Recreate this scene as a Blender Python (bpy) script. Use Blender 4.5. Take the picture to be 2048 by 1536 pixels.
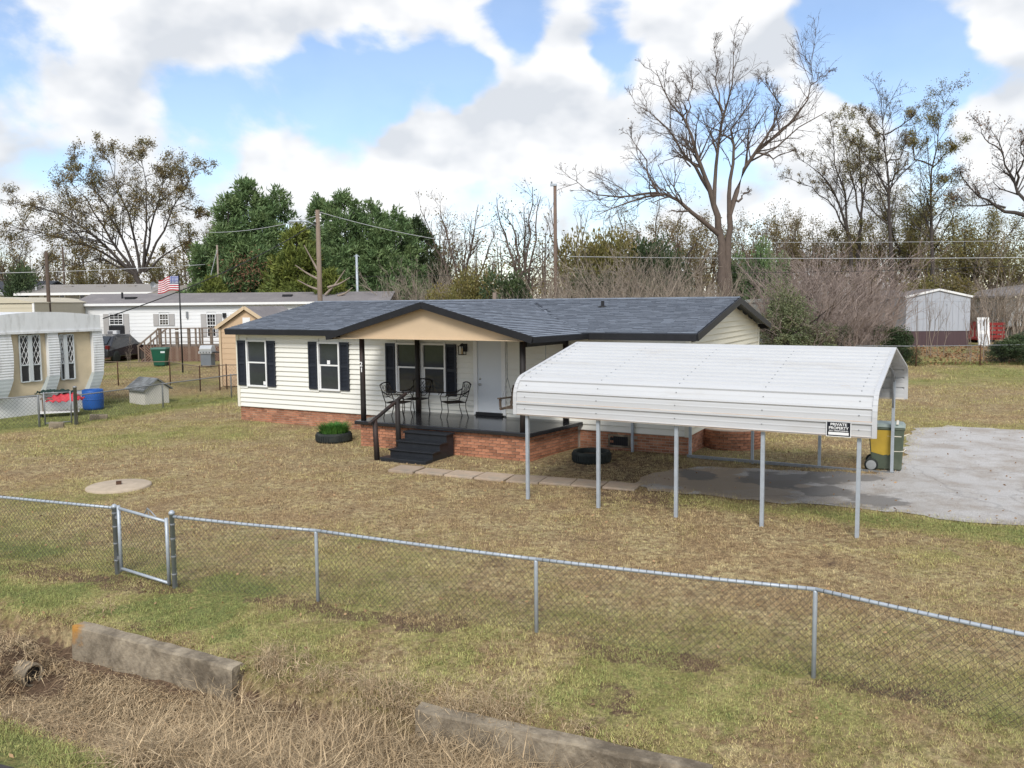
import bpy, math, random
import numpy as np
from mathutils import Vector, Matrix
SC = bpy.context.scene
for o in list(bpy.data.objects): bpy.data.objects.remove(o)
R = math.radians
COL = SC.collection
# ------------------------------------------------------------------ camera
F_PX, PITCH, ROLL, CY, CH = 1662.6, .0828, -.0098, 739.75, 3.922   # solved from the photograph (2048 x 1536)
cam_d = bpy.data.cameras.new('camera'); cam = bpy.data.objects.new('camera', cam_d); COL.objects.link(cam)
cam_d.sensor_width = 36; cam_d.lens = F_PX/2048*36; cam_d.shift_y = -(768-CY)/2048
cam_d.clip_start = .1; cam_d.clip_end = 3000
cam.matrix_world = Matrix.Translation((0, 0, CH)) @ Matrix.Rotation(R(90)-PITCH, 4, 'X') @ Matrix.Rotation(ROLL, 4, 'Z')
SC.camera = cam

def ray(px, py):
    a = (px-1024)/F_PX; b = (py-CY)/F_PX
    cr, sr = math.cos(ROLL), math.sin(ROLL)
    x = a*cr+b*sr; y = -a*sr+b*cr
    c, s = math.cos(PITCH), math.sin(PITCH)
    return Vector((x, c-y*s, -s-y*c))
def at_z(px, py, z=0.):                      # where a pixel's ray meets the level z
    r = ray(px, py); return Vector((0, 0, CH))+r*((z-CH)/r.z)
def at_y(px, py, Y):                         # point on the ray at distance Y in front
    r = ray(px, py); return Vector((0, 0, CH))+r*(Y/r.y)

# ------------------------------------------------------------------ world, sun, exposure
SUN_AZ, SUN_EL = R(186), R(42)               # azimuth clockwise from +Y (the view direction): sun behind the camera
w = bpy.data.worlds.new('World'); SC.world = w; w.use_nodes = True
nt = w.node_tree; nt.nodes.clear()
def N(t, **k):
    n = nt.nodes.new(t)
    for a, v in k.items(): setattr(n, a, v)
    return n
def L(a, b): nt.links.new(a, b)
def MATH(op, a, b=None, clamp=False):
    n = N('ShaderNodeMath', operation=op, use_clamp=clamp)
    if op == 'MULTIPLY_ADD': n.inputs[2].default_value = .11
    for i, v in enumerate((a, b)):
        if v is None: continue
        if isinstance(v, (int, float)): n.inputs[i].default_value = v
        else: L(v, n.inputs[i])
    return n.outputs[0]
out = N('ShaderNodeOutputWorld'); bg = N('ShaderNodeBackground'); bg.inputs[1].default_value = .15
sky = N('ShaderNodeTexSky', sky_type='NISHITA'); sky.sun_disc = False; sky.sun_elevation = SUN_EL; sky.sun_rotation = SUN_AZ
sky.air_density = 1.0; sky.dust_density = .2; sky.ozone_density = 1.5
tc = N('ShaderNodeTexCoord')
# cumulus field: noise over the direction vector, with banks and gaps where the photograph has them
BANKS = [(-1.15, 430, 195, .12), (-1.2, 640, 185, .11), (-1.1, 830, 160, .09), (-.8, 930, 170, .05), (-.7, 150, 320, .08), (-.95, 1230, 95, .06), (-.8, 1050, 45, .06), (-1.05, 1480, 240, .09), (-1.2, 1680, 50, .10), (-1.1, 1780, 110, .09), (-1.0, 1850, 210, .10), (-.6, 420, 375, .05),
         (1.0, 420, 50, .20), (.8, 100, 200, .15), (1.1, 850, 275, .10), (1.0, 560, 310, .11), (.8, 1090, 250, .14), (1.1, 800, 20, .13), (1.1, 1420, 70, .12), (.7, 1580, 130, .07), (.7, 2000, 60, .07), (.6, 2000, 250, .06)]
def soft(vec):
    mp = N('ShaderNodeVectorMath', operation='MULTIPLY'); L(vec, mp.inputs[0]); mp.inputs[1].default_value = (1, 1, 1.5)
    n1 = N('ShaderNodeTexNoise'); n1.inputs['Scale'].default_value = 6.5; n1.inputs['Detail'].default_value = 4; L(mp.outputs[0], n1.inputs['Vector'])
    return n1.outputs[0]
def density(vec):
    mp = N('ShaderNodeVectorMath', operation='MULTIPLY'); L(vec, mp.inputs[0]); mp.inputs[1].default_value = (1, 1, 1.5)
    n1 = N('ShaderNodeTexNoise'); n1.inputs['Scale'].default_value = 4.2; n1.inputs['Detail'].default_value = 8; n1.inputs['Roughness'].default_value = .56
    n1.inputs['Distortion'].default_value = .25
    L(mp.outputs[0], n1.inputs['Vector'])
    # warp the direction a little so that the banks get billowing rims
    n2 = N('ShaderNodeTexNoise'); n2.inputs['Scale'].default_value = 9; n2.inputs['Detail'].default_value = 3; L(mp.outputs[0], n2.inputs['Vector'])
    wv = N('ShaderNodeVectorMath', operation='MULTIPLY_ADD'); L(n2.outputs['Color'], wv.inputs[0]); wv.inputs[1].default_value = (.10, .10, .10)
    sb = N('ShaderNodeVectorMath', operation='SUBTRACT'); L(vec, sb.inputs[0]); sb.inputs[1].default_value = (.05, .05, .05); L(sb.outputs[0], wv.inputs[2])
    tot = MATH('MULTIPLY', MATH('SUBTRACT', n1.outputs[0], .44), 3.0)
    for wgt, px, py, rad in BANKS:
        d = ray(px, py).normalized()
        ds = N('ShaderNodeVectorMath', operation='DISTANCE'); L(wv.outputs[0], ds.inputs[0]); ds.inputs[1].default_value = d
        mr = N('ShaderNodeMapRange', interpolation_type='SMOOTHSTEP'); L(ds.outputs['Value'], mr.inputs[0])
        mr.inputs[1].default_value = rad; mr.inputs[2].default_value = 0; mr.inputs[3].default_value = 0; mr.inputs[4].default_value = wgt*.8
        tot = MATH('ADD', tot, mr.outputs[0])
    return tot
nrm = N('ShaderNodeVectorMath', operation='NORMALIZE'); L(tc.outputs['Generated'], nrm.inputs[0])
d0 = density(nrm.outputs[0])
up = N('ShaderNodeVectorMath', operation='ADD'); L(nrm.outputs[0], up.inputs[0]); up.inputs[1].default_value = (-.012, -.01, .035)
cov = N('ShaderNodeMapRange', interpolation_type='SMOOTHSTEP'); L(d0, cov.inputs[0]); cov.inputs[1].default_value = -.12; cov.inputs[2].default_value = .30
lit = N('ShaderNodeMapRange'); L(MATH('SUBTRACT', soft(nrm.outputs[0]), soft(up.outputs[0])), lit.inputs[0]); lit.inputs[1].default_value = -.13; lit.inputs[2].default_value = .06
cr_ = N('ShaderNodeMix', data_type='RGBA'); L(lit.outputs[0], cr_.inputs[0])
cr_.inputs[6].default_value = (2.3, 2.4, 2.55, 1); cr_.inputs[7].default_value = (3.25, 3.25, 3.26, 1)
mixc = N('ShaderNodeMix', data_type='RGBA'); L(MATH('MULTIPLY_ADD', cov.outputs[0], .86), mixc.inputs[0])
skb = N('ShaderNodeMix', data_type='RGBA', blend_type='MULTIPLY'); skb.inputs[0].default_value = 1; L(sky.outputs[0], skb.inputs[6]); skb.inputs[7].default_value = (.52, .535, .57, 1)
L(skb.outputs[2], mixc.inputs[6]); L(cr_.outputs[2], mixc.inputs[7])
L(mixc.outputs[2], bg.inputs[0]); L(bg.outputs[0], out.inputs[0])

sd = bpy.data.lights.new('sun', 'SUN'); sd.energy = 1.45; sd.angle = R(20); sd.color = (1, .965, .91)
sun = bpy.data.objects.new('sun', sd); COL.objects.link(sun)
sdir = Vector((math.sin(SUN_AZ)*math.cos(SUN_EL), math.cos(SUN_AZ)*math.cos(SUN_EL), math.sin(SUN_EL)))
sun.rotation_euler = sdir.to_track_quat('Z', 'Y').to_euler(); sun.location = (0, 0, 60)
vs = SC.view_settings; vs.view_transform = 'Standard'; vs.look = 'None'; vs.gamma = 1; vs.use_curve_mapping = False; vs.exposure = 1.12
SC.display_settings.display_device = 'sRGB'

SC.cycles.max_bounces = 5; SC.cycles.diffuse_bounces = 2; SC.cycles.glossy_bounces = 2; SC.cycles.transmission_bounces = 2; SC.cycles.transparent_max_bounces = 4
w.cycles.sampling_method = 'MANUAL'; w.cycles.sample_map_resolution = 512

# ------------------------------------------------------------------ helpers
class MB:
    """collects faces of one mesh"""
    def __init__(s): s.v = []; s.f = []
    def box(s, x0, x1, y0, y1, z0, z1):
        b = len(s.v)
        s.v += [(x0,y0,z0),(x1,y0,z0),(x1,y1,z0),(x0,y1,z0),(x0,y0,z1),(x1,y0,z1),(x1,y1,z1),(x0,y1,z1)]
        s.f += [(b,b+3,b+2,b+1),(b+4,b+5,b+6,b+7),(b,b+1,b+5,b+4),(b+1,b+2,b+6,b+5),(b+2,b+3,b+7,b+6),(b+3,b,b+4,b+7)]; return s
    def prism(s, pts, axis, a, c):
        """polygon pts (2D) extruded along axis from a to c; the other two axes keep their order"""
        b = len(s.v); n = len(pts)
        def p3(p, h): return {'x': (h,p[0],p[1]), 'y': (p[0],h,p[1]), 'z': (p[0],p[1],h)}[axis]
        s.v += [p3(p, a) for p in pts]+[p3(p, c) for p in pts]
        s.f += [tuple(range(b, b+n))[::-1], tuple(range(b+n, b+2*n))]
        for i in range(n): j = (i+1) % n; s.f.append((b+i, b+j, b+n+j, b+n+i))
        return s
    def poly(s, *pts):
        b = len(s.v); s.v += [tuple(p) for p in pts]; s.f.append(tuple(range(b, b+len(pts)))); return s
    def bar(s, p, q, w, h=None, up=(0,0,1)):
        """rectangular bar from p to q"""
        h = h or w; p = Vector(p); q = Vector(q); d = (q-p).normalized(); u = Vector(up)
        if abs(d.dot(u)) > .98: u = Vector((1,0,0))
        a = d.cross(u).normalized(); c = a.cross(d).normalized(); b = len(s.v)
        for e in (p, q):
            for i, j in ((-1,-1),(1,-1),(1,1),(-1,1)): s.v.append(tuple(e+a*(i*w/2)+c*(j*h/2)))
        s.f += [(b,b+3,b+2,b+1),(b+4,b+5,b+6,b+7),(b,b+1,b+5,b+4),(b+1,b+2,b+6,b+5),(b+2,b+3,b+7,b+6),(b+3,b,b+4,b+7)]; return s
    def tube(s, path, r, n=6, cap=True):
        """round tube; r a number or one radius per point"""
        P = [Vector(p) for p in path]; m = len(P); rr = r if isinstance(r, (list, tuple)) else [r]*m
        b = len(s.v); ref = Vector((.13,.21,.97))
        cs = [(math.cos(2*math.pi*k/n), math.sin(2*math.pi*k/n)) for k in range(n)]
        for i in range(m):
            d = (P[min(i+1,m-1)]-P[max(i-1,0)])
            if d.length < 1e-9: d = Vector((0,0,1))
            d.normalize()
            if abs(d.dot(ref)) > .9: ref = Vector((.97,.13,.21)) if abs(d.x) < .8 else Vector((.1,.97,.2))
            a = d.cross(ref).normalized(); c = d.cross(a)
            for x, y in cs: s.v.append(tuple(P[i]+a*(x*rr[i])+c*(y*rr[i])))
        for i in range(m-1):
            for k in range(n):
                l = (k+1) % n; s.f.append((b+i*n+k, b+i*n+l, b+(i+1)*n+l, b+(i+1)*n+k))
        if cap: s.f += [tuple(b+k for k in range(n))[::-1], tuple(b+(m-1)*n+k for k in range(n))]
        return s
    def lathe(s, prof, c=(0,0,0), n=24, axis='z'):
        b = len(s.v); m = len(prof)
        for r, h in prof:
            for k in range(n):
                a = 2*math.pi*k/n; x, y = r*math.cos(a), r*math.sin(a)
                q = {'z': (x,y,h), 'x': (h,x,y), 'y': (x,h,y)}[axis]
                s.v.append((c[0]+q[0], c[1]+q[1], c[2]+q[2]))
        for i in range(m-1):
            for k in range(n):
                l = (k+1) % n; s.f.append((b+i*n+k, b+i*n+l, b+(i+1)*n+l, b+(i+1)*n+k))
        s.f += [tuple(b+k for k in range(n))[::-1], tuple(b+(m-1)*n+k for k in range(n))]
        return s
    def mesh(s, name, mat, smooth=False):
        me = bpy.data.meshes.new(name); me.from_pydata(s.v, [], s.f); me.update()
        if mat: me.materials.append(mat)
        if smooth: me.shade_smooth()
        return me
    def build(s, name, mat, parent=None, smooth=False, bevel=0):
        o = link(name, s.mesh(name, mat, smooth), parent)
        if bevel:
            m = o.modifiers.new('bevel', 'BEVEL'); m.width = bevel; m.segments = 2; m.limit_method = 'ANGLE'
        return o
def link(name, data, parent=None):
    o = bpy.data.objects.new(name, data); COL.objects.link(o)
    if parent: o.parent = parent
    return o
def tag(o, label, cat, group=None, kind=None):
    if label: o['label'] = label
    if cat: o['category'] = cat
    if group: o['group'] = group
    if kind: o['kind'] = kind
    return o
def thing(name, label, cat, loc=(0,0,0), rz=0, group=None):
    o = link(name, None); o.location = loc; o.rotation_euler = (0, 0, rz); o.empty_display_size = .2
    return tag(o, label, cat, group)
def struct(o): o['kind'] = 'structure'; return o
def stuff(o): o['kind'] = 'stuff'; return o
def place(name, me, parent, loc=(0,0,0), rot=(0,0,0), sc=(1,1,1)):
    o = link(name, me, parent); o.location = loc; o.rotation_euler = rot; o.scale = sc; return o
def copy_tree(o, parent=None):
    c = o.copy(); COL.objects.link(c); c.parent = parent
    for ch in o.children: copy_tree(ch, c)
    return c

def mat(name, col, rough=.7, var=.12, scale=3., spec=.3, metal=0., bump=0., bscale=40., island=0., col2=None, c2scale=1.2, c2lo=.5, c2hi=.7, coat=0., stretch=None, trans=0.):
    """procedural material: base colour broken up by noise, optional second colour in patches, optional per-piece variation and bump"""
    m = bpy.data.materials.new(name); m.use_nodes = True; t = m.node_tree; b = t.nodes['Principled BSDF']
    def n(k, **a):
        q = t.nodes.new(k)
        for x, y in a.items(): setattr(q, x, y)
        return q
    lk = t.links.new
    tcn = n('ShaderNodeTexCoord'); vec = tcn.outputs['Object']
    if stretch:
        mp = n('ShaderNodeMapping'); mp.inputs['Scale'].default_value = stretch; lk(vec, mp.inputs[0]); vec = mp.outputs[0]
    cur = None
    base = n('ShaderNodeRGB'); base.outputs[0].default_value = (*col, 1); cur = base.outputs[0]
    if col2:
        z = n('ShaderNodeTexNoise'); z.inputs['Scale'].default_value = c2scale; z.inputs['Detail'].default_value = 6; z.inputs['Roughness'].default_value = .65; lk(vec, z.inputs['Vector'])
        r = n('ShaderNodeMapRange'); r.inputs[1].default_value = c2lo; r.inputs[2].default_value = c2hi; lk(z.outputs[0], r.inputs[0])
        x = n('ShaderNodeMix', data_type='RGBA'); lk(r.outputs[0], x.inputs[0]); lk(cur, x.inputs[6]); x.inputs[7].default_value = (*col2, 1); cur = x.outputs[2]
    z = n('ShaderNodeTexNoise'); z.inputs['Scale'].default_value = scale; z.inputs['Detail'].default_value = 8; z.inputs['Roughness'].default_value = .65; lk(vec, z.inputs['Vector'])
    r = n('ShaderNodeMapRange'); r.inputs[1].default_value = .25; r.inputs[2].default_value = .75; r.inputs[3].default_value = 1-var; r.inputs[4].default_value = 1+var; lk(z.outputs[0], r.inputs[0])
    val = r.outputs[0]
    if island:
        g = n('ShaderNodeNewGeometry'); oi = n('ShaderNodeObjectInfo'); ad = n('ShaderNodeMath', operation='ADD'); lk(g.outputs['Random Per Island'], ad.inputs[0]); lk(oi.outputs['Random'], ad.inputs[1])
        fr = n('ShaderNodeMath', operation='FRACT'); lk(ad.outputs[0], fr.inputs[0])
        q = n('ShaderNodeMapRange'); q.inputs[3].default_value = 1-island; q.inputs[4].default_value = 1+island; lk(fr.outputs[0], q.inputs[0])
        mm = n('ShaderNodeMath', operation='MULTIPLY'); lk(val, mm.inputs[0]); lk(q.outputs[0], mm.inputs[1]); val = mm.outputs[0]
    hs = n('ShaderNodeHueSaturation'); lk(val, hs.inputs['Value']); lk(cur, hs.inputs['Color'])
    lk(hs.outputs[0], b.inputs['Base Color'])
    b.inputs['Roughness'].default_value = rough; b.inputs['Specular IOR Level'].default_value = spec; b.inputs['Metallic'].default_value = metal
    b.inputs['Coat Weight'].default_value = coat
    if trans: b.inputs['Transmission Weight'].default_value = trans
    if bump:
        z = n('ShaderNodeTexNoise'); z.inputs['Scale'].default_value = bscale; z.inputs['Detail'].default_value = 6; lk(vec, z.inputs['Vector'])
        bp = n('ShaderNodeBump'); bp.inputs['Strength'].default_value = bump; bp.inputs['Distance'].default_value = .02; lk(z.outputs[0], bp.inputs['Height']); lk(bp.outputs[0], b.inputs['Normal'])
    return m
M = {}
M['siding'] = mat('cream_vinyl', (.76,.745,.68), .55, .05, 2, col2=(.70,.675,.59), c2scale=.9, c2lo=.5, c2hi=.8)
M['trim'] = mat('cream_trim', (.74,.71,.60), .5, .04)
M['siding_dirty'] = mat('weathered_vinyl', (.70,.655,.52), .6, .06, 2, col2=(.34,.24,.13), c2scale=.8, c2lo=.60, c2hi=.85)
M['white'] = mat('white_paint', (.78,.78,.77), .45, .04)
M['brick'] = mat('red_brick', (.37,.165,.095), .85, .18, 14, island=.30, col2=(.46,.25,.155), c2scale=3, bump=.3, bscale=60)
M['mortar'] = mat('mortar', (.40,.33,.27), .95, .15, 12)
M['shingle'] = mat('slate_shingle', (.185,.21,.25), .9, .12, 30, island=.15, col2=(.165,.185,.22), c2scale=.7, bump=.3, bscale=180)
M['shingle_edge'] = mat('shingle_edge', (.07,.08,.10), .9, .2, 30)
M['black'] = mat('black_paint', (.014,.014,.016), .5, .25, 4, col2=(.035,.033,.032), c2scale=5, c2lo=.6, c2hi=.9)
M['gloss_black'] = mat('glossy_black_floor', (.018,.019,.022), .16, .2, 3, spec=.6, col2=(.06,.058,.055), c2scale=1.6, c2lo=.62, c2hi=.95, bump=.12, bscale=3)
M['step_black'] = mat('worn_black_step', (.02,.022,.026), .35, .2, 5, col2=(.16,.16,.15), c2scale=9, c2lo=.66, c2hi=.85)
M['tan'] = mat('tan_panel', (.57,.435,.29), .7, .05, 2)
M['dark_shutter'] = mat('navy_shutter', (.022,.026,.036), .45, .1)
M['door'] = mat('pale_door', (.66,.69,.72), .4, .03)
M['steel'] = mat('steel', (.55,.55,.53), .3, .1, metal=1.)
M['galv'] = mat('galvanised', (.40,.44,.48), .45, .14, 9, metal=.25, spec=.5)
M['galv_dull'] = mat('dull_galvanised', (.27,.28,.29), .55, .2, 14, metal=.5)
M['wire'] = mat('fence_wire', (.085,.085,.085), .5, .2, metal=.5)
M['rust'] = mat('rusty_iron', (.10,.055,.035), .85, .3, 20, island=.2)
M['carport'] = mat('white_sheet_metal', (.52,.525,.53), .38, .05, 2, spec=.45, stretch=(.25,1,1), col2=(.44,.42,.39), c2scale=1.6, c2lo=.55, c2hi=.8)
M['carport_in'] = M['carport']
M['chair'] = mat('bronze_iron', (.022,.018,.015), .4, .2, metal=.4)
M['wood_dark'] = mat('grey_brown_wood', (.10,.075,.055), .8, .25, 8, stretch=(1,1,8))
M['wood_grey'] = mat('weathered_wood', (.19,.15,.12), .85, .25, 6)
M['wood_pole'] = mat('pole_wood', (.22,.17,.13), .85, .25, 3, stretch=(6,6,.6), col2=(.15,.085,.06), c2scale=.4)
M['concrete'] = mat('old_concrete', (.33,.275,.20), .95, .3, 5, col2=(.13,.105,.075), c2scale=2.6, c2lo=.40, c2hi=.62, bump=.7, bscale=25)
M['paver'] = mat('sand_paver', (.40,.31,.23), .9, .15, 6, island=.14, col2=(.29,.25,.2), c2scale=2, bump=.3, bscale=50)
M['rubber'] = mat('tyre_rubber', (.022,.026,.024), .75, .2, 6, col2=(.045,.05,.042), c2scale=3)
M['soil'] = mat('soil', (.10,.07,.045), .95, .3, 10, bump=.6, bscale=30)
M['bark'] = mat('grey_brown_bark', (.115,.088,.072), .9, .25, 4, stretch=(3,3,.7))
M['bark_dark'] = mat('dark_bark', (.062,.052,.046), .9, .25, 4, stretch=(3,3,.7))
M['bark_pale'] = mat('pale_bark', (.26,.21,.17), .9, .2, 4)
M['brush_pink'] = mat('pinkish_twigs', (.345,.275,.24), .9, .2, 4, island=.25)
M['brush_grey'] = mat('grey_twigs', (.33,.275,.22), .9, .2, 4, island=.3)
def glass(name, tint=(.03,.035,.04)):
    m = mat(name, tint, .05, .3, 1.2, spec=.8, bump=.06, bscale=1.7); return m
M['glass'] = glass('window_glass', (.035,.04,.045)); M['glass_dark'] = glass('dark_glass', (.02,.022,.025))
def leafmat(name, c, c2, isl=.35, rough=.6, transl=.25):
    m = mat(name, c, rough, .15, .7, island=isl, col2=c2, c2scale=.8, c2lo=.42, c2hi=.62)
    t = m.node_tree; b = t.nodes['Principled BSDF']; o = t.nodes['Material Output']
    tr = t.nodes.new('ShaderNodeBsdfTranslucent'); mx = t.nodes.new('ShaderNodeMixShader'); mx.inputs[0].default_value = transl
    src = b.inputs['Base Color'].links[0].from_socket
    t.links.new(src, tr.inputs[0]); t.links.new(b.outputs[0], mx.inputs[1]); t.links.new(tr.outputs[0], mx.inputs[2]); t.links.new(mx.outputs[0], o.inputs[0])
    return m
M['cypress'] = leafmat('cypress_foliage', (.125,.20,.082), (.19,.26,.105))
M['cypress_yel'] = leafmat('yellowing_cypress', (.20,.225,.05), (.13,.17,.045))
M['evergreen'] = leafmat('dark_evergreen', (.05,.08,.035), (.085,.115,.045))
M['olive'] = leafmat('olive_foliage', (.19,.18,.06), (.21,.16,.055))
M['oakleaf'] = leafmat('brown_oak_leaves', (.20,.145,.065), (.17,.155,.06))
M['privet'] = leafmat('grey_green_bush', (.17,.205,.105), (.22,.22,.115))
M['deadleaf'] = leafmat('dead_leaves', (.20,.10,.045), (.15,.085,.04))

# value noise for masks
def vnoise(x, y, seed=0):
    xi = np.floor(x).astype(np.int64); yi = np.floor(y).astype(np.int64); xf = x-xi; yf = y-yi
    def h(a, b):
        n = (a*374761393+b*668265263+seed*982451653) & 0x7fffffff
        n = ((n ^ (n >> 13))*1274126177) & 0x7fffffff
        return ((n ^ (n >> 16)) & 0xffff)/65535.
    u = xf*xf*(3-2*xf); v = yf*yf*(3-2*yf)
    return (h(xi,yi)*(1-u)+h(xi+1,yi)*u)*(1-v)+(h(xi,yi+1)*(1-u)+h(xi+1,yi+1)*u)*v
def fbm(x, y, s, seed=0, o=4):
    x = np.asarray(x, float)*s; y = np.asarray(y, float)*s; t = 0; a = .5
    for k in range(o): t = t+a*vnoise(x*2**k+17.3*k, y*2**k-9.1*k, seed+k); a *= .5
    return t/(1-.5**o)
def sstep(a, b, x):
    t = np.clip((x-a)/(b-a), 0, 1); return t*t*(3-2*t)
# ================================================================== terrain
# the ditch runs along the line of the two concrete head walls
DP = np.array([-5.34, 9.75]); DD = np.array([.9095, -.4157]); DN = np.array([-.4157, -.9095])   # DN points to the road
def ditch_q(x, y): return (x-DP[0])*DN[0]+(y-DP[1])*DN[1]
def ditch_s(x, y): return (x-DP[0])*DD[0]+(y-DP[1])*DD[1]
def gz(x, y):
    x = np.asarray(x, float); y = np.asarray(y, float)
    z = np.interp(y, [0, 36, 44, 50, 58, 78, 110, 900], [0, .0, .24, .43, .5, 1.2, 1.6, 2.0])
    q = ditch_q(x, y)
    s_ = ditch_s(x, y)
    dz = np.interp(q+.28*sstep(2.8, 8.4, s_), [-1.6, -.34, -.27, -.15, .5, .95, 1.7, 2.3, 9], [0, -.06, -.10, -.37, -.56, -.58, -.24, -.10, -.08])
    dz = dz*(1-.78*sstep(-.10, -.60, s_)*sstep(.0, .4, q))
    dz = dz-.10*sstep(2.6, 5., s_)*sstep(-1.6, -.3, q)*sstep(.6, .0, q)
    near = sstep(26, 14, y)
    und = (fbm(x, y, .35, 5)-.5)*.10*sstep(60, 20, y)*sstep(2.5, 5.0, np.hypot((x+2)/2.4, y-25)) + (fbm(x, y, 2.2, 9)-.5)*.035*sstep(20, 8, y)
    und = und*sstep(-999, -998, q)
    return z+dz*near+und*np.clip(1-np.abs(dz)*.6, .3, 1)
def g1(x, y): return float(gz(x, y))
def ground(px, py):                       # where the pixel's ray meets the terrain
    z = 0
    for i in range(6):
        p = at_z(px, py, z); z = g1(p.x, p.y)
    return Vector((p.x, p.y, z))
# driveway outline traced on the ground, in metres
DRV_PX = [(1268,968),(1300,948),(1345,938),(1430,935),(1520,938),(1640,944),(1745,952),(1800,930),(1815,880),(1830,858),(1900,852),(2060,862),(2300,880),(2300,1075),(2060,1052),(1960,1046),(1880,1040),(1800,1028),(1720,1020),(1640,1012),(1540,1004),(1440,992),(1370,986),(1300,984)]
DRV = [at_z(*p) for p in DRV_PX]
def in_poly(x, y, P):
    c = np.zeros(np.shape(x), bool); n = len(P)
    for i in range(n):
        x0, y0, x1, y1 = P[i][0], P[i][1], P[(i+1) % n][0], P[(i+1) % n][1]
        if y0 == y1: continue
        cond = ((y0 > y) != (y1 > y)) & (x < (x1-x0)*(y-y0)/(y1-y0)+x0); c ^= cond
    return c
def green_mask(x, y):
    x = np.asarray(x, float); y = np.asarray(y, float); q = ditch_q(x, y); s = ditch_s(x, y)
    big = fbm(x, y, .45, 21); fine = fbm(x, y, 2.6, 33)
    g = .40+.9*(big-.5)
    g += .30*sstep(-2.9, -2.0, q)*sstep(.1, -.5, q)*(fbm(x, y, .9, 40) > .40)*sstep(.35,.6,fbm(x,y,1.7,41))
    g += .50*sstep(1.25, 1.8, q)
    g += .55*sstep(-2.6, -1.9, q)*sstep(-.2, -.7, q)*sstep(3.6, 1.6, s)*sstep(.46, .60, fbm(x, y, .8, 43))
    g -= .55*sstep(-.35, .0, q)*sstep(1.5, 1.0, q)
    # neighbour's yard on the left is lush beyond its fence
    nb = sstep(0., 1.2, -(x+14.0)*.80+(y-27.4)*.55)*sstep(36., 33., y)
    g += .75*nb
    # a band of green along the drive's near edge, and the back lawn
    e = at_z(1500, 1015); f_ = at_z(1960, 1062)
    tx, ty = f_.x-e.x, f_.y-e.y; ln = math.hypot(tx, ty); tt = ((x-e.x)*tx+(y-e.y)*ty)/ln; dd = np.abs(-(x-e.x)*ty+(y-e.y)*tx)/ln
    g += .55*sstep(.9, .2, dd)*sstep(-2.5, -1, tt)*sstep(7, 5, tt)
    g += .25*sstep(34, 42, y)*sstep(.5, .62, big)
    # worn, browner lawn in the middle
    g -= .16*sstep(2.6, 5.5, -q)*sstep(24, 18, y)*sstep(-7, -4, x)
    return np.clip(g+.5*(fine-.5), 0, 1)

def axis(parts):
    a = [parts[0][0]]
    for s, e, st in parts:
        n = max(1, int(round((e-s)/st))); a += list(np.linspace(s, e, n+1)[1:])
    return np.array(a)
YS = axis([(-30, 2, 4), (2, 5, .5), (5, 14, .12), (14, 34, .4), (34, 100, 2), (100, 900, 50)])
XS = axis([(-700, -60, 64), (-60, -12, 1.6), (-12, 12, .14), (12, 60, 1.6), (60, 700, 64)])
XX, YY = np.meshgrid(XS, YS); ZZ = gz(XX, YY)
nx, ny = len(XS), len(YS)
idx = np.arange(nx*ny).reshape(ny, nx)
faces = np.stack([idx[:-1,:-1], idx[:-1,1:], idx[1:,1:], idx[1:,:-1]], -1).reshape(-1, 4)
me = bpy.data.meshes.new('ground'); me.from_pydata(np.stack([XX, YY, ZZ], -1).reshape(-1, 3).tolist(), [], faces.tolist()); me.shade_smooth()
at_ = me.attributes.new('green', 'FLOAT', 'POINT'); at_.data.foreach_set('value', green_mask(XX, YY).reshape(-1).astype(np.float32))
bare = np.zeros_like(XX)
qq = ditch_q(XX, YY)
# bare worn soil: along the fence line, round the drive's near corner, ditch bed
fl = lambda x, y: np.abs((x+4.69)*.349+(y-11.2)*.937)
bare += .95*sstep(.34, .08, fl(XX, YY)+.35*(fbm(XX, YY, 1.6, 61)-.5))*sstep(.36, .5, fbm(XX, YY, .8, 62))
bare += 1.6*sstep(-.2, -.02, qq)*sstep(1.5, 1.0, qq)
c0 = at_z(1300, 985); bare += .75*sstep(2.2, .5, np.hypot(XX-c0.x, YY-c0.y)+1.2*(fbm(XX, YY, 1.1, 63)-.5))
c1 = at_z(1250, 925); bare += .55*sstep(2.6, .8, np.hypot(XX-c1.x, YY-c1.y)+1.6*(fbm(XX, YY, 1.1, 64)-.5))
bare += .5*sstep(.66, .8, fbm(XX, YY, .9, 66))*sstep(30, 15, YY)
at_ = me.attributes.new('bare', 'FLOAT', 'POINT'); at_.data.foreach_set('value', np.clip(bare, 0, 1.6).reshape(-1).astype(np.float32))
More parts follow.
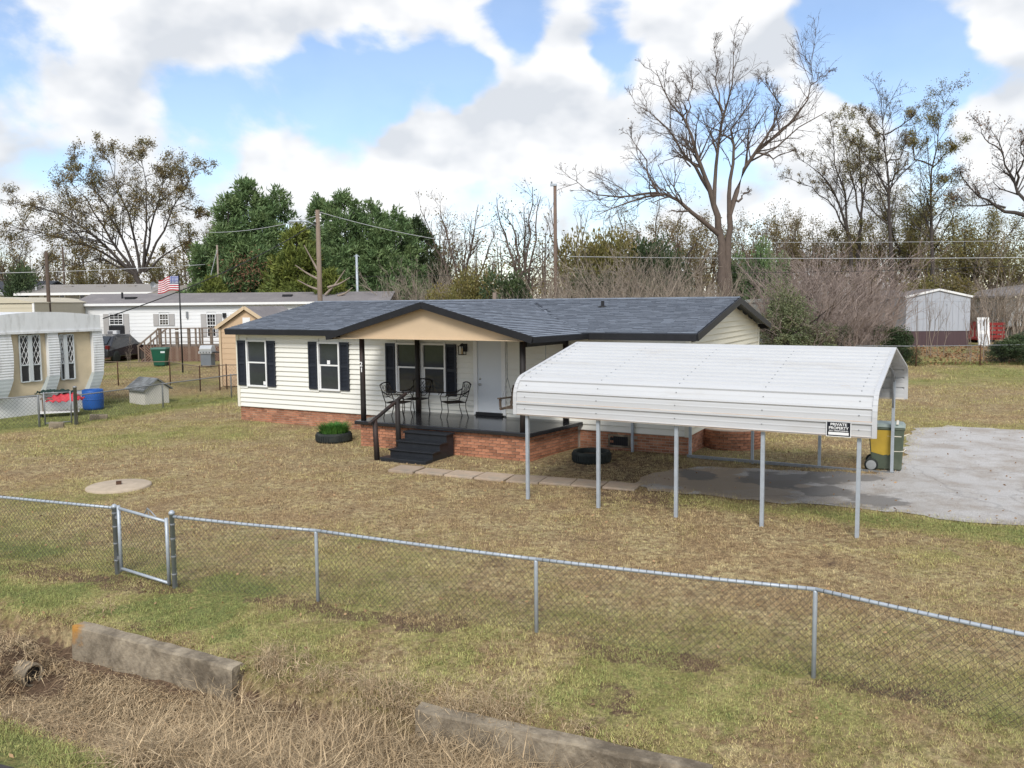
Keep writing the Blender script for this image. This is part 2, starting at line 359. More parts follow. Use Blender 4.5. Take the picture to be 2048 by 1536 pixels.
def turf_nodes(m, inst):
    """dormant lawn colours: straw, brown and green blended by the masks and by world-space noise"""
    t = m.node_tree; b = t.nodes['Principled BSDF']
    def n(k, **a):
        q = t.nodes.new(k)
        for x, y in a.items(): setattr(q, x, y)
        return q
    lk = t.links.new
    at = n('ShaderNodeAttribute', attribute_name='green', attribute_type='INSTANCER' if inst else 'GEOMETRY')
    geo = n('ShaderNodeNewGeometry'); pos = geo.outputs['Position']
    def noi(s, d=5):
        z = n('ShaderNodeTexNoise'); z.inputs['Scale'].default_value = s; z.inputs['Detail'].default_value = d; z.inputs['Roughness'].default_value = .65; lk(pos, z.inputs['Vector']); return z.outputs[0]
    def rng(v, a, c, d=0., e=1.):
        z = n('ShaderNodeMapRange'); lk(v, z.inputs[0]); z.inputs[1].default_value = a; z.inputs[2].default_value = c; z.inputs[3].default_value = d; z.inputs[4].default_value = e; return z.outputs[0]
    def mix(f, a, c):
        z = n('ShaderNodeMix', data_type='RGBA'); lk(f, z.inputs[0])
        for i, v in ((6, a), (7, c)):
            if isinstance(v, tuple): z.inputs[i].default_value = (*v, 1)
            else: lk(v, z.inputs[i])
        return z.outputs[2]
    dry = mix(rng(noi(1.1), .42, .6), (.44,.32,.175), (.565,.46,.25))
    dry = mix(rng(noi(7), .42, .62), dry, (.30,.205,.115))
    grn = mix(rng(noi(1.6), .4, .6), (.29,.272,.095), (.43,.39,.155))
    fac = at.outputs['Fac']
    if inst:
        ri = n('ShaderNodeNewGeometry').outputs['Random Per Island']; ad = n('ShaderNodeMath', operation='ADD'); lk(fac, ad.inputs[0])
        lk(rng(ri, 0, 1, -.32, .32), ad.inputs[1]); fac = ad.outputs[0]
    else:
        ad = n('ShaderNodeMath', operation='ADD'); lk(fac, ad.inputs[0]); lk(rng(noi(9), .3, .7, -.3, .3), ad.inputs[1]); fac = ad.outputs[0]
    c = mix(rng(fac, .3, .75), dry, grn)
    c = mix(rng(fac, .80, 1.0), c, (.225,.25,.085))
    if not inst:
        ba = n('ShaderNodeAttribute', attribute_name='bare'); bf = n('ShaderNodeMath', operation='ADD'); lk(ba.outputs['Fac'], bf.inputs[0]); lk(rng(noi(5), .35, .65, -.35, .35), bf.inputs[1])
        c = mix(rng(bf.outputs[0], .38, .7), c, (.19,.125,.08))
    hs = n('ShaderNodeHueSaturation'); lk(c, hs.inputs['Color'])
    if inst: lk(rng(n('ShaderNodeNewGeometry').outputs['Random Per Island'], 0, 1, .45, 1.75), hs.inputs['Value'])
    else: lk(rng(noi(22, 8), .3, .7, .32, 1.02), hs.inputs['Value'])
    lk(hs.outputs[0], b.inputs['Base Color']); b.inputs['Roughness'].default_value = .9; b.inputs['Specular IOR Level'].default_value = .15
    if not inst:
        bp = n('ShaderNodeBump'); bp.inputs['Strength'].default_value = .9; bp.inputs['Distance'].default_value = .035; lk(noi(26, 8), bp.inputs['Height']); lk(bp.outputs[0], b.inputs['Normal'])
    return m
gm = bpy.data.materials.new('lawn_ground'); gm.use_nodes = True; turf_nodes(gm, False); me.materials.append(gm)
struct(link('ground', me))

# ---- gravelly asphalt drive, a sheet just above the ground
def sheet(name, P, m, lift, step=.35, rag=.0):
    import mathutils.geometry as mg
    # ragged edge
    E = []
    for i in range(len(P)):
        a = Vector(P[i][:2]); b = Vector(P[(i+1) % len(P)][:2]); k = max(1, int((b-a).length/step))
        for j in range(k): E.append(a.lerp(b, j/k))
    rs = random.Random(4)
    E = [Vector((p.x+rs.uniform(-rag, rag), p.y+rs.uniform(-rag, rag))) for p in E]
    xs = [p.x for p in E]; ys = [p.y for p in E]; pts = list(E); ed = [(i, (i+1) % len(E)) for i in range(len(E))]
    gx = np.arange(min(xs), max(xs), step); gy = np.arange(min(ys), max(ys), step); A, B = np.meshgrid(gx, gy)
    ins = in_poly(A, B, [(p.x, p.y) for p in E])
    pts += [Vector((x, y)) for x, y in zip(A[ins], B[ins])]
    v, e, f, *_ = mg.delaunay_2d_cdt(pts, ed, [], 1, 1e-5)
    V = np.array([(p.x, p.y) for p in v]); z = gz(V[:,0], V[:,1])+lift
    me = bpy.data.meshes.new(name); me.from_pydata([(a, b, c) for (a, b), c in zip(V.tolist(), z.tolist())], [], [tuple(q) for q in f]); me.shade_smooth(); me.materials.append(m)
    return struct(link(name, me))
dm = mat('worn_asphalt_drive', (.47,.455,.44), .95, .42, 46, bump=.8, bscale=45, col2=(.36,.325,.29), c2scale=.9, c2lo=.44, c2hi=.60)
def add_patches(m):
    """oil-dark and wet patches where cars stood, sandy wash near the house end (marks with their own shape)"""
    t = m.node_tree; b = t.nodes['Principled BSDF']; lk = t.links.new
    def n(k, **a):
        q = t.nodes.new(k)
        for x, y in a.items(): setattr(q, x, y)
        return q
    geo = n('ShaderNodeNewGeometry'); cur = b.inputs['Base Color'].links[0].from_socket
    def patch(cx, cy, rad, col, amt, rough=None, sc=1.3):
        nonlocal cur
        z = n('ShaderNodeTexNoise'); z.inputs['Scale'].default_value = sc; z.inputs['Detail'].default_value = 6; lk(geo.outputs['Position'], z.inputs['Vector'])
        d = n('ShaderNodeVectorMath', operation='DISTANCE'); lk(geo.outputs['Position'], d.inputs[0]); d.inputs[1].default_value = (cx, cy, 0)
        a = n('ShaderNodeMath', operation='MULTIPLY_ADD'); lk(z.outputs[0], a.inputs[0]); a.inputs[1].default_value = rad*2.2; lk(d.outputs['Value'], a.inputs[2])
        r = n('ShaderNodeMapRange', interpolation_type='SMOOTHSTEP'); lk(a.outputs[0], r.inputs[0]); r.inputs[1].default_value = rad*2.0; r.inputs[2].default_value = rad*1.75; r.inputs[4].default_value = amt
        x = n('ShaderNodeMix', data_type='RGBA'); lk(r.outputs[0], x.inputs[0]); lk(cur, x.inputs[6]); x.inputs[7].default_value = (*col, 1); cur = x.outputs[2]
    p = at_z(1380, 960); patch(p.x, p.y, 1.7, (.40,.31,.225), .85)
    p = at_z(1480, 975); patch(p.x, p.y, 1.6, (.36,.30,.235), .8)
    for px, py, r_ in ((1395, 950, .6), (1560, 958, 1.0), (1690, 955, .9), (1640, 982, .7), (1745, 1004, .8)):
        p = at_z(px, py); patch(p.x, p.y, r_, (.19,.18,.17), .85, sc=1.6)
    vo = n('ShaderNodeTexVoronoi', feature='DISTANCE_TO_EDGE'); vo.inputs['Scale'].default_value = .22
    nz = n('ShaderNodeTexNoise'); nz.inputs['Scale'].default_value = 2; nz.inputs['Detail'].default_value = 5; lk(geo.outputs['Position'], nz.inputs['Vector'])
    ad = n('ShaderNodeVectorMath', operation='MULTIPLY_ADD'); lk(nz.outputs['Color'], ad.inputs[0]); ad.inputs[1].default_value = (.5,.5,.5); lk(geo.outputs['Position'], ad.inputs[2]); lk(ad.outputs[0], vo.inputs['Vector'])
    r = n('ShaderNodeMapRange'); lk(vo.outputs['Distance'], r.inputs[0]); r.inputs[1].default_value = .008; r.inputs[2].default_value = 0.; r.inputs[4].default_value = .3
    x = n('ShaderNodeMix', data_type='RGBA'); lk(r.outputs[0], x.inputs[0]); lk(cur, x.inputs[6]); x.inputs[7].default_value = (.12,.11,.1,1)
    lk(x.outputs[2], b.inputs['Base Color'])
add_patches(dm)
sheet('driveway', DRV, dm, .014, .3, .11)
# ---- road at the bottom left corner, under the camera
def dq(s, q): return (DP[0]+DD[0]*s+DN[0]*q, DP[1]+DD[1]*s+DN[1]*q)
sheet('road', [dq(-40, 2.05), dq(-1.0, 2.12), dq(30, 2.9), dq(30, 9), dq(-40, 9)], mat('road_asphalt', (.055,.05,.05), .9, .2, 20, bump=.3, bscale=80), .03, .5, .06)

# ---- paved footpath from the steps to the drive: each slab a piece of its own
path = struct(link('footpath', None)); path.empty_display_size = .2
a = at_z(790, 938); b = at_z(1245, 973); dv = (b-a); Lp = dv.length; yaw_p = math.atan2(dv.y, dv.x); rs = random.Random(3)
pos = 0; k = 0
while pos < Lp-.3:
    ln = rs.uniform(.6, .78); wv = .62+rs.uniform(-.05, .05)
    c = a+dv*((pos+ln/2)/Lp); mb = MB(); h = .05
    j = lambda: rs.uniform(-.025, .025)
    pts = [(-ln/2+j(), -wv/2+j()), (ln/2+j(), -wv/2+j()), (ln/2+j(), wv/2+j()), (-ln/2+j(), wv/2+j())]
    mb.prism(pts, 'z', -.05, h)
    o = mb.build('paver', M['paver'], path, bevel=.012); o.location = (c.x, c.y, g1(c.x, c.y)+rs.uniform(-.015, .0)); o.rotation_euler = (rs.uniform(-.02,.02), rs.uniform(-.02,.02), yaw_p+rs.uniform(-.03,.03))
    pos += ln+.035; k += 1
# ================================================================== the house
HA = Vector((-9.198, 27.8166, 0)); HYAW = -.4906; HL, HD = 15.4, 8.2; Z0, ZS, ZE = .0, .49, 2.95
RIDGE_N, RIDGE_Z, EAVE_N, EAVE_Z = 4.1, 3.96, -.35, 3.09
SL = (RIDGE_Z-EAVE_Z)/(RIDGE_N-EAVE_N)
PU, PZ, PS, PN = 9.25, 3.90, .27, -2.62          # porch gable: ridge u, ridge z, slope, front n
house = thing('house', 'single-storey cream-sided house with blue-grey shingle roof and brick base', 'house', HA, HYAW)
def hw(u, n, z):
    c, s = math.cos(HYAW), math.sin(HYAW); return Vector((HA.x+u*c-n*s, HA.y+u*s+n*c, z))
def zmain(n): return EAVE_Z+(n-EAVE_N)*SL if n <= RIDGE_N else RIDGE_Z-(n-RIDGE_N)*SL
def zporch(u): return PZ-PS*abs(u-PU)
# wall core behind the boards
wall = MB().box(.03, HL-.03, .04, HD, ZS+.005, ZE+.12)
wall.prism([(.04, ZE+.121), (HD, ZE+.121), (RIDGE_N, RIDGE_Z-.13)], 'x', HL-.4, HL-.03)
wall.prism([(.04, ZE+.121), (HD, ZE+.121), (RIDGE_N, RIDGE_Z-.13)], 'x', .03, .4)
wall = wall.build('wall', M['siding'], house)
EXPO = (ZE-ZS)/16
board = MB().prism([(.045, 0), (-.030, 0), (-.034, .014), (.004, EXPO), (.045, EXPO)], 'x', 0, 1).mesh('siding_board', M['siding'])
board_d = MB().prism([(.045, 0), (-.030, 0), (-.034, .014), (.004, EXPO), (.045, EXPO)], 'x', 0, 1).mesh('siding_board_weathered', M['siding_dirty'])
OPEN = [(.43, 1.34, 1.17, 2.72), (3.50, 4.38, 1.17, 2.70), (6.52, 7.42, 1.21, 2.72), (7.44, 8.28, 1.21, 2.72), (9.22, 10.24, .6, 2.9)]
for k in range(16):
    z = ZS+k*EXPO; x = .08; cuts = [o for o in OPEN if o[2] < z+EXPO-.01 and o[3] > z+.01]
    for c in sorted(cuts)+[(HL-.08, 0)]:
        if c[0]-x > .05: place('siding_board', board, wall, (x, .02, z), sc=(c[0]-x, 1, 1))
        x = c[1]
for k in range(23):                              # right gable end
    z = ZS+k*EXPO; zt = z+EXPO*.6
    y0, y1 = .08, HD-.08
    if zt > ZE+.02:
        y0 = EAVE_N+(zt-EAVE_Z+.1)/SL+.05; y1 = 2*RIDGE_N-y0
    y0 = max(y0, .08); y1 = min(y1, HD-.08)
    if y1-y0 > .3: place('siding_board', board_d, wall, (HL-.02, y0, z), (0, 0, math.pi/2), (y1-y0, 1, 1))
for x, y in ((0, 0), (HL, 0), (HL, HD)):
    MB().box(x-.085 if x else -.03, x+.03 if x else .085, y-.03 if not y else y-.085, y+.085 if not y else y+.03, ZS-.012, ZE+.02).build('corner_trim', M['trim'], house, bevel=.006)
# right gable window, just showing over the carport
gw = MB().box(HL+.004, HL+.05, 5.7, 6.7, 1.5, 2.42).build('window', M['white'], house)
MB().box(HL+.045, HL+.056, 5.8, 6.6, 1.56, 2.36).build('pane', M['glass_dark'], gw)
for y in (5.42, 6.74): MB().box(HL+.004, HL+.045, y, y+.26, 1.5, 2.44).build('shutter', M['dark_shutter'], house)
MB().box(HL+.005, HL+.06, .2, .5, 2.86, 2.93).build('wall_fixture', M['black'], house)
# ---- windows and shutters
def window(u0, u1, z0, z1, sticker=None):
    f = .055; mb = MB()
    mb.box(u0, u0+f, -.05, .06, z0, z1).box(u1-f, u1, -.05, .06, z0, z1).box(u0+f, u1-f, -.05, .06, z1-f, z1).box(u0+f, u1-f, -.055, .06, z0, z0+f)
    zm = (z0+z1)/2+.03
    mb.box(u0+f, u1-f, -.03, .03, zm-.022, zm+.022)
    w_ = mb.build('window', M['white'], house)
    MB().box(u0+f, u1-f, .012, .03, zm+.022, z1-f).build('pane', M['glass'], w_)
    MB().box(u0+f, u0+f+.05, -.02, .012, z0+f, zm-.022).build('sash', M['white'], w_); MB().box(u1-f-.03, u1-f, -.02, .012, z0+f, zm-.022).build('sash', M['white'], w_)
    MB().box(u0+f+.05, u1-f-.03, -.004, .012, z0+f, zm-.022).build('pane', M['glass'], w_)
    if sticker: MB().box(*sticker).build('sticker', M['white'], w_)
window(.43, 1.34, 1.17, 2.72, (1.14, 1.26, -.008, -.004, 1.25, 1.36)); window(3.50, 4.38, 1.17, 2.70, (3.85, 3.97, .006, .011, 2.0, 2.12)); window(6.52, 7.42, 1.21, 2.72); window(7.44, 8.28, 1.21, 2.72)
def shutter(u0, u1, z0, z1, m):
    mb = MB(); f = .05; zm = (z0+z1)/2
    mb.box(u0, u0+f, -.055, -.004, z0, z1).box(u1-f, u1, -.055, -.004, z0, z1)
    for a, b in ((z0, z0+.08), (zm-.04, zm+.04), (z1-.09, z1)): mb.box(u0+f, u1-f, -.052, -.004, a, b)
    mb.box(u0+f, u1-f, -.02, -.004, z0, z1)
    s_ = mb.build('shutter', m, house); lv = MB()
    for a, b in ((z0+.08, zm-.04), (zm+.04, z1-.09)):
        n = int((b-a)/.042)
        for k in range(n):
            z = a+(k+.5)*(b-a)/n; lv.prism([(-.021, z-.012), (-.042, z-.016), (-.044, z-.010), (-.021, z+.016)], 'x', u0+f, u1-f)
    stuff(lv.build('louvers', m, s_))
for u in (.05, 1.36, 3.13, 4.40, 6.15, 8.29): shutter(u, u+.345, 1.2, 2.70, M['dark_shutter'])
# ---- door
df = MB(); df.box(9.22, 9.34, -.06, .06, .74, 2.86).box(10.12, 10.24, -.06, .06, .74, 2.86).box(9.34, 10.12, -.06, .06, 2.80, 2.86).build('door_frame', M['white'], house)
dr = MB().box(9.34, 10.12, -.015, .05, .80, 2.80).build('door', M['door'], house)
MB().lathe([(.0, -.075), (.03, -.07), (.034, -.05), (.018, -.03), (.018, -.015)], (9.42, 0, 1.58), 14, 'y').build('door_knob', M['steel'], dr, True)
MB().lathe([(.0, -.045), (.028, -.04), (.03, -.015)], (9.42, 0, 1.74), 14, 'y').build('deadbolt', M['steel'], dr, True)
MB().box(9.30, 10.16, -.10, .05, .712, .80).build('door_sill', M['black'], house)
# ---- wall lantern
lt = MB().box(8.87, 9.0, -.06, -.005, 2.5, 2.72).bar((8.935, -.06, 2.70), (8.935, -.17, 2.72), .03).build('wall_lantern', M['black'], house)
cg = MB()
for x in (8.86, 9.01):
    for y in (-.25, -.10): cg.box(x-.008, x+.008, y-.008, y+.008, 2.43, 2.66)
cg.prism([(8.84, -.27), (9.03, -.27), (9.03, -.08), (8.84, -.08)], 'z', 2.66, 2.675).box(8.85, 9.02, -.26, -.09, 2.415, 2.43).lathe([(.09, 0), (.05, .04), (.02, .07)], (8.935, -.175, 2.675), 10)
cg.build('lantern_cage', M['black'], lt)
MB().lathe([(.035, 0), (.035, .16)], (8.935, -.175, 2.44), 10).build('lantern_glass', mat('amber_glass', (.5,.36,.2), .2), lt)
# ---- foundation and bricks
BL, BH, MJ = .2, .062, .014
fnd = MB().box(.04, HL-.04, .06, HD, -.2, ZS).build('foundation', M['mortar'], house)
porch = MB().prism([(6.90, -2.22), (12.06, -2.22), (12.42, .055), (6.90, .055)], 'z', -.2, .60).build('porch_base', M['mortar'], house)
brick1 = MB().box(0, BL, -.018, .05, 0, BH).mesh('brick', M['brick'])
rsb = random.Random(8)
def run(z0, z1, length):
    """brick positions of a running bond: (offset, z, length)"""
    r = []; n = int(round((z1-z0)/(BH+MJ))); hh = (z1-z0)/n
    for c in range(n):
        x = -((BL+MJ)/2 if c % 2 else 0)
        while x < length-.03:
            a = max(x, 0); b = min(x+BL, length)
            if b-a > .04: r.append((a, z0+c*hh, b-a, hh-MJ))
            x += BL+MJ
    return r
for a, z, ln, h in run(-.02, .60, 5.16):
    place('brick', brick1, porch, (6.90+a, -2.222+rsb.uniform(-.004,.004), z), (0,0,0), (ln/BL, 1, h/BH))
ang = math.atan2(2.275, .36)
for a, z, ln, h in run(-.02, .60, 2.2):
    place('brick', brick1, porch, (12.06+math.cos(ang)*a, -2.22+math.sin(ang)*a, z), (0, 0, ang), (ln/BL, 1, h/BH))
rest = MB()
for u0, u1 in ((0.02, 6.88), (12.45, HL-.02)):
    for a, z, ln, h in run(-.02, ZS-.01, u1-u0):
        if 13.2 < u0+a < 13.85 and .06 < z < .4: continue
        rest.box(u0+a, u0+a+ln, .048+rsb.uniform(-.004,.004), .1, z, z+h)
for a, z, ln, h in run(-.02, ZS-.01, 1.6): rest.box(HL-.09, HL-.028+rsb.uniform(-.004,.004), .06+a, .06+a+ln, z, z+h)
stuff(rest.build('brick_courses', M['brick'], fnd))
vt = MB().box(13.25, 13.85, .03, .062, .08, .13).box(13.25, 13.85, .03, .062, .37, .42).box(13.25, 13.30, .03, .062, .13, .37).box(13.80, 13.85, .03, .062, .13, .37).build('crawlspace_vent', M['concrete'], fnd)
vg = MB().box(13.30, 13.80, .055, .06, .13, .37)
for k in range(9): vg.box(13.33+k*.055, 13.34+k*.055, .044, .056, .13, .37)
vg.build('grille', M['black'], vt)
# ---- porch slab, steps, posts
slab = MB().prism([(6.78, -2.36), (12.18, -2.36), (12.56, -.005), (6.78, -.005)], 'z', .60, .705).build('porch_floor', M['gloss_black'], house, bevel=.02)
stp = MB().box(8.70, 9.98, -2.7, -2.37, .0, .55).build('steps', M['step_black'], house)
MB().box(8.66, 10.02, -2.74, -2.365, .55, .585).build('tread', M['step_black'], stp, bevel=.01)
for y0, z in ((-3.02, .40), (-3.34, .23)):
    MB().box(8.70, 9.98, y0, y0+.32, -.05, z-.035).build('riser', M['step_black'], stp); MB().box(8.66, 10.02, y0-.04, y0+.32, z-.035, z).build('tread', M['step_black'], stp, bevel=.01)
MB().box(8.64, 10.02, -3.72, -3.385, -.08, .075).build('tread', M['step_black'], stp, bevel=.015)
def roundpost(u, n, z0, z1, r, name='porch_post', m=None):
    return MB().lathe([(r*1.02, z0), (r, z0+.4), (r*.97, (z0+z1)/2), (r*.95, z1)], (u, n, 0), 12).build(name, m or M['pole_black'], house, True)
M['pole_black'] = mat('black_stained_pole', (.022,.019,.018), .6, .3, 5, col2=(.075,.04,.03), c2scale=1.2, stretch=(4,4,.5), c2lo=.5, c2hi=.8)
p1 = roundpost(6.92, -2.12, .70, 2.97, .075); roundpost(7.36, -.12, .70, 2.97, .075); roundpost(11.86, -2.12, .70, 2.97, .08); roundpost(12.12, -.14, .70, 2.97, .08)
def text_mesh(name, s, size, m, extrude=.002, align='CENTER', bold=0.):
    cu = bpy.data.curves.new(name, 'FONT'); cu.body = s; cu.size = size; cu.extrude = extrude; cu.align_x = align; cu.offset = bold
    o = bpy.data.objects.new(name, cu); COL.objects.link(o); dg = bpy.context.evaluated_depsgraph_get()
    me = bpy.data.meshes.new_from_object(o.evaluated_get(dg)); bpy.data.objects.remove(o); me.materials.clear(); me.materials.append(m); me.name = name
    return me
for ch, z, a in (('1', 2.34, -36), ('2', 2.185, 10), ('1', 2.03, 17)):
    aa = R(a); place('house_number', text_mesh('house_number', ch, .17, M['white'], bold=.004), p1, (6.92+math.sin(aa)*.078, -2.12-math.cos(aa)*.078, z), (R(90), 0, aa))
hr = MB().tube([(8.50, -3.62, -.1), (8.46, -3.60, .5), (8.42, -3.58, .98)], [.075, .068, .065], 10).build('handrail_post', M['pole_black'], house, True)
hr = MB().tube([(8.60, -2.82, -.1), (8.58, -2.82, .7), (8.56, -2.80, 1.40)], [.075, .068, .065], 10).build('handrail_post', M['pole_black'], house, True)
MB().bar((8.40, -3.78, .90), (8.58, -2.45, 1.54), .10, .06).build('handrail', M['pole_black'], house, bevel=.01)
# ---- roof: shingle courses laid as separate lapped pieces
roof = MB()
OV = .12                                          # side overhang
roof.poly((-OV, EAVE_N, EAVE_Z-.03), (HL+.3, EAVE_N, EAVE_Z-.03), (HL+.3, RIDGE_N, RIDGE_Z-.03), (-OV, RIDGE_N, RIDGE_Z-.03))
roof.poly((-OV, 2*RIDGE_N-EAVE_N, EAVE_Z-.0), (-OV, RIDGE_N, RIDGE_Z-.0), (HL+.3, RIDGE_N, RIDGE_Z-.0), (HL+.3, 2*RIDGE_N-EAVE_N, EAVE_Z-.0))
PL, PR = PU-3.12, PU+3.12
for sgn, e in ((-1, PL), (1, PR)):
    roof.poly((PU, PN, PZ-.03), (e, PN, zporch(e)-.03), (e+(.45 if sgn > 0 else 0), .1, zporch(e)-.03), (e+(.45 if sgn > 0 else 0), EAVE_N+.2, zmain(EAVE_N+.2)-.03), (PU, 3.6, PZ-.03))
roof = roof.build('roof', M['shingle'], house)
sh = MB(); rr = random.Random(5)
EXS = .135
def tab(p0, p1, dn, up):
    """one shingle: lower edge p0-p1, dn = vector up the slope, up = plane normal"""
    t0 = .012+rr.random()*.010; t1 = .002; b = len(sh.v)
    for p, t in ((p0, t0), (p1, t0)): sh.v.append(tuple(p+up*t))
    for p in (p1, p0): sh.v.append(tuple(p+dn*1.02+up*t1))
    for p in (p0, p1): sh.v.append(tuple(p-up*.02))
    sh.f += [(b, b+1, b+2, b+3), (b+4, b+5, b+1, b)]
upm = Vector((0, -SL, 1)).normalized()
n = EAVE_N-.02; c = 0
while n < RIDGE_N-.02:
    u = -OV-(.16 if c % 2 else 0)-rr.random()*.1
    dn = Vector((0, EXS/math.hypot(1, SL), SL*EXS/math.hypot(1, SL)))
    dip = 0
    while u < HL+.3:
        ww = rr.uniform(.24, .36); a, b = max(u, -OV), min(u+ww, HL+.3); m_ = (a+b)/2
        if b-a > .03 and not (PL-.2 < m_ < PR+.5 and zporch(m_) > zmain(n)+.012):
            wob = .012*math.sin(m_*.9+1)-.0
            tab(Vector((a+.003, n, zmain(n)+wob*.5)), Vector((b-.003, n, zmain(n)+wob*.5)), dn, upm)
        u += ww
    n += EXS/math.hypot(1, SL); c += 1
for sgn in (-1, 1):                               # porch roof: courses run front to back
    e = 3.14; c = 0; upp = Vector((sgn*PS, 0, 1)).normalized()
    while e > .03:
        y = PN-(.16 if c % 2 else 0)
        while y < 3.6:
            ww = rr.uniform(.24, .36); a, b = max(y, PN), y+ww; sk = .40*max(0, (e-1)/2.1)*(1 if sgn > 0 else 0)
            q0, q1 = [sk*(t-PN)/2.6 if t < 0 else sk for t in (a, b)]
            uu0, uu1 = PU+sgn*e+q0, PU+sgn*e+q1
            if zporch(PU+e) > zmain((a+b)/2)-.0 or (a+b)/2 < EAVE_N-.05:
                z_ = PZ-PS*e; p0 = Vector((uu0, a, z_)); p1_ = Vector((uu1, b, z_))
                dn = Vector((-sgn*EXS, 0, PS*EXS))/math.hypot(1, PS)
                if sgn < 0: tab(p0, p1_, dn, upp)
                else: tab(p1_, p0, dn, upp)
            y += ww
        e -= EXS/math.hypot(1, PS); c += 1
sho = stuff(sh.build('shingles', M['shingle'], roof)); sho.data.materials.append(M['shingle_edge']); sho.data.polygons.foreach_set('material_index', np.tile([0, 1], len(sh.f)//2).astype(np.int32))
cap = MB()
u = -OV
while u < HL+.28:
    cap.prism([(RIDGE_N-.15, RIDGE_Z-.015), (RIDGE_N, RIDGE_Z+.022+rr.random()*.006), (RIDGE_N+.15, RIDGE_Z-.015), (RIDGE_N, RIDGE_Z-.03)], 'x', u, min(u+.2, HL+.3)); u += .205
stuff(cap.build('ridge_caps', M['shingle'], roof))
vp = MB().lathe([(.17, 0), (.12, .05), (.05, .06), (.05, .2), (.045, .2)], (11.95, 2.9, zmain(2.9)-.03), 12).build('vent_pipe', M['black'], roof, True)
# fascia boards, rakes, soffits
def fascia(p, q, h=.17, t=.04): return MB().bar(Vector(p)-Vector((0,0,h/2)), Vector(q)-Vector((0,0,h/2)), t, h).build('fascia', M['black'], house)
fascia((-OV, EAVE_N-.025, EAVE_Z-.015), (PL+.05, EAVE_N-.025, EAVE_Z-.015))
fascia((PR+.50, EAVE_N-.025, EAVE_Z-.015), (HL+.3, EAVE_N-.025, EAVE_Z-.015))
fascia((-OV, 2*RIDGE_N-EAVE_N+.025, EAVE_Z-.015), (HL+.3, 2*RIDGE_N-EAVE_N+.025, EAVE_Z-.015))
for u in (-OV-.022, HL+.322):
    fascia((u, EAVE_N-.02, EAVE_Z-.005), (u, RIDGE_N, RIDGE_Z-.005), .18); fascia((u, 2*RIDGE_N-EAVE_N+.02, EAVE_Z-.005), (u, RIDGE_N, RIDGE_Z-.005), .18)
fascia((PL-.02, PN-.022, zporch(PL)+.02), (PU, PN-.022, PZ+.02), .17); fascia((PR+.02, PN-.022, zporch(PR)+.02), (PU, PN-.022, PZ+.02), .17)
fascia((PR+.02, PN, zporch(PR)-.0), (PR+.50, EAVE_N-.03, zporch(PR)-.0), .14)
fascia((PL-.02, PN, zporch(PL)-.0), (PL-.02, EAVE_N-.05, zporch(PL)-.0), .14)
MB().box(-OV+.02, HL+.28, EAVE_N, .06, ZE-.03, ZE-.005).build('soffit', M['trim'], house)
# tan gable panel and porch ceiling, header beam on the right
tri = [(PL+.28, 2.945), (PR-.25, 2.945), (PR-.25, zporch(PR-.25)-.09), (PU, PZ-.09), (PL+.28, zporch(PL+.28)-.09)]
MB().prism(tri, 'y', -2.42, -2.38).build('gable_panel', M['tan'], house)
MB().prism([(PL+.05, PN+.05), (PR-.05, PN+.05), (PR+.36, -.03), (PL+.05, -.03)], 'z', 2.955, 2.97).build('porch_ceiling', M['tan'], house)
MB().bar((11.88, -2.02, 2.86), (12.12, -.10, 2.86), .09, .15).build('header_beam', M['black'], house)

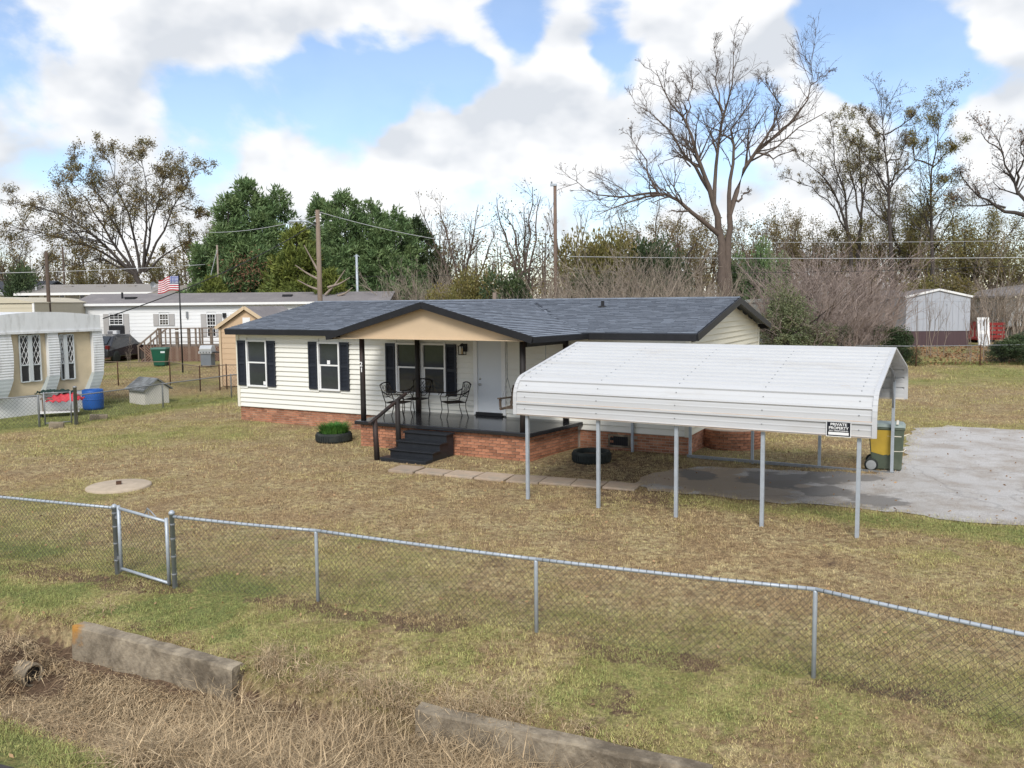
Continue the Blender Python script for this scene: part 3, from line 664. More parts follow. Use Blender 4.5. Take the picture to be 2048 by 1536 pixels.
# ================================================================== porch furniture
def scroll(mb, c, r, y, a0, a1, rad=.006, ang=0):
    pts = []
    for k in range(9):
        t = R(a0+(a1-a0)*k/8); pts.append((c[0]+r*math.cos(t), y(c[1]+r*math.sin(t)), c[1]+r*math.sin(t)))
    mb.tube(pts, rad, 4)
def make_chair(label, u, n, yaw):
    t = thing('patio_chair', label, 'chair', hw(u, n, .706), HYAW+yaw, 'wrought iron chairs on the porch')
    ch = M['chair']; w, d, sz = .27, .26, .43
    yb = lambda z: d+.03+(z-sz)*.26             # back leans away (+y)
    for s in (-1, 1):                            # front legs: S-curved up to the arm, rear legs straight
        MB().tube([(s*w, -d-.03, 0), (s*(w-.01), -d+.02, .2), (s*w, -d, sz), (s*(w+.03), -d-.02, .56), (s*(w+.02), -d+.03, .66)], .013, 6).build('leg', ch, t, True)
        MB().tube([(s*(w-.02), d+.09, 0), (s*(w-.02), d+.02, .25), (s*(w-.01), d+.01, sz)], .013, 6).build('leg', ch, t, True)
        MB().tube([(s*(w+.02), -d-.06, .62), (s*(w+.03), -d-.05, .665), (s*(w+.03), -d+.02, .675), (s*(w+.03), d-.1, .665), (s*(w+.02), yb(.74), .74)], .015, 6).build('armrest', ch, t, True)
        MB().tube([(s*(w+.02), -d, .56), (s*(w+.02), -.05, .54), (s*(w+.01), d-.1, .6), (s*w, yb(.78), .78)], .009, 5).build('arm_brace', ch, t, True)
    se = MB()
    for a, b in (((-w,-d,sz),(w,-d,sz)), ((w,-d,sz),(w-.01,d,sz)), ((w-.01,d,sz),(-w+.01,d,sz)), ((-w+.01,d,sz),(-w,-d,sz))): se.tube([a, b], .013, 6)
    for k in range(9): x = -w+.06*(k+.6); se.tube([(x, -d, sz), (x, 0, sz-.012), (x, d, sz)], .008, 4)
    for y in (-.12, 0, .12): se.tube([(-w, y, sz-.006), (w, y, sz-.006)], .008, 4)
    se.build('seat', ch, t)
    bf = MB(); top = .94
    for s in (-1, 1): bf.tube([(s*(w-.01), d+.01, sz), (s*(w-.01), yb(.6), .6), (s*w, yb(.8), .8), (s*(w+.03), yb(top-.02), top-.02)], .014, 6)
    bf.tube([(-(w+.03), yb(top-.02), top-.02), (-.14, yb(top+.02), top+.02), (0, yb(top+.03), top+.03), (.14, yb(top+.02), top+.02), (w+.03, yb(top-.02), top-.02)], .018, 6)
    bf.tube([(-w, yb(.60), .60), (-.1, yb(.57), .57), (.1, yb(.57), .57), (w, yb(.60), .60)], .010, 5)
    bf.build('back_frame', ch, t, True)
    la = MB()
    for s in (-1, 1):
        for x0, x1 in ((-.22, .06), (-.12, .16), (-.02, .22)):
            la.tube([(s*x0, yb(.62), .62), (s*(x0*.5+x1*.5+.02), yb(.76), .76), (s*x1, yb(.92), .92)], .006, 4)
        scroll(la, (s*.15, .68), .045, yb, 0, 300); scroll(la, (s*.17, .84), .04, yb, 90, 400); scroll(la, (s*.06, .61), .035, yb, 180, 480)
    la.build('back_lattice', ch, t)
make_chair('black iron chair on the porch seen side-on, nearest the handrail', 7.55, -1.35, R(100))
make_chair('black iron chair half hidden behind the porch post at the window', 7.55, -.48, R(8))
make_chair('black iron chair on the porch beside the front door, lattice back showing', 8.95, -.72, R(-38))
# porch swing on chains
sw = thing('porch_swing', 'dark wooden porch swing hanging on chains by the carport end', 'swing', hw(11.45, -1.15, .706), HYAW+R(0))
st = MB()
def slat(a, b, w_, h_, nm, par): return MB().bar(a, b, w_, h_).build(nm, M['wood_dark'], par, bevel=.006)
for k in range(5): slat((-.62, -.22+k*.11, .44), (.62, -.22+k*.11, .44), .09, .022, 'seat_slat', sw)
for k in range(4): slat((-.62, .27+k*.035, .54+k*.11), (.62, .27+k*.035, .54+k*.11), .022, .085, 'back_slat', sw)
for s in (-1, 1):
    slat((s*.60, -.30, .415), (s*.60, .28, .415), .05, .05, 'seat_rail', sw); slat((s*.62, -.36, .70), (s*.62, .36, .66), .08, .035, 'armrest', sw)
    slat((s*.62, -.26, .41), (s*.62, -.28, .70), .05, .05, 'arm_post', sw); slat((s*.58, .24, .40), (s*.58, .42, .98), .05, .05, 'back_post', sw)
    MB().tube([(s*.62, -.30, .44), (s*.56, .02, 1.22), (s*.56, .02, 2.249)], .009, 5).tube([(s*.60, .34, .70), (s*.56, .02, 1.22)], .009, 5).build('chain', M['galv_dull'], sw)
# round brick stoop at the right end of the house: curved courses
pc = at_z(1463, 889)
pl = thing('brick_planter', 'round low brick planter wall beside the gable end of the house', 'planter', (pc.x, pc.y, g1(pc.x, pc.y)), 0)
core = MB().lathe([(.80, -.1), (.80, .50), (.62, .50), (.62, .30), (.02, .30)], n=40).build('core', M['mortar'], pl)
arc = MB().prism([(-.098, -.83), (0, -.836), (.098, -.83), (.093, -.78), (-.093, -.78)], 'z', 0, BH).mesh('brick', M['brick'])
rs = random.Random(2)
for c in range(7):
    for k in range(25):
        a = (k+(.5 if c % 2 else 0))*2*math.pi/25
        if math.cos(a) < -.25: continue
        q = rs.uniform(.995, 1.005)
        place('brick', arc, pl, (0, 0, -.03+c*.0755), (0, 0, a), (q, q, 1))
# ================================================================== carport
CA = Vector((.293, 16.2865, 0)); CYAW = -.5193; CL, CW = 6.1, 5.62
cp = thing('carport', 'white ribbed metal carport on galvanised legs beside the drive', 'carport', CA, CYAW)
# roof section: near eave (y = -.10) up over a rounded shoulder to the ridge, then down to the far eave
def half_profile():
    P = [(-.10, 1.69), (-.10, 2.02)]
    r = .42; c = (-.10+r, 2.02); sl = math.atan2(.62, 2.5)
    for k in range(1, 7):
        a = math.pi-(math.pi/2-sl)*k/6; P.append((c[0]+r*math.cos(a), c[1]+r*math.sin(a)))
    P.append((CW/2, 2.955)); return P
HP = half_profile(); MID = CW/2
def prof_len(P):
    l = [0]
    for a, b in zip(P, P[1:]): l.append(l[-1]+math.hypot(b[0]-a[0], b[1]-a[1]))
    return l
PLN = prof_len(HP)
def prof_at(t):
    for i in range(len(HP)-1):
        if t <= PLN[i+1] or i == len(HP)-2:
            k = (t-PLN[i])/(PLN[i+1]-PLN[i]); a, b = HP[i], HP[i+1]
            d = Vector((b[0]-a[0], b[1]-a[1])).normalized(); return Vector((a[0]+(b[0]-a[0])*k, a[1]+(b[1]-a[1])*k)), Vector((-d.y, d.x))
TOT = PLN[-1]
RIB = TOT/15.; PAN = 3
X0, X1 = -.20, CL+.22
def panel(t0, t1, far, name='roof_panel'):
    pts = []
    n = 40; t = t0
    ts = []
    k0 = int(math.floor(t0/RIB))
    for k in range(k0, k0+PAN+1):
        c = k*RIB
        for dx, h in ((-.030, 0), (-.016, .030), (.016, .030), (.030, 0), (.065, .0), (RIB/2-.02, .0), (RIB/2, .004), (RIB/2+.02, 0.), (RIB-.06, 0.)):
            if t0-.012 <= c+dx <= t1+.02: ts.append((c+dx, h))
    for tt, h in ts:
        p, nn = prof_at(min(max(tt, 0), TOT)); q = p+nn*h
        pts.append((2*MID-q.x if far else q.x, q.y))
    mb = MB(); nX = 7
    for i in range(nX+1):
        x = X0+(X1-X0)*i/nX
        for y, z in pts: mb.v.append((x, y, z-.012*math.sin(math.pi*i/nX)*0))
    m = len(pts)
    for i in range(nX):
        for j in range(m-1):
            f = (i*m+j, i*m+j+1, (i+1)*m+j+1, (i+1)*m+j); mb.f.append(f if far else f[::-1])
    o = mb.build(name, M['carport'], cp)
    sm = o.modifiers.new('sheet', 'SOLIDIFY'); sm.thickness = .004; sm.offset = -1
    return o
for far in (False, True):
    for k in range(5): panel(k*PAN*RIB, (k+1)*PAN*RIB, far)
MB().prism([(MID-.16, 2.935), (MID, 2.985), (MID+.16, 2.935), (MID, 2.965)], 'x', X0-.005, X1+.005).build('ridge_cap', M['carport'], cp)
# edge trim along both gable ends and lower edges (the near eave trim is rust stained)
rstm = mat('rust_streaked_white', (.66,.62,.56), .4, .05, 2, col2=(.42,.25,.14), c2scale=2.2, c2lo=.38, c2hi=.7, stretch=(.3,1,6))
for x in (X0-.012, X1+.012):
    for far in (False, True):
        pts = []
        for i in range(len(HP)):
            t = PLN[i]; p, nn = prof_at(t); pts.append((x, 2*MID-p.x-nn.x*.012 if far else p.x+nn.x*.012, p.y+nn.y*.012))
        mb = MB(); b = 0
        for i in range(len(pts)-1): mb.bar(pts[i], pts[i+1], .035, .075, up=(1, 0, 0))
        mb.build('edge_trim', M['carport'], cp)
MB().bar((X0, -.105, 1.70), (X1, -.105, 1.70), .018, .035).build('eave_trim', rstm, cp)
MB().bar((X0, CW+.105, 1.70), (X1, CW+.105, 1.70), .018, .035).build('eave_trim', rstm, cp)
MB().bar((X0, -.118, 1.945), (X1, -.118, 1.945), .018, .022).build('panel_lap', rstm, cp)
# frame
for i in range(5):
    x = i*CL/4
    for y in (0, CW):
        w_ = hw(0, 0, 0); wx = CA.x+math.cos(CYAW)*x-math.sin(CYAW)*y; wy = CA.y+math.sin(CYAW)*x+math.cos(CYAW)*y
        MB().box(x-.032, x+.032, y-.032, y+.032, g1(wx, wy)-.15, 2.10).build('leg', M['galv'], cp, bevel=.006)
    MB().tube([(x, 0, 2.08), (x, .22, 2.26), (x, .5, 2.36), (x, MID, 2.90), (x, CW-.5, 2.36), (x, CW-.22, 2.26), (x, CW, 2.08)], .028, 6).build('roof_bow', M['galv_dull'], cp)
MB().box(1.45, CL+.05, CW-.035, CW+.035, .0, .07).build('base_rail', M['galv_dull'], cp)
for i in (0, 2, 4):
    MB().bar((i*CL/4, CW-.02, 1.5), (i*CL/4, CW-.55, 2.36), .03).build('brace', M['galv_dull'], cp)
def cw_(x, y, z=0): c, s = math.cos(CYAW), math.sin(CYAW); return Vector((CA.x+x*c-y*s, CA.y+x*s+y*c, z))
sc_ = MB(); rs = random.Random(3)
for t_ in range(16):
    for i in range(5):
        for far in (False,):
            q, nn = prof_at(min(TOT-.02, (t_+.5)*RIB)); sc_.box(i*CL/4-.009, i*CL/4+.009, q.x+nn.x*.004-.009, q.x+nn.x*.004+.009, q.y+nn.y*.004-.009, q.y+nn.y*.004+.009)
stuff(sc_.build('screws', M['galv_dull'], cp))
rs_ = MB()
for x0, t_, ln in ((5.2, 5.93, 1.0), (5.5, 4.0, .75), (5.75, 6.98, .5), (5.0, 7.97, .6)):
    for k in range(6):
        q, nn = prof_at(t_*RIB+.028+k*.012); a_ = x0+k*.05; b_ = min(6.3, x0+ln-k*.07)
        if b_ > a_: rs_.poly((a_, q.x+nn.x*.007, q.y+nn.y*.007), (b_, q.x+nn.x*.007, q.y+nn.y*.007), (b_, q.x+nn.x*.007+.010, q.y+nn.y*.007+.003), (a_, q.x+nn.x*.007+.010, q.y+nn.y*.007+.003))
stuff(rs_.build('rust_streaks', mat('rust_stain', (.50,.36,.25), .6, .2, 5), cp))
# private property sign
p = cw_(5.80, -.122, 1.805)
sg = thing('sign', 'black and white PRIVATE PROPERTY sign on the carport edge', 'sign', p, CYAW)
NAVY = mat('sign_black', (.012,.014,.02), .4, .05)
MB().box(-.19, .19, -.006, .006, -.125, .125).build('backing', M['white'], sg); MB().box(-.178, .178, -.009, -.0065, -.113, .113).build('panel', NAVY, sg)
MB().box(-.155, .155, -.011, -.0095, -.095, -.05).build('blank_field', M['white'], sg)
for s, z, wd_, ht_ in (('PRIVATE', .055, .25, .045), ('PROPERTY', -.002, .30, .045), ('NO TRESPASSING', -.036, .29, .020)):
    tmx = text_mesh('lettering', s, .1, M['white'], .001, bold=.0022); co = np.empty(len(tmx.vertices)*3, np.float32); tmx.vertices.foreach_get('co', co); co = co.reshape(-1, 3)
    place('lettering', tmx, sg, (0, -.0105, z), (R(90), 0, 0), (wd_/(np.ptp(co[:, 0])), ht_/np.ptp(co[:, 1]), 1))
# ---- wheeled bin
gbin = mat('grey_green_plastic', (.085,.105,.075), .5, .12, 4, col2=(.12,.135,.10), c2scale=2)
ybin = mat('yellow_plastic_worn', (.46,.31,.045), .55, .12, 4, col2=(.40,.27,.05), c2scale=3)
p = ground(1771, 938)
bn = thing('wheeled_bin', 'green wheeled bin with a yellow painted side behind the carport leg', 'bin', p, CYAW+R(4))
bo = MB()
def frus(mb, x0, x1, y0, y1, z0, X0_, X1_, Y0, Y1, z1):
    b = len(mb.v); mb.v += [(x0,y0,z0),(x1,y0,z0),(x1,y1,z0),(x0,y1,z0),(X0_,Y0,z1),(X1_,Y0,z1),(X1_,Y1,z1),(X0_,Y1,z1)]
    mb.f += [(b,b+3,b+2,b+1),(b+4,b+5,b+6,b+7),(b,b+1,b+5,b+4),(b+1,b+2,b+6,b+5),(b+2,b+3,b+7,b+6),(b+3,b,b+4,b+7)]
frus(bo, -.28, .33, -.24, .24, .03, -.37, .37, -.30, .30, .98); bo.build('body', gbin, bn, bevel=.03)
py = MB(); b0 = lambda z, s: -.28-.09*(z-.03)/.95 if s < 0 else .33+.04*(z-.03)/.95; yf = lambda z: -.24-.06*(z-.03)/.95
zz = (.40, .93)
py.prism([(b0(.40,-1)+.02, .42), (-.05, .36), (.02, .38), (.05, .36), (.12, .42), (.16, .46), (.16, .93), (b0(.93,-1)+.03, .93)], 'y', 0, .006)
py.v = [(x, yf(z)-.006+(y-0), z) for x, y, z in py.v]; py.build('yellow_panel', ybin, bn)
MB().box(-.385, .385, -.315, .315, .94, .985).build('rim', gbin, bn, bevel=.015)
lid = MB(); frus(lid, -.39, .40, -.325, .325, .99, -.34, .34, -.28, .28, 1.07); lid.build('lid', mat('faded_lid', (.24,.29,.27), .45, .1), bn, bevel=.025)
MB().tube([(-.36, -.2, .98), (-.45, -.2, 1.0), (-.45, .2, 1.0), (-.36, .2, .98)], .015, 6).build('handle', gbin, bn)
strap = mat('white_strap', (.7,.66,.55), .6)
MB().box(.20, .25, -.33, .33, 1.075, 1.083).build('strap', strap, bn); MB().tube([(.02, -.285, .80), (.30, -.285, .80), (.47, -.20, .86)], .012, 5).build('strap', strap, bn); MB().tube([(.16, -.262, .46), (.36, -.262, .47), (.40, -.15, .50)], .012, 5).build('strap', strap, bn)
for y in (-.33, .29):
    wl = MB().lathe([(.125, 0), (.145, .012), (.145, .045), (.125, .057)], (-.29, y, .135), 24, 'y').build('wheel', M['rubber'], bn, True)
    MB().lathe([(.02, -.006), (.05, -.008), (.105, -.002), (.112, .03)], (-.29, y, .135), 20, 'y').build('rim', mat('grey_hub', (.30,.31,.31), .5), wl)
# ---- tyre planters
def tyre(label, px, py, rad, h, name='tyre_planter'):
    p = ground(px, py); t = thing(name, label, 'planter', p, 0, 'tyre planters')
    MB().lathe([(rad*.80, -.02), (rad*.97, .0), (rad, .04), (rad, h-.05), (rad*.96, h-.005), (rad*.86, h), (rad*.78, h-.03), (rad*.80, h*.45)], n=40).build('tyre', M['rubber'], t, True)
    tr = MB()
    for k in range(44):
        a = 2*math.pi*k/44; c, s = math.cos(a), math.sin(a); tr.bar((c*rad*1.0, s*rad*1.0, .05), (c*rad*1.0, s*rad*1.0, h-.06), .05, .03, up=(c, s, 0))
    stuff(tr.build('tread_blocks', M['rubber'], t))
    MB().lathe([(rad*.79, h*.55), (rad*.4, h*.62), (.01, h*.6)], n=24).build('soil', M['soil'], t)
    return t, p
t1_, tp1 = tyre('black tyre planter full of green grass blades left of the porch', 668, 882, .50, .26)
t2_, tp2 = tyre('empty black tyre planter on the lawn near the carport leg', 1183, 922, .47, .26)
rs = random.Random(6); gr = MB()
for k in range(900):
    a = rs.uniform(0, 6.283); r0 = .36*math.sqrt(rs.random()); x, y = r0*math.cos(a), r0*math.sin(a); ln = rs.uniform(.28, .48); b = rs.uniform(.15, .7)*(r0/.36+.3); a2 = a+rs.uniform(-.6, .6); w_ = .008
    dx, dy = math.cos(a2)*b*ln, math.sin(a2)*b*ln; pxp, pyp = -math.sin(a2)*w_, math.cos(a2)*w_; bz = .15
    v = len(gr.v); gr.v += [(x-pxp, y-pyp, bz), (x+pxp, y+pyp, bz), (x+dx*.45+pxp, y+dy*.45+pyp, bz+ln*.62), (x+dx*.45-pxp, y+dy*.45-pyp, bz+ln*.62), (x+dx, y+dy, bz+ln*.85)]
    gr.f += [(v, v+1, v+2, v+3), (v+3, v+2, v+4)]
o = gr.build('grass_clump', leafmat('planter_grass', (.07,.19,.035), (.10,.22,.04), .3)); o.location = tp1+Vector((0,0,.0)); tag(o, 'tuft of bright green grass growing in the tyre planter', 'plant')
# ---- septic lid
p = ground(238, 974); sl_ = thing('septic_lid', 'round concrete septic tank lid set in the front lawn', 'lid', p, .3)
MB().lathe([(.66, -.06), (.65, .035), (.62, .05), (.01, .06)], n=44).build('slab', mat('pale_concrete', (.44,.36,.27), .95, .18, 5, bump=.3, bscale=30), sl_, True); MB().box(-.05, .05, -.035, .035, .055, .13).build('lifting_ring', M['rust'], sl_)
# ================================================================== chain link fences
def chain_mesh(P, Q, zb0, zb1, h0, h1, pitch, r):
    """woven zig-zag wires between two fence points; each wire is a real bent rod"""
    mb = MB(); d = Vector((Q.x-P.x, Q.y-P.y, 0)); ln = d.length; d /= ln; nrm_ = Vector((-d.y, d.x, 0))
    nw = int(ln/(pitch/2)); hh = pitch/2
    for i in range(nw):
        f = (i+.5)/nw; zb = zb0+(zb1-zb0)*f; zt = h0+(h1-h0)*f; nk = max(2, int((zt-zb)/hh)); pts = []
        for k in range(nk+1):
            s = (i+((k+i) % 2))*pitch/2; b = len(mb.v); c = Vector((P.x, P.y, 0))+d*s; z = zb+(zt-zb)*k/nk
            off = r*(1 if (k+i) % 2 else -1)
            for q in ((nrm_*r*1.1).to_tuple(), (d*r-nrm_*r*.6).to_tuple(), (-d*r-nrm_*r*.6).to_tuple()):
                mb.v.append((c.x+q[0], c.y+q[1], z+q[2]))
            if k:
                for j in range(3): l = (j+1) % 3; mb.f.append((b-3+j, b-3+l, b+l, b+j))
    return mb
def sag_rail(P, Q, r, m, par, nm='top_rail', sag=.01):
    pts = [P.lerp(Q, k/6)-Vector((0,0,sag*math.sin(math.pi*k/6))) for k in range(7)]
    return MB().tube(pts, r, 8).build(nm, m, par, True)
def post(par, x, y, z0, z1, r, m, nm='post', cap=True):
    prof = [(r, z0-.2), (r, z1)]+([(r*1.25, z1), (r*1.2, z1+.03), (r*.5, z1+.055)] if cap else [(r*.8, z1+.02)])
    return MB().lathe(prof, (x, y, 0), 10).build(nm, m, par, True)
def ties(par, P, Q, r, m, step=.45):
    mb = MB(); d = (Q-P); n = int(d.length/step); dn_ = d.normalized(); a = dn_.cross(Vector((0,0,1))).normalized(); u = a.cross(dn_)
    for k in range(1, n):
        c = P+d*(k/n); pts = [c+a*(math.cos(t)*(r+.003))+u*(math.sin(t)*(r+.003)) for t in [R(q) for q in range(0, 361, 60)]]; mb.tube(pts, .003, 4)
    return stuff(mb.build('wire_ties', m, par))
FP = [(-8.6, -1), (235, 1148), (350, 1176), (636, 1203), (1073, 1264), (1627, 1356)]
FPW = []
for px, py in FP[1:]: q = ground(px, py); FPW.append(q)
dirL = (FPW[0]-FPW[1]).normalized()
lp = at_z(0, 993, .985); FL0 = Vector((lp.x, lp.y, 0)); FL1 = FPW[0]+(FL0-FPW[0])*2.2
rr_ = at_z(2048, 1268, .905); FR0 = Vector((rr_.x, rr_.y, 0)); FR1 = FPW[4]+(FR0-FPW[4])*1.25
TOPZ = [.985, 1.05, .955, .90, .925]
ff = thing('chain_link_fence', 'low galvanised chain-link fence crossing the front lawn near the ditch', 'fence')
g_ = M['galv']
line = [(FL1, .99), (FPW[0], .985)], [(FPW[1], 1.02), (FPW[2], .955), (FPW[3], .90), (FPW[4], .925), (FR1, .90)]
for seg in line:
    for (a, ha), (b, hb) in zip(seg, seg[1:]):
        A_ = Vector((a.x, a.y, ha)); B_ = Vector((b.x, b.y, hb)); sag_rail(A_, B_, .021, g_, ff); ties(ff, A_, B_, .021, M['wire'], .088)
        n = max(1, int((B_-A_).length/2.6))
        o = chain_mesh(a, b, g1(a.x,a.y)+.01, g1(b.x,b.y)+.01, ha-.005, hb-.005, .075, .0021).build('chain_link_mesh', M['wire'], ff); stuff(o)
for i, (q, tz) in enumerate(zip(FPW, TOPZ)):
    post(ff, q.x, q.y, g1(q.x, q.y), tz-(0 if i < 2 else .03), .034 if i < 2 else .024, g_, 'terminal_post' if i < 2 else 'line_post', i < 2)
    if i < 2:
        for z in (.2, .45, .7, .9): MB().lathe([(.037, z), (.039, z+.01), (.037, z+.022)], (q.x, q.y, 0), 10).build('brace_band', M['galv_dull'], ff)
for q, tz in ((FL1, .96), (FR1, .87)): post(ff, q.x, q.y, g1(q.x,q.y), tz, .024, g_, 'line_post', False)
# gate between the two terminal posts
d = (FPW[1]-FPW[0]); gd = Vector((d.x, d.y, 0)).normalized(); Gl = FPW[0]+gd*.10; Gr = FPW[1]-gd*.12
gt = thing('fence_gate', 'narrow chain-link gate with round tube frame in the front fence', 'gate', (Gl.x, Gl.y, g1(Gl.x, Gl.y)))
W_ = (Gr-Gl); W_.z = 0; zb = g1(Gr.x, Gr.y)-g1(Gl.x, Gl.y)
fr = MB(); r0 = .022
MB().tube([(0,0,.06), (0,0,1.03)], .026, 8).build('stile', g_, gt, True); MB().tube([(W_.x, W_.y, .04), (W_.x, W_.y, .98)], .026, 8).build('stile', g_, gt, True)
MB().tube([(0,0,.99), (W_.x, W_.y, .93)], r0, 8).build('top_bar', g_, gt, True); MB().tube([(0,0,.10), (W_.x, W_.y, .06)], r0, 8).build('bottom_bar', g_, gt, True)
stuff(chain_mesh(Vector((0,0,0)), W_, .10, .06, .99, .93, .075, .0021).build('chain_link_mesh', M['wire'], gt))
MB().tube([(W_.x*.55, W_.y*.55, .97), (W_.x*.62, W_.y*.62, 1.07), (W_.x*.7, W_.y*.7, 1.03), (W_.x*.8, W_.y*.8, .96)], .009, 5).tube([(W_.x*.62, W_.y*.62, 1.07), (W_.x*.66, W_.y*.66, .95)], .007, 5).build('fork_latch', M['galv_dull'], gt)
for z in (.25, .85): MB().bar((-.10*gd.x, -.10*gd.y, z), (.02*gd.x, .02*gd.y, z), .03, .04).build('hinge', M['galv_dull'], gt)
# ================================================================== ditch head walls and pipe
def headwall(label, P, Q, zt0, zt1, h, th, seed, group):
    rs = random.Random(seed); d = Q-P; ln = d.length; t = thing('concrete_head_wall', label, 'wall', (P.x, P.y, 0), math.atan2(d.y, d.x), group)
    n = 14; mb = MB()
    for i in range(n+1):
        x = ln*i/n; zt = zt0+(zt1-zt0)*i/n; j = lambda a: rs.uniform(-a, a)
        mb.v += [(x+j(.01), j(.02)-.0, zt-h), (x, j(.02), zt-h*.45), (x+j(.01), j(.015)+.01, zt-.02+j(.012)), (x, .03+j(.01), zt+j(.008)), (x, th-.03, zt+j(.008)), (x, th, zt-.03), (x, th, zt-h)]
    for i in range(n):
        for k in range(6): a = i*7+k; mb.f.append((a, a+7, a+8, a+1))
    mb.f += [tuple(range(7)), tuple(n*7+k for k in range(7))[::-1]]
    o = mb.build('wall_block', M['concrete'], t); return t
a = at_z(142, 1254, .02); b = at_z(462, 1338, -.05)
hwl = headwall('rough concrete ditch wall with an orange lichen corner, lower left', Vector((a.x, a.y)), Vector((b.x, b.y)), .03, -.05, .75, .21, 3, 'ditch walls')
def lichen_concrete():
    m = M['concrete'].copy(); m.name = 'lichened_concrete'; t = m.node_tree; b = t.nodes['Principled BSDF']; cur = b.inputs['Base Color'].links[0].from_socket
    tc_ = t.nodes.new('ShaderNodeTexCoord'); d = t.nodes.new('ShaderNodeVectorMath'); d.operation = 'LENGTH'; t.links.new(tc_.outputs['Object'], d.inputs[0]); z = t.nodes.new('ShaderNodeTexNoise'); z.inputs['Scale'].default_value = 7; z.inputs['Detail'].default_value = 6; t.links.new(tc_.outputs['Object'], z.inputs['Vector'])
    a = t.nodes.new('ShaderNodeMath'); a.operation = 'MULTIPLY_ADD'; t.links.new(z.outputs[0], a.inputs[0]); a.inputs[1].default_value = .5; t.links.new(d.outputs['Value'], a.inputs[2]); r = t.nodes.new('ShaderNodeMapRange'); t.links.new(a.outputs[0], r.inputs[0]); r.inputs[1].default_value = .46; r.inputs[2].default_value = .30
    x = t.nodes.new('ShaderNodeMix'); x.data_type = 'RGBA'; t.links.new(r.outputs[0], x.inputs[0]); t.links.new(cur, x.inputs[6]); x.inputs[7].default_value = (.42, .21, .05, 1); t.links.new(x.outputs[2], b.inputs['Base Color']); return m
hwl.children[0].data.materials[0] = lichen_concrete()
a = at_z(828, 1412, -.05); b = at_z(1420, 1545, -.15)
headwall('low concrete ditch wall half buried in dry grass at the bottom', Vector((a.x, a.y)), Vector((b.x, b.y)), -.09, -.17, .7, .20, 5, 'ditch walls')
p = Vector((*(DP+DD*-.12+DN*.42), -.40)); cu = thing('culvert_pipe', 'dark corrugated pipe mouth in the grassy bank, far left', 'pipe', p, math.atan2(DD[1], DD[0]))
cm = mat('bore_shade', (.02,.02,.02), .6, .2); pr_ = []
for k in range(13): pr_.append((.13+(.008 if k % 2 else 0), -.62+k*.05))
MB().lathe(pr_+[(.108, -.02), (.108, -.12)], n=22, axis='x').build('pipe', M['concrete'], cu, True); MB().lathe([(.107, -.07), (.01, -.069)], n=22, axis='x').build('bore_shade_disc', cm, cu)  # black disc paints in the darkness inside the pipe mouth
# ================================================================== neighbouring homes and yards
class Facade:
    """a vertical plane through the point at pixel (px,py) on ground level zg with a yaw; turns pixels into local x, z"""
    def __init__(s, origin, yaw): s.o = Vector(origin); s.yaw = yaw; s.u = Vector((math.cos(yaw), math.sin(yaw), 0)); s.n = Vector((-math.sin(yaw), math.cos(yaw), 0))
    def __call__(s, px, py, off=0.):
        r = ray(px, py); c = Vector((0, 0, CH)); t = (off+(s.o-c).dot(s.n))/r.dot(s.n); p = c+r*t; q = p-s.o; return q.dot(s.u), q.z
def simple_window(par, x0, x1, z0, z1, y=0., f=.06, m=None, grid=None, split=True):
    w_ = MB().box(x0-f, x0, y-.05, y+.02, z0-f, z1+f).box(x1, x1+f, y-.05, y+.02, z0-f, z1+f).box(x0, x1, y-.05, y+.02, z1, z1+f).box(x0, x1, y-.05, y+.02, z0-f, z0)
    zm = (z0+z1)/2
    if split: w_.box(x0, x1, y-.035, y+.01, zm-.025, zm+.025)
    w_ = w_.build('window', M['white'], par)
    if split:
        MB().box(x0, x1, y-.012, y+.01, zm+.025, z1).build('pane', m or M['glass_dark'], w_); MB().box(x0, x1, y-.018, y+.01, z0, zm-.025).build('pane', m or M['glass_dark'], w_)
    else: MB().box(x0, x1, y-.015, y+.01, z0, z1).build('pane', m or M['glass_dark'], w_)
    if grid:
        gm_ = MB()
        for k in range(1, grid[0]): x = x0+(x1-x0)*k/grid[0]; gm_.box(x-.010, x+.010, y-.03, y-.012, z0, z1)
        for k in range(1, grid[1]):
            z = z0+(z1-z0)*k/grid[1]
            if abs(z-zm) > .05: gm_.box(x0, x1, y-.031, y-.013, z-.010, z+.010)
        stuff(gm_.build('muntins', M['white'], w_))
    return w_
lap = lambda m, c: mat(m, c, .6, .05, 2)
def lapwall(par, x0, x1, z0, z1, m, expo=.2, y=0., openings=()):
    """clapboard: boards as pieces, cut round the openings"""
    n = int((z1-z0)/expo); e = (z1-z0)/n
    me = MB().prism([(.03, 0), (-.02, 0), (-.004, e), (.03, e)], 'x', 0, 1).mesh('siding_board', m)
    for k in range(n):
        z = z0+k*e; x = x0; cuts = [o for o in openings if o[2] < z+e*.7 and o[3] > z+e*.3]
        for c in sorted(cuts)+[(x1, 0)]:
            if c[0]-x > .04: place('siding_board', me, par, (x, y, z), sc=(c[0]-x, 1, 1))
            x = c[1]
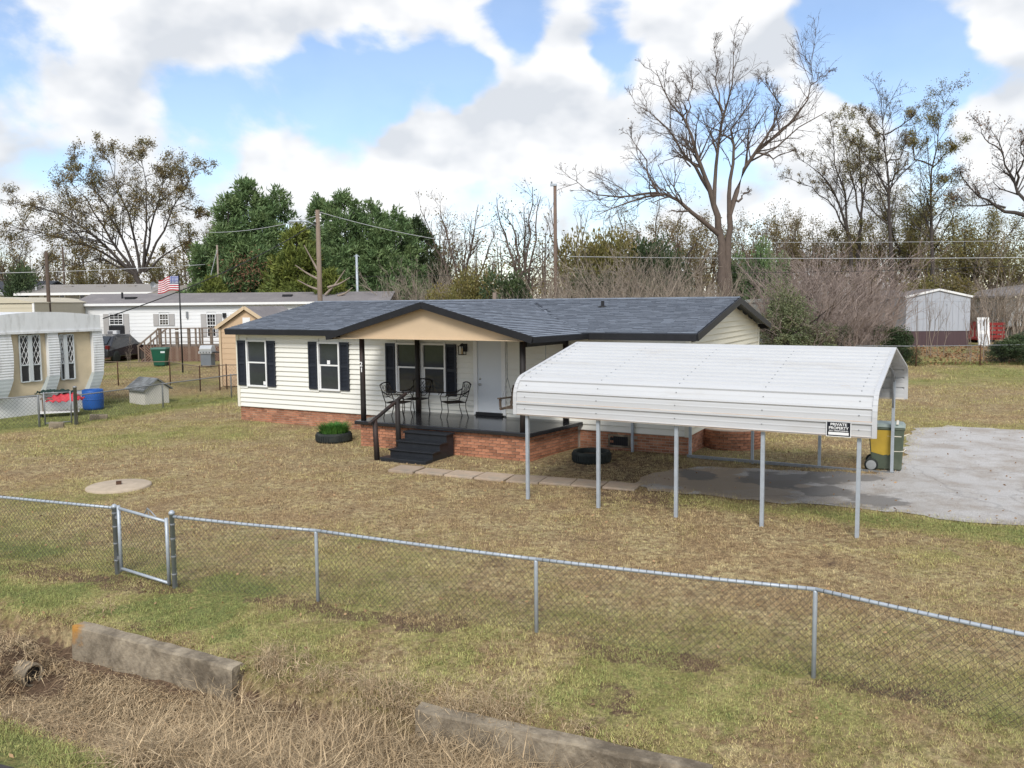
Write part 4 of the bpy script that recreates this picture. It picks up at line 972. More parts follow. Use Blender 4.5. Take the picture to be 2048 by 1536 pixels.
# ---- tan and white trailer at the left edge
fa_, fb_ = at_z(0, 839), at_z(206, 813); F1 = Facade((fb_.x, fb_.y, 0), math.atan2(fb_.y-fa_.y, fb_.x-fa_.x)); f1 = F1
th = thing('mobile_home', 'tan mobile home with curved white ribbed pillars and diamond-pane windows', 'mobile home', F1.o, F1.yaw)
tanw = mat('aged_tan_panel', (.60,.50,.34), .7, .08, 2, col2=(.52,.43,.29), c2scale=1.5); wht = mat('chalky_white_metal', (.68,.69,.69), .55, .06, 3, col2=(.40,.40,.38), c2scale=1.8, c2lo=.52, c2hi=.8, stretch=(2,2,.5))
xl = -5.2; ztop = 2.95
MB().box(xl, .0, .14, 12, .0, .72).build('skirting', M['white'], th)
wl_ = MB().box(xl, -.05, .12, 12, .721, ztop).build('wall', tanw, th)
# domed roof front with drip edge
pts = [(0.02, ztop+.06)]
for k in range(13):
    x = .02-(4.45)*k/12; pts.append((x, ztop+.58+.16*math.sin(math.pi*k/12)))
pts.append((-4.43, ztop+.06)); pts += [(xl, ztop+.06)] if False else []
MB().prism(pts[::-1], 'y', -.06, 12.).build('roof_crown', wht, th); MB().box(-4.5, .06, -.10, .0, ztop-.02, ztop+.06).build('drip_edge', wht, th)
MB().box(xl, -4.45, -.04, 12, ztop, ztop+.6).build('roof_crown', wht, th)
rib = MB()
def pillar(xa, xb):
    """white ribbed pillar: waisted, its foot sweeping forward"""
    mb = MB(); n = 34
    for k in range(n+1):
        f = k/n; z = ztop-.02-f*(ztop-1.36); wst = .05*math.sin(math.pi*f); o = .012*(k % 2)
        mb.v += [(xa+wst*.3-.0, -.03-o-.02*math.sin(math.pi*f), z), (xb+wst, -.03-o-.02*math.sin(math.pi*f), z), (xb+wst, .119, z), (xa+wst*.3, .119, z)]
    for k in range(n):
        for j in range(4): a = k*4+j; b = k*4+(j+1) % 4; mb.f.append((a, a+4, b+4, b))
    mb.f += [(0, 1, 2, 3), (n*4+3, n*4+2, n*4+1, n*4)]
    o = mb.build('pillar', wht, th)
    ft = MB(); n = 10
    for k in range(n+1):
        f = k/n; z = 1.36-f*.62; y = -.05-.10*math.sin(f*1.6)+(.006 if k % 2 else 0); x = -f*.32
        ft.v += [(xa+x, y+.0, z), (xb+x+.02, y, z), (xb+x+.02, .13, z), (xa+x, .13, z)]
    for k in range(n):
        for j in range(4): a = k*4+j; b = k*4+(j+1) % 4; ft.f.append((a, a+4, b+4, b))
    ft.f += [(0, 1, 2, 3), (n*4+3, n*4+2, n*4+1, n*4)]
    ft.build('pillar_foot', mat('grey_ribbed_metal', (.36,.39,.38), .5, .1), o)
cols = [(f1(185, 700)[0], f1(204, 700)[0]), (f1(95, 700)[0], f1(116, 700)[0]), (f1(0, 700)[0]-.1, f1(22, 700)[0]), (f1(-85, 700)[0], f1(-65, 700)[0])]
for a, b in cols: pillar(a, b)
def lattice_window(px0, px1, py0, py1, mull, white_top=False):
    x0, z1 = f1(px0, py0, .12); x1, z0 = f1(px1, py1, .12); y = .10; zs = z0+(z1-z0)*.36; xm = x0+(x1-x0)*mull
    gl = MB().box(x0, x1, y, y+.02, z0, z1).build('window', M['glass_dark'], th)
    fr = MB(); t = .035
    for a in (x0, x1): fr.box(a-t/2, a+t/2, y-.05, y-.001, z0, z1)
    fr.box(xm-.07, xm+.07, y-.07, y-.001, z0, z1)
    for z in (z0, zs, z1): fr.box(x0+t/2, xm-.07, y-.045, y-.001, z-.02, z+.02).box(xm+.07, x1-t/2, y-.045, y-.001, z-.02, z+.02)
    stuff(fr.build('window_frame', mat('pale_aluminium', (.55,.58,.58), .4, .05), gl))
    la = MB()
    for a, b in ((x0, xm-.07), (xm+.07, x1)):
        w_ = b-a; n = 3; hh = (z1-zs)
        def seg(u0, v0, u1, v1): la.bar((a+w_*u0, y-.02, zs+hh*v0), (a+w_*u1, y-.02, zs+hh*v1), .018, .012)
        for k in range(n):
            v0, v1 = k/n, (k+1)/n; vm = (v0+v1)/2
            for s in (0, .5):
                seg(s, vm, s+.25, v1); seg(s+.25, v1, s+.5, vm); seg(s, vm, s+.25, v0); seg(s+.25, v0, s+.5, vm)
    stuff(la.build('diamond_lattice', M['white'], gl))
lattice_window(36, 82, 671, 761, .5); lattice_window(117, 149, 670, 757, .38)
# ---- white mobile home in the second row
GZ2 = .43
F2 = Facade((at_y(153, 615, 53).x, 53, GZ2), R(1.0)); f2 = F2
wh = thing('mobile_home', 'long white mobile home with grey shutters and grey shingle roof behind the flagpole', 'mobile home', F2.o, F2.yaw)
W2 = 19.6; zf, ze = .95, 3.44
wopen = []
def rect(px0, py0, px1, py1): a = f2(px0, py0); b = f2(px1, py1); return (a[0], b[0], b[1]-GZ2*0, a[1])
def r2(px0, py0, px1, py1):
    (a, b), (c, d_) = f2(px0, py0), f2(px1, py1); return a, c, d_, b
wins = [r2(220, 629, 246, 648), r2(320, 629, 337, 649), r2(415, 629, 432, 672)]
wcore = MB().box(0, W2, .03, 5.2, zf, ze+.1).prism([(.0+.1, ze+.1), (5.1, ze+.1), (2.6, ze+.62)], 'x', .1, W2-.1).build('wall', lap('white_vinyl', (.74,.745,.74)), wh)
lapwall(wcore, 0, W2, zf, ze, lap('white_vinyl_board', (.76,.765,.76)), .22, 0, [(a-.06, b+.06, c-.06, d_+.06) for a, b, c, d_ in wins])
MB().box(.02, W2, .08, 5.1, -.3, zf).build('skirting', mat('brown_skirting', (.16,.085,.065), .9, .15, 5), wh)
rf2 = mat('grey_brown_shingle', (.20,.185,.185), .9, .15, 8, col2=(.26,.24,.235), c2scale=.8)
MB().prism([(-.3, ze+.04), (2.6, ze+.70), (5.5, ze+.04), (5.5, ze+.12), (2.6, ze+.78), (-.3, ze+.12)], 'x', -.3, W2+.3).build('roof', rf2, wh)
MB().box(-.3, W2+.3, -.34, -.30, ze-.02, ze+.13).build('gutter', M['white'], wh)
MB().box(W2+.301, W2+.34, -.3, 5.5, ze-.02, ze+.10).build('rake_trim', M['white'], wh)
x_, z_ = f2(233, 592); MB().box(x_+.1, x_+.75, .9, 1.35, ze+.38, ze+.55).build('roof_vent', M['black'], wh); MB().lathe([(.07, 0), (.07, .5)], (f2(228, 600)[0], 1.2, ze+.35), 8).build('vent_pipe', M['black'], wh)
x_ = f2(555, 598)[0]; MB().box(x_, x_+.6, 1.2, 1.6, ze+.40, ze+.62).build('roof_vent', M['black'], wh)
shg = mat('grey_shutter', (.40,.385,.37), .6, .05)
for i, (a, b, c, d_) in enumerate(wins):
    simple_window(wh, a, b, c, d_, -.02, .05, None, (3, 4 if i < 2 else 6))
    c2 = c if i else c-.9
    for x0 in (a-.42, b+.07): MB().box(x0, x0+.34, -.06, -.022, c2 if i != 1 else c-.08, d_+.04).build('shutter', shg, wh, bevel=.01)
# window air conditioner on a prop, lamp, meter box
a, b, c, d_ = wins[0]
ac = thing('air_conditioner', 'white window air conditioner with black surround on the white mobile home', 'air conditioner', F2.o+F2.u*((a+b)/2)+F2.n*(-.02)+Vector((0, 0, c-.62)), F2.yaw)
MB().box(-.36, .22, -.55, -.04, -.20, .22).build('housing', mat('ac_white', (.62,.63,.64), .5), ac); MB().box(-.34, -.02, -.562, -.552, -.17, .19).build('grille', mat('ac_grille', (.16,.16,.17), .5), ac)
MB().box(-.48, .52, -.045, -.025, -.10, .50).build('surround', M['black'], ac); MB().bar((-.2, -.3, -.22), (-.2, -.3, -1.30), .09).build('prop', M['wood_grey'], ac)
for nm, q in (('porch_lamp', (446, 626, 453, 635)), ('meter_box', (373, 623, 377, 636))):
    a, b, c, d_ = r2(*q); MB().box(a, b, -.14, -.025, c, d_).build(nm, M['black'] if nm[0] == 'p' else M['galv_dull'], wh)
a, b, c, d_ = r2(458, 626, 480, 700); MB().box(a, b, -.05, -.022, c, d_).build('door', M['white'], wh); MB().box(a+.1, b-.1, -.06, -.05, d_-.6, d_-.1).build('door_window', M['glass_dark'], wh)
# deck in front of it
D2 = Facade(F2.o+F2.n*(-2.6), F2.yaw); fd = D2
dx0 = fd(316, 690)[0]; dx1 = fd(470, 690)[0]; dz = .95
dk = thing('deck', 'weathered wooden deck with rail posts and lattice skirt at the white mobile home', 'deck', D2.o, D2.yaw)
for k in range(12): MB().box(dx0, dx1, .04+k*.205, .23+k*.205, dz-.05, dz).build('deck_board', M['wood_grey'], dk)
for px, w_ in ((320, .16), (341, .08), (354, .16), (378, .15), (392, .09), (400, .09), (405, .09), (423, .15)):
    x = fd(px, 690)[0]; MB().box(x-w_/2, x+w_/2, -.02, -.02+w_, -.2, dz+1.1).build('rail_post', M['wood_grey'], dk)
for z in (.25, .52, .80, 1.08): MB().bar((dx0, -.045, dz+z), (dx1, -.045, dz+z), .04, .07 if z > 1 else .035).build('rail', M['wood_grey'], dk)
la = MB(); n = int((dx1-dx0+1.1)/.17)
for s in (-1, 1):
    for k in range(-6, n+1):
        x = dx0-1.1+k*.17; a, b = (x, x+dz) if s > 0 else (x+dz, x)
        a_, b_ = Vector((a, -.01+.012*s, 0)), Vector((b, -.01+.012*s, dz-.06))
        if min(a, b) < dx0-1.1 or max(a, b) > dx1: continue
        la.bar(a_, b_, .05, .012, up=(0, 1, 0))
stuff(la.build('lattice_skirt', mat('brown_lattice', (.24,.15,.11), .8, .2), dk))
MB().box(dx0-1.1, dx1, .05, .07, -.2, dz-.06).build('underdeck_shade_sheet', mat('underdeck_shade', (.05,.04,.035), .9), dk)  # added dark sheet: the shade under the deck put in as colour
for k in range(4): MB().box(dx0-.28*(k+1), dx0-.28*k, .1, 1.3, 0, dz-.19*(k+1)).build('stair', M['wood_grey'], dk)
for y in (.02, 1.36):
    MB().bar((dx0-1.25, y, .95), (dx0+.05, y, dz+1.05), .05, .10).build('stair_rail', M['wood_grey'], dk)
    for k in range(4): x = dx0-1.2+k*.38; MB().bar((x, y, -.2), (x, y, .95+.8*(k*.38)), .07).build('stair_rail_post', M['wood_grey'], dk)
# flagpole and flag
p = at_y(365, 726, 44.5); fz = g1(p.x, p.y); top = at_y(364, 548, 44.5).z
fpl = thing('flagpole', 'thin dark flagpole in the yard before the white mobile home', 'flagpole', (p.x, p.y, fz)); H_ = top-fz
MB().tube([(0,0,-.2), (0,0,H_*.5), (0,0,H_)], [.045, .04, .03], 8).build('pole', M['black'], fpl, True); MB().lathe([(.01, 0), (.05, .05), (.01, .1)], (0,0,H_), 8).build('finial', M['steel'], fpl); MB().box(-.35, .0, -.03, .0, H_*.42, H_*.42+.07).build('cleat_arm', M['white'], fpl)
fo = thing('flag', 'stars and stripes flag flying left from the flagpole', 'flag', (p.x, p.y, fz))
FW, FH = 1.12, .78; zt = H_-.10
def fpt(u, v): # u 0..1 away from the pole, v 0..1 down
    droop = .30*u*u; return (-FW*u*.96-.03, .10*math.sin(u*9+v*1.5)*(.3+u), zt-FH*v*(1-.12*u)-.10*u+.10*math.sin(u*5.5)*u-droop*.25)
red = mat('flag_red', (.45,.03,.05), .8); whf = mat('flag_white', (.75,.75,.76), .8); blu = mat('flag_blue', (.06,.085,.27), .8)
def patch_(u0, u1, v0, v1, nm, m, off=0.):
    mb = MB(); nu, nv = 14, 2
    for i in range(nu+1):
        for j in range(nv+1): q = fpt(u0+(u1-u0)*i/nu, v0+(v1-v0)*j/nv); mb.v.append((q[0], q[1]+off, q[2]))
    for i in range(nu):
        for j in range(nv): a = i*(nv+1)+j; mb.f.append((a, a+1, a+nv+2, a+nv+1))
    o = mb.build(nm, m, fo, True); sm_ = o.modifiers.new('cloth', 'SOLIDIFY'); sm_.thickness = .006; return o
for k in range(13): patch_(.40 if k < 7 else 0, 1, k/13, (k+1)/13, 'stripe', red if k % 2 == 0 else whf)
patch_(0, .40, 0, 7/13, 'canton', blu)
stm = MB()
for i in range(6):
    for j in range(5):
        q = fpt(.04+.064*i, .05+.1*j); stm.box(q[0]-.018, q[0]+.018, q[1]-.016, q[1]+.014, q[2]-.018, q[2]+.018)
stuff(stm.build('stars', whf, fo))
# green wheeled cart
def cart(px, py):
    p = ground(px, py); t = thing('wheeled_bin', 'dark green wheeled bin standing before the lattice deck', 'bin', p, R(5)); gm_ = mat('dark_green_plastic', (.012,.085,.05), .45, .1)
    mb = MB(); frus(mb, -.30, .30, -.30, .30, .04, -.42, .42, -.38, .38, .98); mb.build('body', gm_, t, bevel=.03)
    mb = MB(); frus(mb, -.46, .46, -.42, .42, .985, -.42, .42, -.38, .38, 1.08); mb.build('lid', mat('faded_green_lid', (.05,.14,.105), .5), t, bevel=.02)
    MB().box(.12, .36, -.372, -.36, .78, .88).build('sticker', mat('sticker_print', (.6,.65,.65), .5), t)
    for s in (-.33, .33): MB().lathe([(.12, -.03), (.13, 0), (.12, .03)], (s, .3, .13), 14, 'x').build('wheel', M['rubber'], t)
cart(322, 732)
# gas grill
p = ground(418, 734); gg = thing('gas_grill', 'silver and black gas grill beside the tan shed', 'grill', p, R(-8)); sil = mat('silver_metal', (.55,.57,.58), .35, .1, metal=.4)
mb = MB(); mb.prism([(-.25, .92), (-.27, 1.05), (-.12, 1.24), (.18, 1.24), (.27, 1.08), (.27, .92)], 'x', -.42, .30); mb.build('hood', sil, gg, bevel=.02)
MB().box(-.46, .34, -.30, .27, .78, .91).build('firebox', sil, gg); MB().box(-.36, .26, -.24, .24, .1, .775).build('cabinet', mat('grill_grey', (.17,.19,.21), .5), gg); MB().box(.35, .75, -.25, .25, .82, .87).build('side_shelf', M['black'], gg)
for k in range(4): MB().lathe([(.03, -.33), (.03, -.30)], (-.32+k*.18, 0, .845), 10, 'y').build('knob', M['black'], gg)
for s in (-.33, .23): MB().lathe([(.07, -.02), (.07, .02)], (s, -.2, .08), 12, 'x').build('wheel', M['rubber'], gg)
# dark SUV tail, mostly hidden by the trailer
p = at_y(198, 717, 49.6); p.z = g1(p.x, 49.6); sv = thing('parked_car', 'dark grey SUV parked behind the tan mobile home', 'car', (p.x, p.y+2.3, p.z), R(-8)); cm_ = mat('charcoal_car_paint', (.03,.033,.04), .25, .05, coat=.6)
prof = [(-2.25, .35), (-2.28, .75), (-2.2, 1.0), (-1.95, 1.1), (-1.45, 1.62), (-.9, 1.72), (.3, 1.68), (.95, 1.15), (1.95, 1.0), (2.25, .75), (2.25, .35)]
bd = MB().prism(prof, 'x', -.9, .9); bd.v = [(x*(.84 if z > 1.15 else 1), y, z) for x, y, z in bd.v]; bd.build('body', cm_, sv, bevel=.06)
MB().prism([(-1.98, 1.13), (-1.52, 1.58), (-1.50, 1.56), (-1.96, 1.11)], 'x', -.66, .66).build('rear_window', M['glass'], sv).location = (0, -.02, .02)
for s in (-1, 1):
    MB().box(min(s*.915, s*.72), max(s*.915, s*.72), -2.24, -2.06, .85, 1.08).build('tail_light', mat('tail_red', (.12,.015,.015), .2), sv)
    MB().prism([(-1.35, 1.16), (-1.2, 1.55), (.25, 1.55), (.7, 1.16)], 'x', s*.80-.012, s*.80+.012).build('side_window', M['glass_dark'], sv)
    for y in (-1.4, 1.4): MB().lathe([(.2, -.11), (.34, -.11), (.36, -.05), (.36, .05), (.34, .11), (.2, .11)], (s*.82, y, .36), 20, 'x').build('wheel', M['rubber'], sv, True)
MB().box(-.22, .22, -2.30, -2.28, .62, .76).build('number_plate', M['white'], sv); MB().box(-.92, .92, -2.36, -2.2, .36, .52).build('bumper', M['black'], sv, bevel=.03)
p = ground(266, 717); bu = thing('storage_tub', 'small bright blue plastic tub by the brown skirting', 'tub', p, .2)
blp = mat('blue_plastic', (.03,.14,.55), .45, .1); mb = MB(); frus(mb, -.20, .20, -.20, .20, 0, -.26, .26, -.25, .25, .46); mb.build('body', blp, bu, bevel=.02); MB().box(-.28, .28, -.27, .27, .462, .50).build('lid', blp, bu, bevel=.01)
# ---- tan storage shed behind the house
FS = Facade((at_y(441, 653, 38.5).x, 38.5, 0), R(-14)); fs = FS
sh_ = thing('storage_shed', 'small tan lap-sided storage shed behind the left end of the house', 'shed', FS.o, FS.yaw); zsd = 2.86; Ws = 2.7; tsm = mat('tan_lap_siding', (.56,.40,.255), .7, .06, 2)
cs = MB().box(0, Ws, .03, 3.2, .1, zsd).build('wall', tsm, sh_); lapwall(cs, .04, Ws-.04, .12, zsd, tsm, .24)
MB().prism([(0.02, zsd+.001), (Ws-.02, zsd+.001), (Ws/2, zsd+.80)], 'y', .0, .12).build('gable', tsm, sh_)
for s in (0, 1):
    e = -.18 if s == 0 else Ws+.18
    mb = MB(); mb.v = [(e, -.14, zsd-.09), (Ws/2, -.14, zsd+.84), (Ws/2, 3.4, zsd+.84), (e, 3.4, zsd-.09), (e, -.14, zsd-.02), (Ws/2, -.14, zsd+.92), (Ws/2, 3.4, zsd+.92), (e, 3.4, zsd-.02)]
    mb.f = [(0,3,2,1),(4,5,6,7),(0,1,5,4),(1,2,6,5),(2,3,7,6),(3,0,4,7)]; mb.build('roof', rf2, sh_)
    MB().bar((e, -.16, zsd-.06), (Ws/2, -.16, zsd+.88), .03, .15).build('rake_board', mat('tan_trim', (.58,.45,.30), .7, .05) if s == 0 else bpy.data.materials['tan_trim'], sh_)
MB().box(Ws/2-.18, Ws/2+.20, -.03, -.002, zsd+.12, zsd+.42).build('gable_vent', M['white'], sh_)
for x in (-.03, Ws+.03): MB().box(x-.05, x+.05, -.05, .05, .05, zsd-.06).build('corner_trim', bpy.data.materials['tan_trim'], sh_)
# ---- long grey house further back
GZ3 = g1(-36, 75)
FG = Facade((at_y(58, 590, 75).x, 75, GZ3), R(1)); fg = FG
gh = thing('house', 'long grey-beige house with low roof at the back left', 'house', FG.o, FG.yaw); gw_ = mat('grey_beige_siding', (.38,.355,.32), .7, .05); x1 = fg(300, 590)[0]; x2 = fg(395, 590)[0]; e_ = fg(200, 588)[1]-0
z_e = at_y(200, 588, 75).z-GZ3; z_r = at_y(200, 571, 79).z-GZ3
gwins = [(121, 589, 130, 602), (161, 589, 171, 609), (207, 589, 217, 597), (219, 589, 228, 597), (273, 588, 286, 597)]
gwr = []
for q in gwins:
    (a, b), (c, d_) = fg(q[0], q[1]), fg(q[2], q[3]); gwr.append((a, c, d_, b))
gc = MB().box(0, x1, .04, 8, -.5, z_e).box(x1+.001, x2+2.5, -.6+.04, 8, -.5, z_e-.0).build('wall', gw_, gh); lapwall(gc, 0, x1, 0.4, z_e-.05, gw_, .3, 0, [(a-.05, b+.05, c-.05, d_+.05) for a, b, c, d_ in gwr])
for a, b, c, d_ in gwr: simple_window(gh, a, b, c, d_, -.02, .08, None, None, (d_-c) > .45)
a, b = fg(79, 588); c, d_ = fg(90, 620); MB().box(a, c, -.05, -.022, d_, b).build('door', M['white'], gh)
gr_ = mat('taupe_shingle', (.27,.25,.23), .9, .1, 6)
MB().prism([(-.6, z_e), (4, z_r), (8.6, z_e), (8.6, z_e+.12), (4, z_r+.12), (-.6, z_e+.12)], 'x', -1.0, x1+.5).build('roof', gr_, gh); MB().box(-1.0, x1+.5, -.66, -.60, z_e-.08, z_e+.14).build('gutter', M['white'], gh)
MB().prism([(x1+.1, z_e-.02), (x2+3.2, z_e-.02), ((x1+x2+3)/2, z_r-.1)], 'y', -1.1, 7.5).build('cross_gable', gr_, gh)
MB().tube([(x1-.6, -.5, z_e-.05), (x1-.45, -.1, z_e-.4), (x1-.45, -.06, .3)], .08, 6).build('downpipe', M['white'], gh)
for px in (107, 174, 238, 305): a = fg(px, 573)[0]; MB().box(a-.35, a+.35, 2.5, 3.0, z_r-.45, z_r-.05).build('roof_vent', gr_, gh)
x_ = fg(60, 585)[0]; MB().tube([(x_, 1, z_e), (x_, 1, z_e+.9)], .09, 6).build('flue', M['white'], gh)
q = fg(296, 575); ds = thing('satellite_dish', 'small satellite dish on the long grey house roof', 'dish', FG.o+FG.u*q[0]+FG.n*.8+Vector((0, 0, z_e+.1)), FG.yaw+.5)
MB().tube([(0,0,0), (0,0,.5), (.12,-.1,.75)], .04, 5).build('mast', M['galv_dull'], ds); MB().lathe([(.01, .06), (.14, .04), (.24, 0), (.25, .01), (.14, .05), (.01, .07)], (.12, -.12, .72), 14, 'y').build('reflector', M['galv_dull'], ds)
# ---- beige building end and dark-roofed house at the far left
FB = Facade((at_y(66, 590, 46).x, 46, g1(-26, 46)), R(6)); bt = thing('mobile_home', 'beige lap-sided mobile home end showing over the tan one', 'mobile home', FB.o, FB.yaw); bm_ = mat('beige_lap', (.52,.47,.36), .6, .05)
bc = MB().box(-5, 0, .03, 9, -.3, 3.75).build('wall', bm_, bt); lapwall(bc, -5, -.06, .3, 3.72, bm_, .22)
pts = [(0.05, 3.76)]+[(.05-5*k/8, 3.80+.32*math.sin(math.pi*k/8)) for k in range(9)]+[(-4.95, 3.76)]
MB().prism(pts[::-1], 'y', -.08, 9).build('roof_crown', bm_, bt); MB().box(-.06, .04, -.05, .03, -.2, 3.75).build('corner_trim', M['white'], bt)
zq = g1(-48, 84); p = at_y(30, 585, 84); fh = thing('house', 'dark-roofed white house peeking in at the far left edge', 'house', (p.x-8, 84, zq), 0); ze_ = at_y(30, 590, 84).z-zq
MB().box(-4, 9.6, 0, 8, -.5, ze_).build('wall', M['white'], fh); MB().prism([(-.5, ze_), (4, ze_+1.35), (8.5, ze_), (8.5, ze_+.15), (4, ze_+1.5), (-.5, ze_+.15)], 'x', -5, 10.2).build('roof', mat('dark_roof', (.05,.055,.065), .9, .1), fh)
MB().prism([(2, ze_-.05), (7.6, ze_-.05), (4.8, ze_+1.0)], 'y', -1.4, 3).build('porch_gable', M['white'], fh)
# ---- left boundary fences
def simple_fence(label, pts, h, pm, rm, rad, pitch, gate=None, wire=.0032, rail=True, mesh=True):
    t = thing('chain_link_fence', label, 'fence')
    for (a, b) in zip(pts, pts[1:]):
        if rail: sag_rail(Vector((a.x, a.y, g1(a.x,a.y)+h)), Vector((b.x, b.y, g1(b.x,b.y)+h)), .02, rm, t)
        if mesh: stuff(chain_mesh(a, b, g1(a.x,a.y)+.02, g1(b.x,b.y)+.02, g1(a.x,a.y)+h, g1(b.x,b.y)+h, pitch, wire).build('chain_link_mesh', M['wire'], t))
    for a in pts: post(t, a.x, a.y, g1(a.x, a.y), g1(a.x,a.y)+h+.02, rad, pm, 'post', False)
    return t
V2 = lambda x, y: Vector((x, y, 0))
simple_fence('chain-link fence running from the tan mobile home gate to the house', [V2(-14.45, 27.25), V2(-13.15, 31.1), V2(-11.75, 34.6), V2(-11.2, 35.9)], .95, M['galv_dull'], M['galv_dull'], .03, .12)
simple_fence('chain-link fence left of the side gate at the photo edge', [V2(-19.5, 24.6), V2(-15.35, 26.75)], 1.0, M['galv_dull'], M['galv_dull'], .035, .12)
sgt = thing('fence_gate', 'chain-link side gate between two posts before the tan mobile home', 'gate', (-15.25, 26.83, g1(-15.25, 26.83)), math.atan2(.42, .8))
for x in (.04, .80): MB().tube([(x,0,.05), (x,0,1.12)], .024, 8).build('stile', M['galv_dull'], sgt, True)
for z in (.1, 1.08): MB().tube([(.04,0,z), (.80,0,z)], .02, 8).build('bar', M['galv_dull'], sgt, True)
stuff(chain_mesh(V2(.04,0), V2(.80,0), .1, .1, 1.08, 1.08, .12, .0022).build('chain_link_mesh', M['wire'], sgt))
post(thing('gate_post', 'stout galvanised gate post right of the side gate', 'post', (-14.38, 27.2, 0), 0), 0, 0, g1(-14.38, 27.2), 1.22, .055, M['galv_dull'], 'shaft')
bfp = [ground(*q) for q in ((150, 768), (237, 771), (341, 770), (401, 783), (440, 780), (454, 779), (500, 778))]
simple_fence('old wire fence with rusty posts across the neighbouring lawn', bfp, 1.12, M['rust'], mat('brown_rail', (.20,.155,.115), .8, .2), .03, .16)
# ---- things in the neighbouring yard
p = ground(299, 806); dh = thing('dog_house', 'grey dog house with curled shingle roof in the neighbouring yard', 'dog house', p, R(-38)); dgm = mat('grey_plywood', (.56,.54,.49), .85, .1, 3)
MB().box(-.6, .6, -.50, .50, 0, .62).build('wall', dgm, dh); MB().prism([(-.5, .621), (.5, .621), (0, .98)], 'x', -.59, .59).build('gable', dgm, dh)
drf = mat('curled_shingles', (.17,.18,.185), .9, .25, 6, island=.3); rs = random.Random(4)
for s in (-1, 1):
    MB().prism([(s*.62, .55), (0, .985), (0, 1.02), (s*.62, .59)], 'x', -.72, .72).build('roof', drf, dh)
    sm_ = MB()
    for r_ in range(6):
        for k in range(10):
            x = -.72+k*.144; y0 = s*(.64-r_*.105); z0 = .585+r_*.0735; y1 = s*(.64-(r_+1.1)*.105); z1 = z0+.08; l = rs.uniform(.005, .03)
            sm_.poly((x, y0, z0+l), (x+.135, y0, z0+l*rs.uniform(.4, 1.4)), (x+.135, y1, z1), (x, y1, z1))
    stuff(sm_.build('shingles', drf, dh))
p = ground(187, 819); br = thing('barrel', 'blue plastic half barrel beside the tan mobile home', 'barrel', p)
MB().lathe([(.33, 0), (.36, .1), (.37, .4), (.365, .74), (.35, .76), (.345, .72), (.34, .2)], n=28).build('shell', mat('barrel_blue', (.02,.10,.36), .5, .12, 4), br, True); MB().lathe([(.372, .38), (.38, .40), (.372, .42)], n=28).build('hoop', bpy.data.materials['barrel_blue'], br, True)
def cloth(label, name, cx, cy, z, w_, d_, m, seed, hang=.25):
    rs = np.random.RandomState(seed); n = 22; mb = MB()
    for i in range(n+1):
        for j in range(n+1):
            u, v = i/n-.5, j/n-.5; r_ = max(abs(u), abs(v)); zz = z+.12*float(fbm(u*5+seed, v*5, 1.3, seed))-hang*max(0, r_-.27)*4+.03*math.sin(u*30+v*14)
            mb.v.append((cx+u*w_*(1-.25*max(0, r_-.3)), cy+v*d_*(1-.25*max(0, r_-.3)), zz))
    for i in range(n):
        for j in range(n): a = i*(n+1)+j; mb.f.append((a, a+n+1, a+n+2, a+1))
    o = mb.build(name, m, None, True); s_ = o.modifiers.new('cloth', 'SOLIDIFY'); s_.thickness = .012; tag(o, label, 'cloth'); return o
p = ground(106, 835)
tb = thing('work_table', 'low white slatted bench under the red tarp by the side gate', 'table', (p.x, p.y+.4, p.z), R(25))
for k in range(4): MB().box(-.65, .65, -.3+k*.16, -.17+k*.16, .14, .17).build('slat', M['white'], tb)
for s in (-.55, .55): MB().box(s-.04, s+.04, -.28, .28, 0, .139).build('leg', M['black'], tb)
for s in (-.5, .5): MB().box(s-.03, s+.03, .22, .28, .171, .62).build('stand_post', M['wood_grey'], tb)
MB().box(-.55, .55, -.25, .28, .621, .66).build('shelf', M['wood_grey'], tb)
cloth('crumpled red tarp draped over the bench by the side gate', 'red_tarp', p.x+.25, p.y+.4, p.z+.72, 1.15, .75, mat('red_tarp', (.50,.045,.06), .6, .15, 6), 3, .22)
cloth('dark green folded cover lying on top of the red tarp', 'dark_cover', p.x-.12, p.y+.42, p.z+.86, 1.2, .6, mat('dark_green_cloth', (.015,.035,.03), .7, .2, 6), 7, .06)
for px, py, w_, rz, lb in ((197, 840, .55, .5, 'grey concrete block lying by the boundary fence'), (113, 856, .42, .3, 'brown concrete block lying below the side gate')):
    p = ground(px, py); o = MB().box(-w_/2, w_/2, -.1, .1, -.03, .19).build('concrete_block', M['concrete'], None, bevel=.02); o.location = p; o.rotation_euler = (.05, .08, rz); tag(o, lb, 'block')

# ================================================================== right background
GZ4 = g1(29, 58); S4 = Facade((at_y(1810, 690, 58).x, 58, GZ4), R(-3)); f4 = S4
gs = thing('mobile_home', 'pale grey gable-ended mobile home with dark brown skirting behind the back fence', 'mobile home', S4.o, S4.yaw)
zw0 = f4(1870, 662)[1]; zw1 = f4(1812, 594)[1]; xr = f4(1941, 620)[0]; zp = f4(1874, 579)[1]
pgm = mat('pale_grey_panel', (.40,.42,.46), .6, .06, 2, stretch=(3,3,.4)); npn = 11
for k in range(npn): MB().box(xr*k/npn, xr*(k+1)/npn-.012, 0, .05, zw0, zw1-.35).build('wall_panel', pgm, gs)
MB().box(.0, xr, .04, 14, zw0, zw1).build('wall', pgm, gs); MB().prism([(0, zw1-.34), (xr, zw1-.34), (xr, zw1), (xr/2, zp-.08), (0, zw1)], 'y', .0, .04).build('gable', pgm, gs)
MB().box(.05, xr-.05, .03, 14, -.3, zw0-.01).build('skirting', mat('plum_brown_skirt', (.085,.055,.06), .8, .2, 3, stretch=(6,1,.3)), gs)
